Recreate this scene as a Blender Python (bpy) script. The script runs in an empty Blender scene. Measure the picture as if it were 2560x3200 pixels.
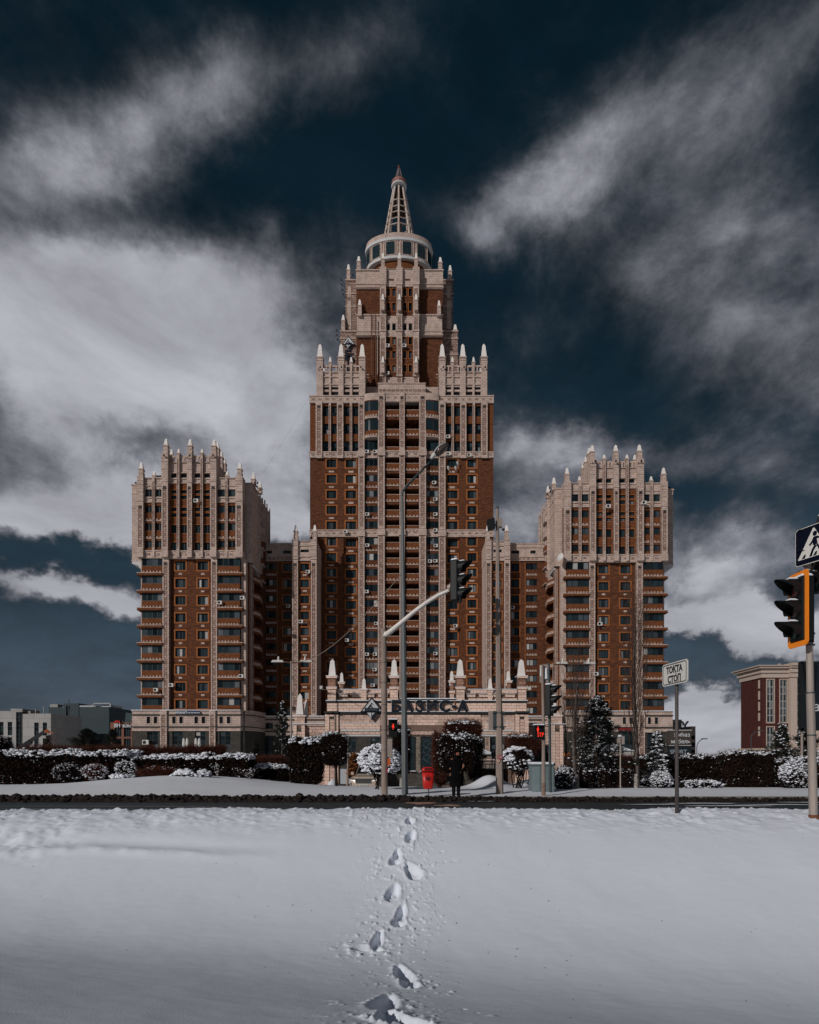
import bpy, bmesh, math, random
import numpy as np
from mathutils import Vector, Matrix
R=math.radians
random.seed(7); np.random.seed(7)
sc=bpy.context.scene; col=sc.collection
# ---------------------------------------------------------------- camera, sky, sun, exposure
ZC=1.55; FPX=1900.0; HY=2366.0; CX=1280.0
cam_d=bpy.data.cameras.new('camera'); cam=bpy.data.objects.new('camera',cam_d); col.objects.link(cam)
cam.location=(0,0,ZC); cam.rotation_euler=(R(90),0,0)
cam_d.sensor_fit='HORIZONTAL'; cam_d.sensor_width=36; cam_d.lens=36*FPX/2560; cam_d.shift_y=(HY-1600)/2560
cam_d.clip_end=9000; cam_d.clip_start=.1
sc.camera=cam
sc.view_settings.view_transform='Standard'; sc.view_settings.look='None'; sc.view_settings.gamma=1; sc.view_settings.use_curve_mapping=False
sc.view_settings.exposure=-0.42
SUN_EL=24.0; SUN_V=Vector((-.66,-.75,0)).normalized()
sl=bpy.data.lights.new('sun','SUN'); sl.energy=3.1; sl.angle=R(1.2); sl.color=(1,.95,.91)
so=bpy.data.objects.new('sun',sl); col.objects.link(so)
sd=Vector((SUN_V.x*math.cos(R(SUN_EL)),SUN_V.y*math.cos(R(SUN_EL)),math.sin(R(SUN_EL))))
so.rotation_euler=sd.to_track_quat('Z','Y').to_euler(); so.location=(0,0,200)
W=bpy.data.worlds.new('World'); sc.world=W; W.use_nodes=True
nt=W.node_tree; nt.nodes.clear(); L=nt.links.new
def N(t,**k):
    n=nt.nodes.new(t)
    for a,b in k.items(): setattr(n,a,b)
    return n
def MA(op,a,b=None,c=None,clamp=False):
    n=N('ShaderNodeMath',operation=op,use_clamp=clamp)
    for i,v in enumerate((a,b,c)):
        if v is None: continue
        if isinstance(v,(int,float)): n.inputs[i].default_value=v
        else: L(v,n.inputs[i])
    return n.outputs[0]
tc=N('ShaderNodeTexCoord'); DIR=tc.outputs['Generated']
sep=N('ShaderNodeSeparateXYZ'); L(DIR,sep.inputs[0])
sky=N('ShaderNodeTexSky',sky_type='NISHITA',sun_disc=False); sky.sun_elevation=R(SUN_EL); sky.sun_rotation=math.atan2(SUN_V.x,SUN_V.y); sky.air_density=1.0; sky.dust_density=1.0
# cloud layout: soft banks of cloud placed by direction, edges broken up with noise
yy=MA('MAXIMUM',sep.outputs[1],.12)
gu=MA('DIVIDE',sep.outputs[0],yy); gv=MA('DIVIDE',sep.outputs[2],yy)
def noise(vec,scale,detail=7,rough=.58,dist=0,lac=2.1):
    n=N('ShaderNodeTexNoise'); L(vec,n.inputs['Vector']); n.inputs['Scale'].default_value=scale
    n.inputs['Detail'].default_value=detail; n.inputs['Roughness'].default_value=rough; n.inputs['Distortion'].default_value=dist; n.inputs['Lacunarity'].default_value=lac
    return n
def mapv(vec,loc=(0,0,0),rot=(0,0,0),scl=(1,1,1),typ='POINT'):
    m=N('ShaderNodeMapping',vector_type=typ); L(vec,m.inputs['Vector'])
    m.inputs['Location'].default_value=loc; m.inputs['Rotation'].default_value=rot; m.inputs['Scale'].default_value=scl
    return m.outputs[0]
wn=noise(mapv(DIR,scl=(1,1,1.3)),3.2,6,.6)
wv=N('ShaderNodeVectorMath',operation='SUBTRACT'); L(wn.outputs['Color'],wv.inputs[0]); wv.inputs[1].default_value=(.5,.5,.5)
ws=N('ShaderNodeVectorMath',operation='SCALE'); L(wv.outputs[0],ws.inputs[0]); ws.inputs['Scale'].default_value=.34
cb=N('ShaderNodeCombineXYZ'); L(gu,cb.inputs[0]); L(gv,cb.inputs[1])
wa=N('ShaderNodeVectorMath',operation='ADD'); L(cb.outputs[0],wa.inputs[0]); L(ws.outputs[0],wa.inputs[1])
flat=N('ShaderNodeVectorMath',operation='MULTIPLY'); L(wa.outputs[0],flat.inputs[0]); flat.inputs[1].default_value=(1,1,0)
UV=flat.outputs[0]
# (x, y, rx, ry, rot deg, weight) in degrees-of-view units of a 1725 wide view
BL=[(430,190,460,140,24,.52),(200,280,330,150,22,.46),(640,130,320,110,20,.30),(130,430,300,120,10,.22),(60,60,300,90,0,.12),
 (60,640,420,160,0,.95),(330,700,330,150,-8,.85),(200,760,300,110,0,.45),(250,860,560,120,-4,.65),(560,720,240,170,0,.45),(560,900,200,140,0,.35),(500,540,200,90,-15,.25),
 (1260,320,300,120,38,.58),(1480,150,380,150,42,.42),(1120,450,200,80,38,.42),(1700,80,300,140,50,.42),
 (1620,520,400,150,-10,.46),(1440,640,300,110,-20,.30),(1680,780,260,110,-10,.50),(1600,380,300,160,20,.36),(1300,820,300,100,0,.16),(1500,880,300,80,0,.25),(1180,720,240,70,25,.20),
 (90,1090,340,105,3,1.0),(330,1085,280,85,2,.85),(90,930,330,90,0,.45),(600,1050,210,120,0,.75),(600,1120,120,60,0,.55),
 (140,1262,330,52,-11,.95),(250,1290,160,40,-12,.65),(1130,1010,150,130,10,.85),(1080,1150,100,60,0,.5),
 (1600,1165,340,66,-4,.95),(1420,1225,160,45,-10,.6),(1550,1330,260,95,0,1.25),(1480,1300,170,60,4,.7),(1660,1340,150,60,0,.5),
 (1545,1505,210,62,-4,1.35),(1480,1545,160,40,0,.7),(1700,1540,180,50,0,.7),(1450,1500,90,60,0,.5),(1250,960,280,55,8,.45),(1600,980,340,60,-2,.42),(1500,1080,260,30,2,.3),
 (130,1345,120,13,-6,.28),(820,520,220,90,0,.20),(1000,560,160,70,-30,.30),(270,1500,260,16,0,.15),(1580,1425,300,44,-3,-1.3),(1470,1268,230,34,4,-.5),(130,1185,320,36,2,-1.1),(120,1370,300,60,0,-.6),(420,1400,200,90,0,-.4),(1340,900,300,70,10,-.25)]
acc=None
for (x,y,rx,ry,rot,w) in BL:
    sx=x*2560/1725.; sy=y*2560/1725.
    u=(sx-CX)/FPX; v=(HY-sy)/FPX; ru=rx*2560/1725./FPX; rv=ry*2560/1725./FPX
    m=mapv(UV,(u,v,0),(0,0,R(rot)),(ru,rv,1),'TEXTURE')
    le=N('ShaderNodeVectorMath',operation='LENGTH'); L(m,le.inputs[0])
    mr=N('ShaderNodeMapRange',interpolation_type='SMOOTHSTEP'); L(le.outputs['Value'],mr.inputs[0])
    mr.inputs[1].default_value=0; mr.inputs[2].default_value=1.75; mr.inputs[3].default_value=w; mr.inputs[4].default_value=0
    acc=mr.outputs[0] if acc is None else MA('ADD',acc,mr.outputs[0])
back=N('ShaderNodeMapRange'); L(sep.outputs[1],back.inputs[0]); back.inputs[1].default_value=.55; back.inputs[2].default_value=.1; back.inputs[3].default_value=0; back.inputs[4].default_value=.45
acc=MA('ADD',acc,back.outputs[0])
n2=noise(mapv(DIR,rot=(0,R(-18),0),scl=(1,1,1.55)),3.1,10,.62,.25)
n3=noise(mapv(DIR,rot=(0,R(-22),0),scl=(1,1,1.25)),8.5,10,.66,.25)
f1=MA('MULTIPLY_ADD',n2.outputs[0],1.45,-.73); f2=MA('MULTIPLY_ADD',n3.outputs[0],.95,-.475)
tot=MA('ADD',MA('ADD',acc,f1),f2)
dn=N('ShaderNodeMapRange',interpolation_type='SMOOTHSTEP'); L(tot,dn.inputs[0]); dn.inputs[1].default_value=-.05; dn.inputs[2].default_value=1.35
dens=dn.outputs[0]
tint=N('ShaderNodeMix',data_type='RGBA',blend_type='MULTIPLY'); tint.inputs['Factor'].default_value=1
L(sky.outputs[0],tint.inputs['A']); tint.inputs['B'].default_value=(.035,.040,.042,1)
cr=N('ShaderNodeValToRGB'); L(dens,cr.inputs[0]); e=cr.color_ramp.elements
e[0].position=0; e[0].color=(.30,.42,.55,1); e[1].position=1; e[1].color=(5.9,6.0,6.6,1)
for p,c in ((.25,(1.0,1.12,1.35)),(.5,(2.1,2.15,2.5)),(.75,(3.6,3.65,4.2))):
    q=e.new(p); q.color=(*c,1)
elv=N('ShaderNodeValToRGB'); L(MA('ABSOLUTE',sep.outputs[2]),elv.inputs[0]); ee=elv.color_ramp.elements
ee[0].position=0; ee[0].color=(1.05,1.32,1.72,1); ee[1].position=.75; ee[1].color=(.020,.125,.21,1)
for p,c in ((.10,(.72,1.0,1.38)),(.25,(.25,.50,.73)),(.42,(.065,.235,.37)),(.58,(.030,.140,.235))):
    q=ee.new(p); q.color=(*c,1)
ad=N('ShaderNodeMix',data_type='RGBA',blend_type='ADD'); ad.inputs['Factor'].default_value=1; L(tint.outputs['Result'],ad.inputs['A']); L(elv.outputs[0],ad.inputs['B'])
mx=N('ShaderNodeMix',data_type='RGBA'); L(MA('POWER',dens,.72),mx.inputs['Factor']); L(ad.outputs['Result'],mx.inputs['A']); L(cr.outputs[0],mx.inputs['B'])
n4=noise(mapv(DIR,rot=(0,R(25),0),scl=(1,1,2.2)),4.5,7,.6,.3); vr=N('ShaderNodeMapRange'); L(n4.outputs[0],vr.inputs[0]); vr.inputs[1].default_value=.3; vr.inputs[2].default_value=.68; vr.inputs[3].default_value=.66; vr.inputs[4].default_value=1.12
vm=N('ShaderNodeVectorMath',operation='SCALE'); L(mx.outputs['Result'],vm.inputs[0]); L(vr.outputs[0],vm.inputs['Scale'])
bg=N('ShaderNodeBackground'); L(vm.outputs[0],bg.inputs[0]); bg.inputs[1].default_value=.10
wo=N('ShaderNodeOutputWorld'); L(bg.outputs[0],wo.inputs[0])
W.cycles.sampling_method='MANUAL'; W.cycles.sample_map_resolution=512
sc.cycles.max_bounces=5; sc.cycles.diffuse_bounces=3; sc.cycles.glossy_bounces=3; sc.cycles.transparent_max_bounces=6; sc.cycles.transmission_bounces=3
# ---------------------------------------------------------------- materials
MATS={}
def mat(name,c,rough=.85,spec=.3,metal=0,var=0,vs=3.0,c2=None,bump=0,bs=20,emit=None,es=0,blocks=None,rnd=0,coat=0,streak=0):
    if name in MATS: return MATS[name]
    m=bpy.data.materials.new(name); m.use_nodes=True; t=m.node_tree; b=t.nodes['Principled BSDF']; K=t.links.new
    b.inputs['Base Color'].default_value=(*c,1); b.inputs['Roughness'].default_value=rough; b.inputs['Specular IOR Level'].default_value=spec; b.inputs['Metallic'].default_value=metal
    if coat: b.inputs['Coat Weight'].default_value=coat
    geo=t.nodes.new('ShaderNodeNewGeometry'); out=None; P=geo.outputs['Position']
    if blocks:
        bw,bh,mo,mc,bc=blocks
        s=t.nodes.new('ShaderNodeSeparateXYZ'); K(P,s.inputs[0]); ad=t.nodes.new('ShaderNodeMath'); ad.operation='ADD'; K(s.outputs[0],ad.inputs[0]); K(s.outputs[1],ad.inputs[1])
        cx=t.nodes.new('ShaderNodeCombineXYZ'); K(ad.outputs[0],cx.inputs[0]); K(s.outputs[2],cx.inputs[1])
        br=t.nodes.new('ShaderNodeTexBrick'); K(cx.outputs[0],br.inputs['Vector']); br.inputs['Scale'].default_value=1
        br.inputs['Brick Width'].default_value=bw; br.inputs['Row Height'].default_value=bh; br.inputs['Mortar Size'].default_value=mo; br.inputs['Mortar Smooth'].default_value=.3
        br.inputs['Color1'].default_value=(*c,1); br.inputs['Color2'].default_value=(*bc,1); br.inputs['Mortar'].default_value=(*mc,1); out=br.outputs['Color']
        bumpsrc=br.outputs['Fac']
    if var or c2:
        n=t.nodes.new('ShaderNodeTexNoise'); K(P,n.inputs['Vector']); n.inputs['Scale'].default_value=vs; n.inputs['Detail'].default_value=6; n.inputs['Roughness'].default_value=.65
        if streak:
            mp=t.nodes.new('ShaderNodeMapping'); K(P,mp.inputs[0]); mp.inputs['Scale'].default_value=(1,1,streak); K(mp.outputs[0],n.inputs['Vector'])
        r=t.nodes.new('ShaderNodeMapRange'); K(n.outputs[0],r.inputs[0]); r.inputs[1].default_value=.3; r.inputs[2].default_value=.7
        x=t.nodes.new('ShaderNodeMix'); x.data_type='RGBA'
        if c2:
            x.inputs['B'].default_value=(*c2,1); K(r.outputs[0],x.inputs['Factor'])
            if out: K(out,x.inputs['A'])
            else: x.inputs['A'].default_value=(*c,1)
        else:
            x.blend_type='MULTIPLY'; x.inputs['Factor'].default_value=1
            r.inputs[3].default_value=1-var; r.inputs[4].default_value=1+var*.6
            if out: K(out,x.inputs['A'])
            else: x.inputs['A'].default_value=(*c,1)
            K(r.outputs[0],x.inputs['B'])
        out=x.outputs['Result']
    if rnd:
        oi=t.nodes.new('ShaderNodeObjectInfo'); r=t.nodes.new('ShaderNodeMapRange'); K(oi.outputs['Random'],r.inputs[0]); r.inputs[3].default_value=1-rnd; r.inputs[4].default_value=1+rnd
        x=t.nodes.new('ShaderNodeMix'); x.data_type='RGBA'; x.blend_type='MULTIPLY'; x.inputs['Factor'].default_value=1
        if out: K(out,x.inputs['A'])
        else: x.inputs['A'].default_value=(*c,1)
        K(r.outputs[0],x.inputs['B']); out=x.outputs['Result']
    if out: K(out,b.inputs['Base Color'])
    if bump:
        n=t.nodes.new('ShaderNodeTexNoise'); K(P,n.inputs['Vector']); n.inputs['Scale'].default_value=bs; n.inputs['Detail'].default_value=5
        bp=t.nodes.new('ShaderNodeBump'); bp.inputs['Distance'].default_value=bump; bp.inputs['Strength'].default_value=1; K(n.outputs[0],bp.inputs['Height']); K(bp.outputs[0],b.inputs['Normal'])
    if emit:
        b.inputs['Emission Color'].default_value=(*emit,1); b.inputs['Emission Strength'].default_value=es
    MATS[name]=m; return m
stone=mat('pale_stone',(.57,.44,.378),.9,.2,var=.26,vs=.9,blocks=(.8,.4,.035,(.30,.22,.18),(.50,.385,.33)),bump=.03,bs=6)
rough_stone=mat('rough_stone',(.43,.31,.26),.95,.15,var=.45,vs=3.2,blocks=(.8,.4,.05,(.16,.10,.08),(.28,.18,.145)),bump=.12,bs=5)
brick=mat('brown_brick',(.165,.060,.026),.9,.15,var=.42,vs=1.1,blocks=(.5,.15,.012,(.075,.036,.024),(.088,.032,.016)),bump=.02,bs=8,streak=2.5)
brick_o=mat('orange_brick',(.205,.072,.026),.9,.15,var=.34,vs=1.6,blocks=(.5,.15,.012,(.11,.045,.024),(.135,.045,.018)),streak=3)
trim_o=mat('orange_trim',(.31,.108,.036),.85,.2,var=.2,vs=4)
dark_stone=mat('dark_green_stone',(.060,.054,.046),.8,.3,var=.45,vs=1.5,blocks=(.8,.4,.02,(.03,.028,.025),(.045,.042,.037)))
ledge_m=mat('dark_ledge',(.030,.030,.030),.7,.3,var=.3)
white_conc=mat('white_concrete',(.80,.75,.71),.8,.2,var=.12,vs=2)
white_edge=mat('white_soffit',(.55,.55,.55),.8,.2,var=.1)
frame_m=mat('dark_frame',(.010,.013,.015),.5,.4)
wframe_m=mat('pale_frame',(.38,.36,.34),.5,.4)
glass=[mat('glass_deep',(.006,.012,.015),.06,.5,rnd=.5),mat('glass_teal',(.016,.030,.036),.08,.6,rnd=.4),mat('glass_slate',(.050,.066,.078),.12,.5,rnd=.4),
       mat('glass_curtain',(.17,.18,.19),.25,.5,rnd=.35,var=.3,vs=2,streak=.1),mat('glass_blind',(.42,.40,.38),.3,.5,rnd=.2)]
loggia_m=mat('loggia_shaded_brick',(.10,.034,.013),.9,.1,var=.3,vs=1)  # brick darkened for the shade inside loggias and under balconies
snow=mat('snow',(.72,.76,.84),.85,.2,bump=.0022,bs=70)
snow_far=mat('snow_far',(.76,.785,.84),.9,.2)
white_box=mat('white_plastic',(.60,.58,.55),.5,.4)
black=mat('black_plastic',(.006,.007,.008),.55,.3)
galv=mat('galvanised_steel',(.34,.285,.25),.55,.4,.15,var=.22,vs=7,streak=.12)
conc_pole=mat('concrete_pole_grey',(.30,.235,.20),.8,.25,var=.28,vs=6,streak=.2)
steel_d=mat('dark_steel',(.060,.080,.088),.5,.4,.3,var=.25,vs=5)
red_m=mat('red_paint',(.50,.012,.008),.45,.5,rnd=.1)
copper=mat('rusty_steel',(.16,.062,.035),.7,.3)
# ---------------------------------------------------------------- mesh helpers
def tag(o,label=None,cat=None,group=None,kind=None):
    if label: o['label']=label
    if cat: o['category']=cat
    if group: o['group']=group
    if kind: o['kind']=kind
    return o
def empty(name,loc,label=None,cat=None,group=None):
    o=bpy.data.objects.new(name,None); o.empty_display_size=.3; col.objects.link(o); o.location=loc
    return tag(o,label,cat,group)
def wloc(o):
    v=Vector((0,0,0))
    while o is not None: v+=o.location; o=o.parent
    return v
class MB:
    def __init__(s): s.v=[]; s.f=[]; s.m=[]
    def quad(s,a,b,c,d,m=0):
        n=len(s.v); s.v+=[tuple(a),tuple(b),tuple(c),tuple(d)]; s.f.append((n,n+1,n+2,n+3)); s.m.append(m)
    def box(s,x0,x1,y0,y1,z0,z1,m=0,tx=0,ty=0):
        if x0>x1: x0,x1=x1,x0
        if y0>y1: y0,y1=y1,y0
        if z0>z1: z0,z1=z1,z0
        n=len(s.v)
        s.v+=[(x0,y0,z0),(x1,y0,z0),(x1,y1,z0),(x0,y1,z0),(x0+tx,y0+ty,z1),(x1-tx,y0+ty,z1),(x1-tx,y1-ty,z1),(x0+tx,y1-ty,z1)]
        for f in ((3,2,1,0),(4,5,6,7),(0,1,5,4),(1,2,6,5),(2,3,7,6),(3,0,4,7)): s.f.append(tuple(n+i for i in f)); s.m.append(m)
        return s
    def tube(s,p0,p1,r0,r1=None,k=8,m=0,cap=True,ph=0):
        r1=r0 if r1 is None else r1
        p0=Vector(p0); p1=Vector(p1); d=(p1-p0).normalized(); a=d.orthogonal().normalized() if abs(d.z)<.99 else Vector((1,0,0)); b=d.cross(a)
        n=len(s.v)
        for p,r in ((p0,r0),(p1,r1)):
            for i in range(k):
                t=2*math.pi*i/k+ph; s.v.append(tuple(p+(a*math.cos(t)+b*math.sin(t))*r))
        for i in range(k):
            j=(i+1)%k; s.f.append((n+i,n+j,n+k+j,n+k+i)); s.m.append(m)
        if cap: s.f.append(tuple(range(n+k-1,n-1,-1))); s.f.append(tuple(range(n+k,n+2*k))); s.m+=[m,m]
        return s
    def path(s,pts,rs,k=8,m=0):
        pts=[Vector(p) for p in pts]; n=len(s.v)
        if isinstance(rs,(int,float)): rs=[rs]*len(pts)
        up=Vector((0,0,1))
        for i,p in enumerate(pts):
            d=(pts[min(i+1,len(pts)-1)]-pts[max(i-1,0)]).normalized()
            a=d.cross(up) if abs(d.z)<.95 else d.cross(Vector((0,1,0))); a.normalize(); b=d.cross(a)
            for q in range(k):
                t=2*math.pi*q/k; s.v.append(tuple(p+(a*math.cos(t)+b*math.sin(t))*rs[i]))
        for i in range(len(pts)-1):
            for q in range(k):
                j=(q+1)%k; s.f.append((n+i*k+q,n+i*k+j,n+(i+1)*k+j,n+(i+1)*k+q)); s.m.append(m)
        s.f.append(tuple(range(n+k-1,n-1,-1))); e=n+(len(pts)-1)*k; s.f.append(tuple(range(e,e+k))); s.m+=[m,m]
        return s
    def lathe(s,cx,cy,prof,k=24,m=0,ey=1.0,a0=0,a1=2*math.pi):
        n=len(s.v); full=abs(a1-a0-2*math.pi)<1e-6; kk=k if full else k+1
        for (r,z) in prof:
            for i in range(kk):
                t=a0+(a1-a0)*i/k; s.v.append((cx+r*math.cos(t),cy+r*math.sin(t)*ey,z))
        for j in range(len(prof)-1):
            for i in range(k):
                i2=(i+1)%kk; s.f.append((n+j*kk+i,n+j*kk+i2,n+(j+1)*kk+i2,n+(j+1)*kk+i)); s.m.append(m)
        return s
    def prism(s,pts,y0,y1,m=0):   # outline in x,z extruded along y
        n=len(s.v); k=len(pts)
        s.v+=[(p[0],y0,p[1]) for p in pts]+[(p[0],y1,p[1]) for p in pts]
        s.f.append(tuple(range(n,n+k))); s.f.append(tuple(range(n+2*k-1,n+k-1,-1))); s.m+=[m,m]
        for i in range(k):
            j=(i+1)%k; s.f.append((n+i,n+j,n+k+j,n+k+i)); s.m.append(m)
        return s
    def wall(s,x0,x1,z0,z1,y,holes,dep,m=0,mr=None,mp=None):
        # sheet in the x-z plane with rectangular holes and reveals 'dep' deep
        mr=m if mr is None else mr; mp=mp or (lambda u,d,z:(u,y+d,z))
        if x0>x1: x0,x1=x1,x0
        hs=[(min(a,b),max(a,b),min(c,d),max(c,d)) for a,b,c,d in holes]
        hs=[(max(a,x0),min(b,x1),max(c,z0),min(d,z1)) for a,b,c,d in hs]
        xs=sorted({x0,x1,*[round(h[0],4) for h in hs],*[round(h[1],4) for h in hs]}); zs=sorted({z0,z1,*[round(h[2],4) for h in hs],*[round(h[3],4) for h in hs]})
        for j in range(len(zs)-1):
            zc=(zs[j]+zs[j+1])/2; run=None
            row=[h for h in hs if h[2]<zc<h[3]]
            for i in range(len(xs)-1):
                xc=(xs[i]+xs[i+1])/2; solid=not any(h[0]<xc<h[1] for h in row)
                if solid and run is None: run=xs[i]
                if (not solid or i==len(xs)-2) and run is not None:
                    e=xs[i+1] if solid else xs[i]
                    s.quad(mp(run,0,zs[j]),mp(e,0,zs[j]),mp(e,0,zs[j+1]),mp(run,0,zs[j+1]),m); run=None
        for a,b,c,d in hs:
            s.quad(mp(a,0,c),mp(a,dep,c),mp(a,dep,d),mp(a,0,d),mr); s.quad(mp(b,0,c),mp(b,0,d),mp(b,dep,d),mp(b,dep,c),mr)
            s.quad(mp(a,0,d),mp(b,0,d),mp(b,dep,d),mp(a,dep,d),mr); s.quad(mp(a,0,c),mp(a,dep,c),mp(b,dep,c),mp(b,0,c),mr)
    def mesh(s,name,mats,org=(0,0,0),smooth=False):
        me=bpy.data.meshes.new(name); o=org
        me.from_pydata([(v[0]-o[0],v[1]-o[1],v[2]-o[2]) for v in s.v],[],s.f)
        for m in (mats if isinstance(mats,(list,tuple)) else [mats]): me.materials.append(m)
        if any(s.m): me.polygons.foreach_set('material_index',s.m)
        if smooth: me.polygons.foreach_set('use_smooth',[True]*len(s.f))
        me.update(); return me
    def build(s,name,mats,parent=None,smooth=False,bevel=0,org=None):
        if not s.v: return None
        if org is None:
            a=np.array(s.v); org=((a[:,0].min()+a[:,0].max())/2,(a[:,1].min()+a[:,1].max())/2,a[:,2].min())
        me=s.mesh(name,mats,org,smooth); o=bpy.data.objects.new(name,me); col.objects.link(o); o.location=org
        if parent is not None: o.location=Vector(org)-wloc(parent); o.parent=parent
        if bevel:
            bm=o.modifiers.new('bevel','BEVEL'); bm.width=bevel; bm.segments=2; bm.limit_method='ANGLE'
        return o
def inst(name,me,parent,loc):
    o=bpy.data.objects.new(name,me); col.objects.link(o); o.location=Vector(loc)-(wloc(parent) if parent else Vector()); o.parent=parent; return o
def copy_tree(o,parent=None):
    c=o.copy(); col.objects.link(c); c.parent=parent
    for ch in o.children: copy_tree(ch,c)
    return c
class F:
    def __init__(s,D): s.D=D; s.s=FPX/D
    def X(s,px): return (px-CX)/s.s
    def Z(s,py): return ZC+(HY-py)/s.s
TXT={}
def text_mesh(t,size,depth,bold=0,mats=None,name='lettering',xs=1.0,align='CENTER'):
    cu=bpy.data.curves.new('t','FONT'); cu.body=t; cu.size=size; cu.extrude=depth; cu.offset=bold; cu.align_x=align; cu.resolution_u=3
    ob=bpy.data.objects.new('t',cu); col.objects.link(ob); dg=bpy.context.evaluated_depsgraph_get(); dg.update()
    me=bpy.data.meshes.new_from_object(ob.evaluated_get(dg)); me.name=name
    me.transform(Matrix.Rotation(R(90),4,'X')@Matrix.Diagonal((xs,1,1,1)))
    me.materials.clear(); me.materials.append(mats); bpy.data.objects.remove(ob); return me
# ---------------------------------------------------------------- lettering meshes (made first, used later)
navy=mat('navy_sign',(.006,.010,.020),.35,.5); pale_let=mat('pale_lettering',(.55,.56,.58),.6,.3); dark_let=mat('dark_lettering',(.02,.025,.035),.6,.3)
led=mat('red_led',(.3,.01,.005),.5,.3,emit=(1,.045,.018),es=1.25)
def TX(k,*a,**b): TXT[k]=text_mesh(*a,**b)
LAT={'А':'A','С':'C'}   # same letter shapes; the Latin outlines thicken evenly
for ch in 'БАЗИС-': TX('b'+ch,LAT.get(ch,ch),1.0,.03,.034,navy,'letter')
TX('bazis','БAЗИC',.19,.006,.001,mat('dim_lettering',(.12,.14,.17),.6,.3),xs=1.2)
TX('aman','AMAHAT',.66,.02,.02,pale_let,xs=.8); TX('aman2','өнер орталығы',.38,.02,.012,pale_let,xs=.95)
TX('E','Б',3.0,.12,.10,navy,'letter'); TX('A','A',3.0,.12,.10,navy,'letter')
TX('BH','BH',1.35,.1,.02,pale_let,xs=.8); TX('BURO','BÜRO',.86,.1,.02,pale_let)
TX('z1','жиһаз',1.0,.03,.008,pale_let); TX('z2','мебель',1.0,.03,.008,pale_let); TX('z3','SPORT',1.1,.03,.02,mat('grey_lettering',(.22,.27,.30),.6,.3))
TX('ui','Үйі',2.6,.12,.05,mat('steel_lettering',(.12,.15,.17),.5,.3))
TX('stp','STP',.23,.006,.001,led,xs=.72)
TX('s1','TOҚTA',.155,.002,.0045,dark_let,xs=.86); TX('s2','CTOП',.155,.002,.0045,dark_let,xs=.86)
TX('te','te',.62,.01,.02,navy); TX('nomad','NOMAD',.72,.04,.04,mat('dark_red_sign',(.22,.012,.016),.6,.3)); TX('do','ДО',.5,.02,.03,mat('orange_lettering',(.6,.2,.03),.6,.3))
TX('ay','ау',.5,.004,.004,pale_let)
TX('plate','200 ADA 01',.085,.002,.002,dark_let)
TX('st1','АКЦИЯ',.05,.001,.001,pale_let)
# ---------------------------------------------------------------- window, pinnacle and trim builders
WM={}
def window(root,x0,x1,z0,z1,y,cols=3,rows=1,ft=.07,mix=(50,30,12,6,2),name='window',fm=None,panes=True,widths=None):
    if x0>x1: x0,x1=x1,x0
    if z0>z1: z0,z1=z1,z0
    w=round(x1-x0,2); h=round(z1-z0,2); fm=fm or frame_m
    key=(w,h,cols,rows,ft,fm.name,panes,widths)
    wd=widths or tuple([1]*cols); tot=sum(wd)
    cells=[]; u=-w/2
    for c in range(cols):
        cw=w*wd[c]/tot
        for r in range(rows): cells.append((u,u+cw,h*r/rows,h*(r+1)/rows))
        u+=cw
    if key not in WM:
        b=MB()
        b.box(-w/2,w/2,0,.12,0,ft); b.box(-w/2,w/2,0,.12,h-ft,h); b.box(-w/2,-w/2+ft,0,.12,ft,h-ft); b.box(w/2-ft,w/2,0,.12,ft,h-ft)
        for (a,c,d,e) in cells[::rows][1:]: b.box(a-ft*.6,a+ft*.6,.01,.11,ft,h-ft)
        for r in range(1,rows): b.box(-w/2+ft,w/2-ft,.015,.105,h*r/rows-ft*.5,h*r/rows+ft*.5)
        b.box(-w/2+ft,w/2-ft,.13,.16,ft*.5,h-ft*.5)
        WM[key]=b.mesh(name,fm)
    o=inst(name,WM[key],root,((x0+x1)/2,y,z0))
    for ci,(a,c,d,e) in enumerate(cells):
        if not panes and ci: break
        if not panes: a,c,d,e=-w/2,w/2,0,h
        g=random.choices(range(5),mix)[0]
        k2=('p',round(c-a,2),round(e-d,2),ft,g)
        if k2 not in WM:
            b=MB(); b.box(-(c-a)/2+ft*.5,(c-a)/2-ft*.5,0,.03,ft*.5,(e-d)-ft*.5); WM[k2]=b.mesh('pane',glass[g])
        inst('pane',WM[k2],o,((x0+x1)/2+(a+c)/2,y+.055,z0+d))
    return o
def surround(root,x0,x1,z0,z1,y,t=.28,m=None,d=.06):
    if x0>x1: x0,x1=x1,x0
    key=('s',round(x1-x0,2),round(z1-z0,2),t,(m or trim_o).name,d)
    if key not in WM:
        w=x1-x0; h=z1-z0; b=MB()
        b.box(-w/2-t,w/2+t,-d,.05,h,h+t); b.box(-w/2-t,w/2+t,-d,.05,-t,0); b.box(-w/2-t,-w/2,-d,.05,0,h); b.box(w/2,w/2+t,-d,.05,0,h)
        WM[key]=b.mesh('window_surround',m or trim_o)
    return inst('window_surround',WM[key],root,((x0+x1)/2,y,z0))
def box_part(name,root,x0,x1,y0,y1,z0,z1,m,bevel=0):
    x0,x1=sorted((x0,x1)); z0,z1=sorted((z0,z1)); y0,y1=sorted((y0,y1))
    key=('b',name,round(x1-x0,2),round(y1-y0,2),round(z1-z0,2),m.name)
    if key not in WM:
        b=MB(); b.box(-(x1-x0)/2,(x1-x0)/2,0,y1-y0,0,z1-z0); WM[key]=b.mesh(name,m)
    return inst(name,WM[key],root,((x0+x1)/2,y0,z0))
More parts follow.
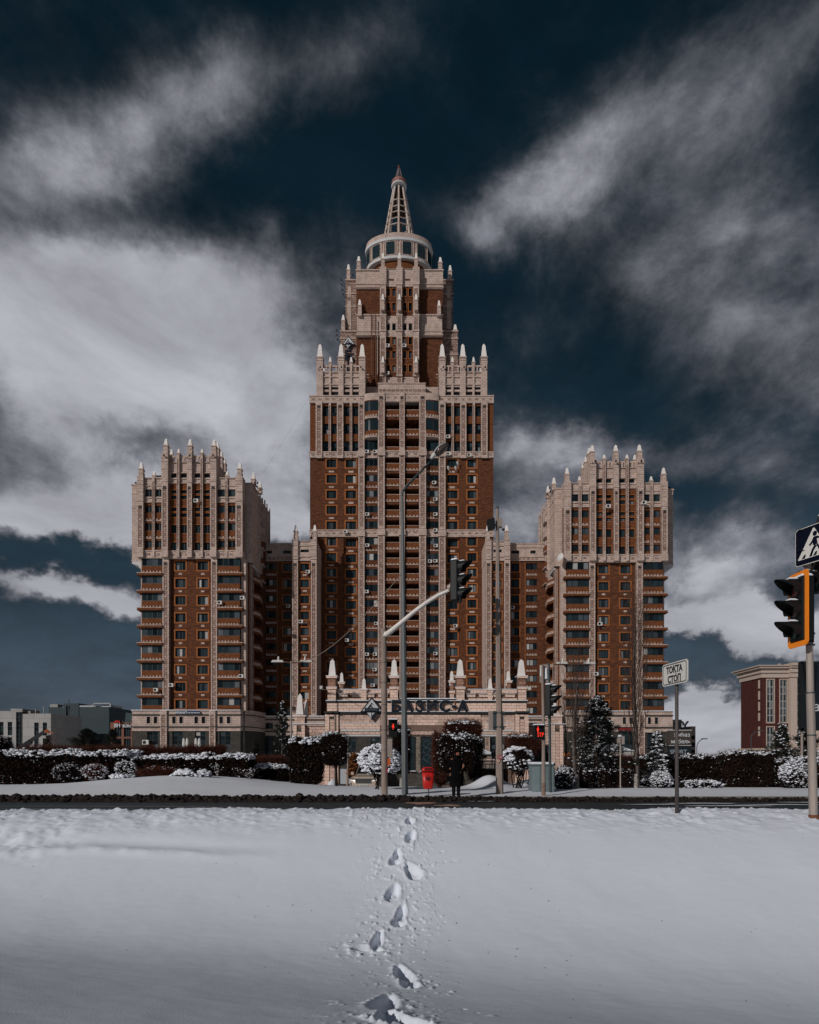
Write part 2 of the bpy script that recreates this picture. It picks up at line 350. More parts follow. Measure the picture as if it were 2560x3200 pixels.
def pinnacle(root,x,y,z0,z1,ztip,w,name='pinnacle'):
    # stone pillar from z0 to z1 with a cap, a white obelisk above it up to ztip
    k=('pin',round(z1-z0,2),round(ztip-z1,2),round(w,2))
    if k not in WM:
        b=MB(); h=z1-z0; a=w*.62
        if h>.3:
            b.box(-a,a,-a,a,0,h*.46); b.box(-a*1.1,a*1.1,-a*1.1,a*1.1,h*.46,h*.54); b.box(-a*.9,a*.9,-a*.9,a*.9,h*.54,h-.22); b.box(-a*1.12,a*1.12,-a*1.12,a*1.12,h-.22,h)
        else: b.box(-a,a,-a,a,0,max(h,.1))
        H=ztip-z1; c=MB(); q=w*.5; c.box(-q*1.12,q*1.12,-q*1.12,q*1.12,0,.06*H)
        c.box(-q,q,-q,q,.06*H,H*.82,tx=q*.45,ty=q*.45); r=q*.55; n=len(c.v)
        c.v+=[(-r,-r,H*.82),(r,-r,H*.82),(r,r,H*.82),(-r,r,H*.82),(0,0,H)]
        for i in range(4): c.f.append((n+i,n+(i+1)%4,n+4)); c.m.append(0)
        WM[k]=(b.mesh(name,stone),c.mesh('obelisk',white_conc))
    p=inst(name,WM[k][0],root,(x,y,z0)); inst('obelisk',WM[k][1],p,(x,y,z1)); return p
def dentils(root,x0,x1,z,y,h=.34,pitch=.78,w=.36,d=.12):
    if x0>x1: x0,x1=x1,x0
    k=('den',round(x1-x0,2),h,pitch,w,d)
    if k not in WM:
        b=MB(); W_=x1-x0; n=max(2,int(W_/pitch)); b.box(-W_/2,W_/2,-d*.7,.02,-.16,0)
        for i in range(n): c=-W_/2+(i+.5)*W_/n; b.box(c-w/2,c+w/2,-d,.02,0,h)
        WM[k]=b.mesh('dentil_course',stone)
    return inst('dentil_course',WM[k],root,((x0+x1)/2,y,z))
def pilaster(root,x0,x1,y0,y1,z0,z1,slot=True,name='pilaster',mm=None):
    # stone strip with a sunk rough panel
    x0,x1=sorted((x0,x1)); z0,z1=sorted((z0,z1)); k=('pil',round(x1-x0,2),round(y1-y0,2),round(z1-z0,2),slot)
    if k not in WM:
        w=x1-x0; h=z1-z0; e=w*.20; b=MB(); b.box(-w/2,w/2,.07,y1-y0,0,h,1)
        b.box(-w/2,-w/2+e,0,.07,0,h); b.box(w/2-e,w/2,0,.07,0,h)
        b.box(-w/2+e,w/2-e,0,.07,h-.8,h)
        b.box(-w/2+e,w/2-e,0,.07,0,.6)
        if slot and w>.8: b.box(-w/2+e*1.3,w/2-e*1.3,-.03,.02,h-1.35,h-.98,2)
        n=int(h/1.9)
        if w>.8:
            for i in range(1,n):
                z=i*1.9
                if z<h-1.6: b.box(-.16,.16,.02,.075,z,z+.3)
        WM[k]=b.mesh(name,[stone,rough_stone,ledge_m])
    return inst(name,WM[k],root,((x0+x1)/2,y0,z0))
def cam_arm(root,x,y,z,s=1):
    b=MB(); b.box(-.05,.05,0,.3,0,.1); b.tube((0,0,.05),(s*.5,-.1,.25),.035,k=5); b.box(s*.5-.12,s*.5+.12,-.3,.05,.2,.45); 
    o=b.build('floodlight',black,root); o.location=Vector((x,y,z))-wloc(root); return o
# ================================================================ CENTRAL TOWER
D0=130.0; A=F(D0); GZ=-.55
cx0=A.X(1255)
ct=empty('apartment_tower',(cx0,D0+14,GZ),'tall stepped central brick and stone tower with round crown and lattice spire','tower','towers of the brick apartment complex')
x0,x1=A.X(969),A.X(1542)
zt=A.Z(1240); zA=A.Z(1261); zB1=A.Z(1415); zB0=A.Z(1431); zC1=A.Z(1658); zC0=A.Z(1678)
core=MB(); core.box(x0,x1,D0+2.2,D0+28,GZ,zt-.6)
core.build('core_wall',brick,ct)
cols_lo=[(1021,1051,3),(1081,1113,3),(1398,1430,3),(1461,1489,3)]
rows_up=[(1436+48.45*i) for i in range(5)]; rows_lo=[1680+48.6*i for i in range(13)]
holes=[]; wins=[]
for (a,b_,c) in cols_lo:
    for r in rows_up: wins.append((A.X(a),A.X(b_),A.Z(r+25),A.Z(r),c,D0))
inner={1081:1,1398:1}
D0b=D0+.6; Ab=F(D0b)
for (a,b_,c) in cols_lo:
    for r in rows_lo:
        if a in inner: wins.append((Ab.X(a),Ab.X(b_),Ab.Z(r+29),Ab.Z(r+4),c,D0b))
        else: wins.append((A.X(a),A.X(b_),A.Z(r+25),A.Z(r),c,D0))
# upper window bands between the pilasters
upc=[(1008.5,1028),(1035,1054),(1074.5,1094),(1101,1121),(1392.5,1411),(1418,1438),(1457.5,1477),(1484,1503)]
rows_t=[(1269,1301),(1324,1356),(1379,1411)]
hup=[(A.X(a),A.X(b_),A.Z(d),A.Z(c)) for a,b_ in upc for c,d in rows_t]
# brick walls: left and right flanks, upper zone
for (wx0,wx1) in ((969,1131),(1382,1542)):
    b=MB(); b.wall(A.X(wx0),A.X(wx1),zB0,zt-.4,D0,[h for h in hup if A.X(wx0)<h[0]<A.X(wx1)],.45); b.build('brick_wall',[brick_o],ct)
    hs=[w[:4] for w in wins if w[2]>zC0 and A.X(wx0)<w[0]<A.X(wx1)]
    b=MB(); b.wall(A.X(wx0),A.X(wx1),zC0,zB0,D0,hs,.35); b.build('brick_wall',[brick],ct)
for (o0,o1,i0,i1) in ((969,1074,1074,1140),(1437,1542,1371,1437)):
    hs=[w[:4] for w in wins if w[2]<zC0 and w[5]==D0 and A.X(o0)<w[0]<A.X(o1)]
    b=MB(); b.wall(A.X(o0),A.X(o1),GZ,zC0,D0,hs,.35); b.build('brick_wall',[brick],ct)
    hs=[w[:4] for w in wins if w[5]==D0b and A.X(i0)<w[0]<A.X(i1)]
    b=MB(); b.wall(A.X(i0)-.02,A.X(i1)+.02,GZ,zC0,D0b,hs,.35); xx=A.X(i0) if i0==1074 else A.X(i1)
    b.quad((xx,D0,GZ),(xx,D0b,GZ),(xx,D0b,zC0),(xx,D0,zC0)); b.build('brick_wall',[brick],ct)
for (a,b_,c,d,n,y) in wins:
    window(ct,a,b_,c,d,y+.2,n,1,.10,widths=(1,1.1,1.1) ,panes=True,mix=(34,34,18,10,4)); surround(ct,a,b_,c,d,y,.30)
    box_part('stone_plaque',ct,(a+b_)/2-.55,(a+b_)/2+.55,y-.06,y+.02,c-1.15,c-.72,stone)
for (a,b_,c,d) in hup: window(ct,a,b_,c,d,D0+.3,2,2,.10,mix=(50,38,9,2,1))
for r in rows_up+rows_lo:     # thin stained string course under each floor
    for (p,q) in ((1018,1056),(1461,1494)):
        box_part('string_course',ct,A.X(p),A.X(q),D0-.07,D0+.01,A.Z(r-8),A.Z(r-6),brick)
# horizontal stone bands with blocks
def band(root,x0,x1,y,z0,z1,proud=.3,blocks=True,pitch=1.35):
    x0,x1=sorted((x0,x1)); z0,z1=sorted((z0,z1)); b=MB(); b.box(x0,x1,y-proud,y+.3,z0,z1)
    b.box(x0-.05,x1+.05,y-proud-.12,y+.1,z1-.14,z1+.1); b.box(x0-.03,x1+.03,y-proud-.07,y+.1,z0-.08,z0+.1)
    if blocks and z1-z0>.8:
        n=int((x1-x0)/pitch)
        for i in range(n): c=x0+(i+.5)*(x1-x0)/n; b.box(c-.3,c+.3,y-proud-.05,y,(z0+z1)/2-.16,(z0+z1)/2+.16,1)
    return b.build('stone_band',[stone,rough_stone],root)
for (p,q) in ((969,1140),(1371,1542)):
    band(ct,A.X(p)-.05,A.X(q)+.05,D0,zA,zt,.35); band(ct,A.X(p)-.05,A.X(q)+.05,D0,zB0,zB1,.3); band(ct,A.X(p)-.05,A.X(q)+.05,D0,zC0,zC1,.3)
for (p,q) in ((988,1008),(1054,1074),(1438,1457),(1503,1523)): pilaster(ct,A.X(p),A.X(q),D0-.62,D0,zB0-.3,zA+.2)
for (p,q) in ((1028,1035),(1094,1101),(1411,1418),(1477,1484)): pilaster(ct,A.X(p),A.X(q),D0-.45,D0+.1,zB0-.2,zA+.1,False)
# inner pilasters to the ground, the central five
for (p,q) in ((1121,1140),(1371,1392)):
    pilaster(ct,A.X(p),A.X(q),D0-.75,D0+1.6,zB1,zA+.2); pilaster(ct,A.X(p),A.X(q),D0-.7,D0+1.6,zC1,zB1-.05); pilaster(ct,A.X(p),A.X(q),D0-.7,D0+1.6,GZ,zC1-.05)
for (p,q) in ((1182,1203),(1249,1265),(1310,1331)):
    pilaster(ct,A.X(p),A.X(q),D0-1.25,D0+1.6,zB1,zt+.25); pilaster(ct,A.X(p),A.X(q),D0-1.2,D0+1.6,zC1,zB1-.05); pilaster(ct,A.X(p),A.X(q),D0-1.2,D0+1.6,GZ,zC1-.05)
for (p,q) in ((1182,1203),(1249,1265),(1310,1331),(1121,1140),(1371,1392)):
    y=D0-.88 if p in (1121,1371) else D0-1.4
    for zz in (zB0,zC0): box_part('pilaster_collar',ct,A.X(p)-.12,A.X(q)+.12,y,D0+1.5,zz-.1,zz+1.15,stone)
# glazed balconies (two flanks) and open loggias (two middle bays)
fl=[]
for (a,b_) in ((1262,1293),(1321,1353),(1379,1408)): fl.append((a,b_,55.))
for i in range(5): fl.append((1436+48.4*i,1457+48.4*i,48.4))
for i in range(13): fl.append((1681+48.6*i,1703+48.6*i,48.6))
for k,(ya,yb,per) in enumerate(fl):
    for (p,q) in ((1140,1182),(1331,1371)):
        X0,X1=A.X(p)+.01,A.X(q)-.01; y=D0-.15
        zs0=A.Z(yb); zs1=A.Z(ya)
        if k<2:   # top two floors: the balcony front bows outwards towards the central bay
            cxx=A.X(1182) if p==1140 else A.X(1331); r=abs(A.X(1182)-A.X(1140)); sgn=-1 if p==1140 else 1
            def arc(z0,z1,yo,m,nm,rr=r,th=.3):
                b=MB(); pts=[(cxx+sgn*rr*math.sin(t),D0-.15-(1.15-yo)*math.cos(t)-yo) for t in [math.pi/2*i/8 for i in range(9)]]
                for i in range(8):
                    (xa,yaa),(xb,ybb)=pts[i],pts[i+1]
                    b.quad((xa,yaa,z0),(xb,ybb,z0),(xb,ybb,z1),(xa,yaa,z1)); b.quad((xa,yaa,z0),(xb,ybb,z0),(xb,D0+.5,z0),(xa,D0+.5,z0)); b.quad((xa,yaa,z1),(xb,ybb,z1),(xb,D0+.5,z1),(xa,D0+.5,z1))
                return b.build(nm,m,ct)
            zn=A.Z(ya+per-2)
            arc(zs0-1.15,zs0,.15,brick_o,'balcony_parapet'); g=arc(zs0,zs1,0,glass[1],'curved_glazing'); b=MB()
            for i in (0,3,6,8):
                t=math.pi/2*i/8; X=cxx+sgn*r*math.sin(t); Y=D0-.15-1.17*math.cos(t); b.box(X-.06,X+.06,Y-.06,Y+.06,zs0,zs1)
            b.build('window_frame',frame_m,g); arc(zn,zs0-1.15,.3,stone,'balcony_slab')
            bb=MB()
            for i in range(7):
                t=math.pi/2*(i+.5)/7; X=cxx+sgn*r*math.sin(t); Y=D0-.15-1.2*math.cos(t); bb.box(X-.17,X+.17,Y-.1,Y+.1,zs0-1.2,zs0-.85)
            bb.build('dentil_course',stone,ct)
            if k==0:
                arc(zs1,zA+.1,.1,brick_o,'brick_wall'); arc(zA+.1,zt+.1,.45,stone,'stone_band')
            continue
        nxt=A.Z(ya+per) if k+1<len(fl) else zs0-2
        b=MB(); b.box(X0,X1,D0+.9,D0+1.4,nxt,zs1+.02); b.build('brick_wall',brick,ct)
        window(ct,X0,X1,zs0,zs1,D0-.1,3,1,.09,mix=(38,28,14,13,7),name='balcony_glazing')
        bp=box_part('balcony_parapet',ct,X0,X1,D0-.12,D0+.9,nxt-.02 if per<50 else nxt,zs0,brick)
        dentils(bp,X0+.05,X1-.05,zs0-1.18,D0-.14,.26,.62,.26,.09)
        if k==0: pass
    for (p,q) in ((1203,1249),(1265,1310)):
        X0,X1=A.X(p)+.01,A.X(q)-.01; y=D0-.65
        zo1=A.Z(ya-(2 if k<3 else 1)); zo0=A.Z(yb-4 if k>2 else yb-6)
        nxt=A.Z(ya+per-1) if k+1<len(fl) else zo0-2
        bp=box_part('balcony_parapet',ct,X0,X1,y,y+.35,nxt+.55,zo0,brick_o)
        dentils(bp,X0+.05,X1-.05,nxt+.75,y,.26,.66,.30,.10)
        box_part('balcony_slab',ct,X0,X1,y+.05,D0+2.3,nxt,nxt+.55,brick)
        box_part('parapet_rail',ct,X0,X1,y-.03,y+.37,zo0+.005,zo0+.09,stone)
        if k<3: pass
        if random.random()<.85:
            xs=(X0+.3,X0+1.1) if p==1203 else (X1-1.15,X1-.35)
            window(ct,xs[0],xs[1],zo0+.1,zo0+.75,D0+2.0,1,1,.07,mix=(0,10,60,25,5))
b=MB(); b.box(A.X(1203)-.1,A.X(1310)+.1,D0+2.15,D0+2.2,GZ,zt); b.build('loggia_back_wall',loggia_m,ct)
band(ct,A.X(1203),A.X(1310),D0-.6,A.Z(1262),zt+.15,.35); 
for zz in ((zB0-.1,zB1),(zC0,zC1)):
    for (p,q) in ((1203,1249),(1265,1310),(1140,1182),(1331,1371)): band(ct,A.X(p),A.X(q),D0-(.55 if p in(1203,1265) else .1),zz[0],zz[1],.2)
# roofs
b=MB(); b.box(x0,x1,D0+.3,D0+28,zt-.62,zt-.3); b.build('roof',snow_far,ct)
# corner attics with slot windows, balustrade and pinnacles
def attic(p0,p1,piers,smalls,pin_y,D):
    G=F(D); X0,X1=G.X(p0),G.X(p1); z0=A.Z(1242); zr=G.Z(1164)
    slots=[]; allp=sorted(piers+smalls)
    for (a,b_),(c,d) in zip(allp[:-1],allp[1:]):
        slots+=[(G.X(b_+.5),G.X(c-.5),G.Z(1217),G.Z(1209)),(G.X(b_+.5),G.X(c-.5),G.Z(1236),G.Z(1224))]
    b=MB(); b.wall(X0,X1,z0,zr,D,slots,.5); 
    b.box(X0,X1,D+.6,D+7,z0,zr-.3)
    for x in (X0,X1): b.quad((x,D,z0),(x,D+7,z0),(x,D+7,zr),(x,D,zr))
    b.quad((X0,D,zr),(X1,D,zr),(X1,D+7,zr),(X0,D+7,zr)); b.build('attic_wall',stone,ct)
    for s in slots: window(ct,s[0],s[1],s[2],s[3],D+.25,2,1,.06,mix=(80,18,2,0,0))
    for zz in (1166,1180,1204): box_part('stone_moulding',ct,X0-.1,X1+.1,D-.22,D+.05,G.Z(zz),G.Z(zz)+.22,stone)
    for (a,b_) in piers:
        box_part('attic_pier',ct,G.X(a),G.X(b_),D-.45,D+.05,z0,G.Z(1142),stone); box_part('attic_pier',ct,G.X(a)+.1,G.X(b_)-.1,D-.35,D+.9,G.Z(1142),G.Z(1142)+.12,stone)
    for (a,b_) in smalls: box_part('attic_pier',ct,G.X(a),G.X(b_),D-.3,D+.05,z0,G.Z(1142),stone)
    # balustrade: rail, posts
    b=MB()
    for side in (0,1):
        yy_=D if side==0 else D+6.6
        b.box(X0,X1,yy_,yy_+.4,G.Z(1146),G.Z(1141)); b.box(X0,X1,yy_,yy_+.4,zr,zr+.25); n=int((X1-X0)/.95)
        for i in range(n+1): c=X0+(X1-X0)*i/n; b.box(c-.14,c+.14,yy_+.05,yy_+.35,zr+.25,G.Z(1146))
    for x in (X0+.2,X1-.2):
        b.box(x-.2,x+.2,D+.4,D+6.6,G.Z(1146),G.Z(1141)); b.box(x-.2,x+.2,D+.4,D+6.6,zr,zr+.25)
        for i in range(1,7): b.box(x-.15,x+.15,D+i*.95,D+i*.95+.3,zr+.25,G.Z(1146))
    bo=b.build('balustrade',stone,ct); bo['kind']='stuff'
    for (a,b_) in piers:
        c=(G.X(a)+G.X(b_))/2; pinnacle(ct,c,D+.3,G.Z(1141),G.Z(1118),G.Z(1071),1.15); cam_arm(ct,c,D-.8,G.Z(1160),random.choice((-1,1)))
    for (a,b_) in smalls: c=(G.X(a)+G.X(b_))/2; pinnacle(ct,c,D+.2,G.Z(1141),G.Z(1131),G.Z(1113),.55)
    for x in (X0+.4,X1-.4):
        pinnacle(ct,x,D+3.4,G.Z(1141),G.Z(1131),G.Z(1113),.55); pinnacle(ct,x,D+6.3,G.Z(1141),G.Z(1118),G.Z(1071),1.15)
    return
attic(990,1142,[(990,1010),(1058,1074),(1122,1142)],[(1029,1035),(1094,1101)],0,D0+.45)
attic(1372,1522,[(1372,1392),(1438,1455),(1503,1522)],[(1411,1417),(1477,1483)],0,D0+.45)
b=MB(); b.box(x0,A.X(990)-.01,D0+.4,D0+20,zt-.3,zt+.2); b.box(A.X(1522)+.01,x1,D0+.4,D0+20,zt-.3,zt+.2); b.build('stone_coping',stone,ct)
G1=F(D0+1.2)
b=MB(); b.box(G1.X(1182),G1.X(1330),D0+1.2,D0+5,zt-.2,G1.Z(1199)); b.box(G1.X(1181),G1.X(1331),D0+1.05,D0+5.1,G1.Z(1200),G1.Z(1197))
for i in range(11): c=G1.X(1188)+i*(G1.X(1324)-G1.X(1188))/10; b.box(c-.35,c+.35,D0+1.12,D0+1.3,G1.Z(1222),G1.Z(1217),1)
b.build('central_attic',[stone,rough_stone],ct)
G2=F(D0+3)
b=MB(); b.box(G2.X(1140),G2.X(1371),D0+3,D0+7,zt-.3,G2.Z(1209)); b.build('attic_wall',stone,ct)
# ---- upper shaft
U=F(136.); UB=F(134.6); 
zr=U.Z(850)
shb=MB(); shb.box(U.X(1114),U.X(1384),136.1,156,zt-1,zr-.5); shb.build('core_wall',brick,ct)
def zone(px0,px1,py0,py1,m,D,name,depth=None,proud=0,hs=()):
    G=F(D); b=MB(); X0,X1=G.X(px0),G.X(px1); z0,z1=G.Z(py1),G.Z(py0)
    b.wall(X0,X1,z0,z1,D-proud,hs,.4)
    dd=depth or 18
    for x in (X0,X1): b.quad((x,D-proud,z0),(x,D+dd,z0),(x,D+dd,z1),(x,D-proud,z1))
    b.quad((X0,D-proud,z1),(X1,D-proud,z1),(X1,D+dd,z1),(X0,D+dd,z1)); b.quad((X0,D-proud,z0),(X1,D-proud,z0),(X1,D+.2,z0),(X0,D+.2,z0))
    return b.build(name,m,ct)
zone(1114,1384,905,990,brick,136,'brick_wall'); zone(1114,1384,1055,1205,brick,136,'brick_wall')
zone(1113.5,1384.5,849,905,stone,136,'stone_band',proud=.35); zone(1116,1381.5,990,1056,stone,136,'stone_band',proud=.6)
zone(1080,1415,876,1240,rough_stone,139,'shoulder_wall',16); zone(1064,1431,1036,1240,rough_stone,138,'shoulder_wall',17)
for (a,b_,y,D,pr) in ((1080,1415,878,139,.2),(1080,1415,920,139,.15),(1064,1431,1038,138,.2),(1064,1431,1060,138,.15),(1113,1385,851,136,.55),(1113,1385,893,136,.5),(1115,1383,993,136,.8),(1115,1383,1043,136,.75),(1113,1385,903,136,.5),(1115,1383,1054,136,.75),(1064,1431,1110,138,.12),(1080,1415,960,139,.12)):
    G=F(D); box_part('stone_moulding',ct,G.X(a)-.1,G.X(b_)+.1,D-pr,D+.1,G.Z(y),G.Z(y)+.28,stone)
for (px,lst) in ((1092,[(895,930),(940,1030)]),(1403,[(895,930),(940,1030)])):
    for (a,b_) in lst: G=F(139); box_part('stone_panel',ct,G.X(px-6),G.X(px+6),138.9,139,G.Z(b_),G.Z(a),stone)
# front bay of the upper shaft
wc=[(1209,1219),(1226,1237),(1260.5,1270.5),(1277.5,1288)]; wr=[(901.5,925.5),(946,972),(1011,1033),(1054,1077),(1097,1120),(1141,1163)]
hs=[(UB.X(a),UB.X(b_),UB.Z(d),UB.Z(c)) for a,b_ in wc for c,d in wr]; vents=[(UB.X(1215),UB.X(1231.5),UB.Z(879),UB.Z(873)),(UB.X(1265.5),UB.X(1283),UB.Z(879),UB.Z(873))]
def bay(y0,y1,m,pr=0):
    b=MB(); z0,z1=UB.Z(y1),UB.Z(y0); hh=[h for h in hs+vents if z0<(h[2]+h[3])/2<z1]
    b.wall(UB.X(1188),UB.X(1309.5),z0,z1,134.6-pr,hh,.4)
    for x in (UB.X(1188),UB.X(1309.5)): b.quad((x,134.6-pr,z0),(x,136,z0),(x,136,z1),(x,134.6-pr,z1))
    b.quad((UB.X(1188),134.6-pr,z1),(UB.X(1309.5),134.6-pr,z1),(UB.X(1309.5),137,z1),(UB.X(1188),137,z1))
    b.box(UB.X(1190),UB.X(1307),135.2,136.2,z0,z1-.05); b.build('brick_wall' if m is brick else 'stone_band',m,ct)
bay(843,898,stone,.2); bay(898,988,brick); bay(988,1053,stone,.1); bay(1053,1180,brick); bay(1180,1215,stone,.2)
for h in hs: window(ct,*h,134.85,1,1,.09,mix=(45,25,20,8,2)); surround(ct,*h,134.6,.13) if h[3]<UB.Z(1050) or h[2]>UB.Z(990) else None
for h in vents: window(ct,*h,134.75,1,1,.07,mix=(100,0,0,0,0))
for (a,b_) in ((1188,1206.5),(1240,1257),(1291.5,1309.5)):
    pilaster(ct,UB.X(a),UB.X(b_),133.9,134.7,UB.Z(1210),UB.Z(1053),False); pilaster(ct,UB.X(a),UB.X(b_),133.85,134.7,UB.Z(1053),UB.Z(988),False)
    pilaster(ct,UB.X(a),UB.X(b_),133.9,134.7,UB.Z(988),UB.Z(898),False); box_part('pilaster_collar',ct,UB.X(a)-.1,UB.X(b_)+.1,133.75,134.7,UB.Z(898),UB.Z(843),stone)
    for zc in (1038,990,1178): box_part('pilaster_collar',ct,UB.X(a)-.1,UB.X(b_)+.1,133.72,134.7,UB.Z(zc+5),UB.Z(zc),stone)
    c=(UB.X(a)+UB.X(b_))/2
    pinnacle(ct,c,134.2,UB.Z(844),UB.Z(816),UB.Z(793),.62); pinnacle(ct,c,133.45,UB.Z(984),UB.Z(952),UB.Z(930),.62)
    if a!=1240: pinnacle(ct,c,133.45,UB.Z(1177),UB.Z(1146),UB.Z(1123),.62)
b=MB(); b.box(UB.X(1188),UB.X(1309),134.4,134.75,UB.Z(845),UB.Z(842)); b.box(UB.X(1215),UB.X(1229),134.9,135.6,UB.Z(845),UB.Z(839)); b.box(UB.X(1268),UB.X(1282),134.9,135.6,UB.Z(845),UB.Z(839)); b.build('roof_coping',white_edge,ct)
for (px,D,yb,yp,yt,w) in ((1121.5,136.4,851,820,800,.72),(1376,136.4,851,823,803,.72),(1089.5,139.5,877,846,825,.68),(1406.5,139.5,877,849,828,.68),(1073,138.4,1037,1004,983,.7),(1422.5,138.4,1037,1034,1013,.8),
    (1124.5,135.2,990,957,935,.7),(1372,135.2,990,960,938,.7)):
    G=F(D); pinnacle(ct,G.X(px),D,G.Z(yb),G.Z(yp),G.Z(yt),w)
for (px,py,s) in ((1106,865,-1),(1070,880,-1),(1072,895,-1),(1073,911,-1),(1076,925,-1),(1388,867,1),(1420,882,1),(1418,898,1),(1416,911,1),(1415,926,1),(1056,1038,-1),(1056,1052,-1),(1058,1066,-1),(1434,1039,1),(1432,1066,1)):
    G=F(138.5); cam_arm(ct,G.X(px),138.5,G.Z(py),s)
for (px0,px1) in ((1161,1174),):   # service ladder
    G=F(135.8); b=MB()
    for x in (px0,px1): b.box(G.X(x)-.06,G.X(x)+.06,135.2,135.3,G.Z(1188),G.Z(980))
    z=G.Z(1188)
    while z<G.Z(980): b.box(G.X(px0),G.X(px1),135.22,135.28,z,z+.06); z+=.42
    b.build('ladder',copper,ct)
for px,a,b_ in ((1180,1175,1004),(1314,1066,1004)): G=F(135.5); box_part('drain_pipe',ct,G.X(px)-.1,G.X(px)+.1,135.1,135.3,G.Z(a),G.Z(b_),galv)
# ---- round crown and spire
RC=F(143.); rx=RC.X(1247); ry=143.; EY=.55
drum=MB(); wz0,wz1=RC.Z(831),RC.Z(786)
Rr=7.25
drum.lathe(rx,ry,[(Rr-1.2,U.Z(860)),(Rr-1.2,RC.Z(850)),(Rr-1.2,RC.Z(846))],48,1,EY)
drum.build('drum_base',[brick,brick_o],ct)
b=MB(); b.lathe(rx,ry,[(Rr-1.2,RC.Z(849)),(Rr+.1,RC.Z(849)),(Rr+.2,RC.Z(841)),(Rr-.1,RC.Z(840)),(Rr-.1,RC.Z(826))],64,0,EY); b.build('lower_cornice',[white_edge],ct)
b=MB(); b.lathe(rx,ry,[(Rr,RC.Z(841.5)),(Rr,RC.Z(786))],64,0,EY); b.build('drum_wall',stone,ct,True)
b=MB(); zz=RC.Z(797); b.lathe(rx,ry,[(Rr-.1,zz),(7.85,zz),(7.95,zz+.1),(7.95,zz+.62),(7.75,zz+.75)],64,0,EY); b.build('upper_cornice',white_edge,ct)
b=MB(); b.lathe(rx,ry,[(7.8,zz+.7),(7.82,zz+1.2),(7.7,zz+1.25),(7.7,RC.Z(774)),(7.3,RC.Z(774)),(7.3,RC.Z(783)),(0.1,RC.Z(783))],64,0,EY); b.build('crown_parapet',stone,ct)
for i in range(12):
    t=math.pi*2*(i+.5)/12-math.pi/2; X=rx+Rr*math.cos(t); Y=ry+Rr*EY*math.sin(t); nv=Vector((math.cos(t),math.sin(t)/EY,0)).normalized(); w=1.0
    f=MB(); f.box(-w-.22,w+.22,-.16,.1,-.22,3.1,1); f.box(-w,w,-.22,-.12,0,2.85)
    for q in (-w/2.6,w/2.6): f.box(q-.05,q+.05,-.26,-.2,0,2.85)
    f.box(-w,w,-.26,-.2,1.5,1.6)
    o=f.build('window',[glass[1],stone],ct,org=(0,0,0)); o.location=Vector((X,Y,RC.Z(838)))-wloc(ct); o.rotation_euler.z=math.atan2(nv.y,nv.x)+math.pi/2
    for s in (-1,1):
        t2=t+s*.215; p=MB(); p.box(-.14,.14,-.2,.1,0,RC.Z(797)-RC.Z(841)); o=p.build('drum_pilaster',stone,ct,org=(0,0,0)); o.location=Vector((rx+Rr*math.cos(t2),ry+Rr*EY*math.sin(t2),RC.Z(841)))-wloc(ct); o.rotation_euler.z=math.atan2(math.sin(t2)/EY,math.cos(t2))+math.pi/2
mast=MB()
for k in range(4): mast.tube((rx+7.9+k*.25,ry+1+k*.2,RC.Z(850)),(rx+7.9+k*.25,ry+1+k*.2,RC.Z(765+k*6)),.05,k=5)
mast.build('antenna_mast',black,ct)
# spire: leaning pipes, hoops, inner fins, drum and lattice tip
sz0=RC.Z(742); zc=RC.Z(588); r0=3.35; r1=1.25; EY2=.75
def sp(t,z,dr=0): q=(z-sz0)/(zc-sz0); r=r0+(r1-r0)*q+dr; return (rx+r*math.cos(t),ry+r*math.sin(t)*EY2,z)
spire=empty('spire',(0,0,0)); spire.parent=ct; spire.location=Vector((rx,ry,sz0-1))-wloc(ct)
rust_w=mat('rust_stained_white',(.62,.575,.54),.7,.3,c2=(.42,.29,.22),vs=.9,streak=.25)
for i in range(8):
    t=math.pi*2*i/8-math.pi/2; b=MB(); b.tube(sp(t,sz0-1.5),sp(t,zc),.27,.20,k=8); b.build('spire_rib',rust_w,spire)
for j,py in enumerate((724,704,682,662,640)):
    z=RC.Z(py); b=MB()
    for i in range(8):
        b.tube(sp(math.pi*2*i/8-math.pi/2,z,.22),sp(math.pi*2*(i+1)/8-math.pi/2,z,.22),.11,k=5)
    b.build('spire_hoop',rust_w,spire)
for t in (-.55,.15,math.pi-.15,math.pi+.55,math.pi/2):
    b=MB(); a0=sp(t-.24,sz0-1,-.5); a1=sp(t+.24,sz0-1,-.5); z5=RC.Z(590)
    b.quad(a0,a1,sp(t+.35,z5,-.25),sp(t-.35,z5,-.25)); b.build('spire_fin',mat('spire_panel',(.27,.19,.15),.9,.2,var=.3,vs=1),spire)
b=MB(); b.lathe(rx,ry,[(.2,RC.Z(672)),(1.5,RC.Z(672)),(1.6,RC.Z(655)),(.2,RC.Z(655))],16,0,EY2); b.lathe(rx,ry,[(1.1,RC.Z(655)),(.75,RC.Z(590))],12,0,EY2); b.build('inner_core',mat('dark_core',(.05,.035,.03),.9,.2),spire)
b=MB(); b.lathe(rx,ry,[(1.1,RC.Z(589)),(1.75,RC.Z(588)),(1.8,RC.Z(584)),(.6,RC.Z(583))],20); b.build('spire_ring',white_edge,spire)
b=MB(); b.lathe(rx,ry,[(1.72,RC.Z(584)),(1.72,RC.Z(571))],20); b.lathe(rx,ry,[(1.4,RC.Z(571.5)),(1.75,RC.Z(571.5))],20)
b.build('spire_collar',mat('red_rusty_collar',(.14,.028,.024),.8,.2,c2=(.36,.22,.18),vs=1.3),spire)
b=MB(); zt0=RC.Z(573); zt1=RC.Z(521); n=9
def lp(i,j): q=j/n; r=1.15*(1-q)+.12*q; t=math.pi*2*i/6+.3; return (rx+r*math.cos(t),ry+r*math.sin(t),zt0+(zt1-zt0)*q)
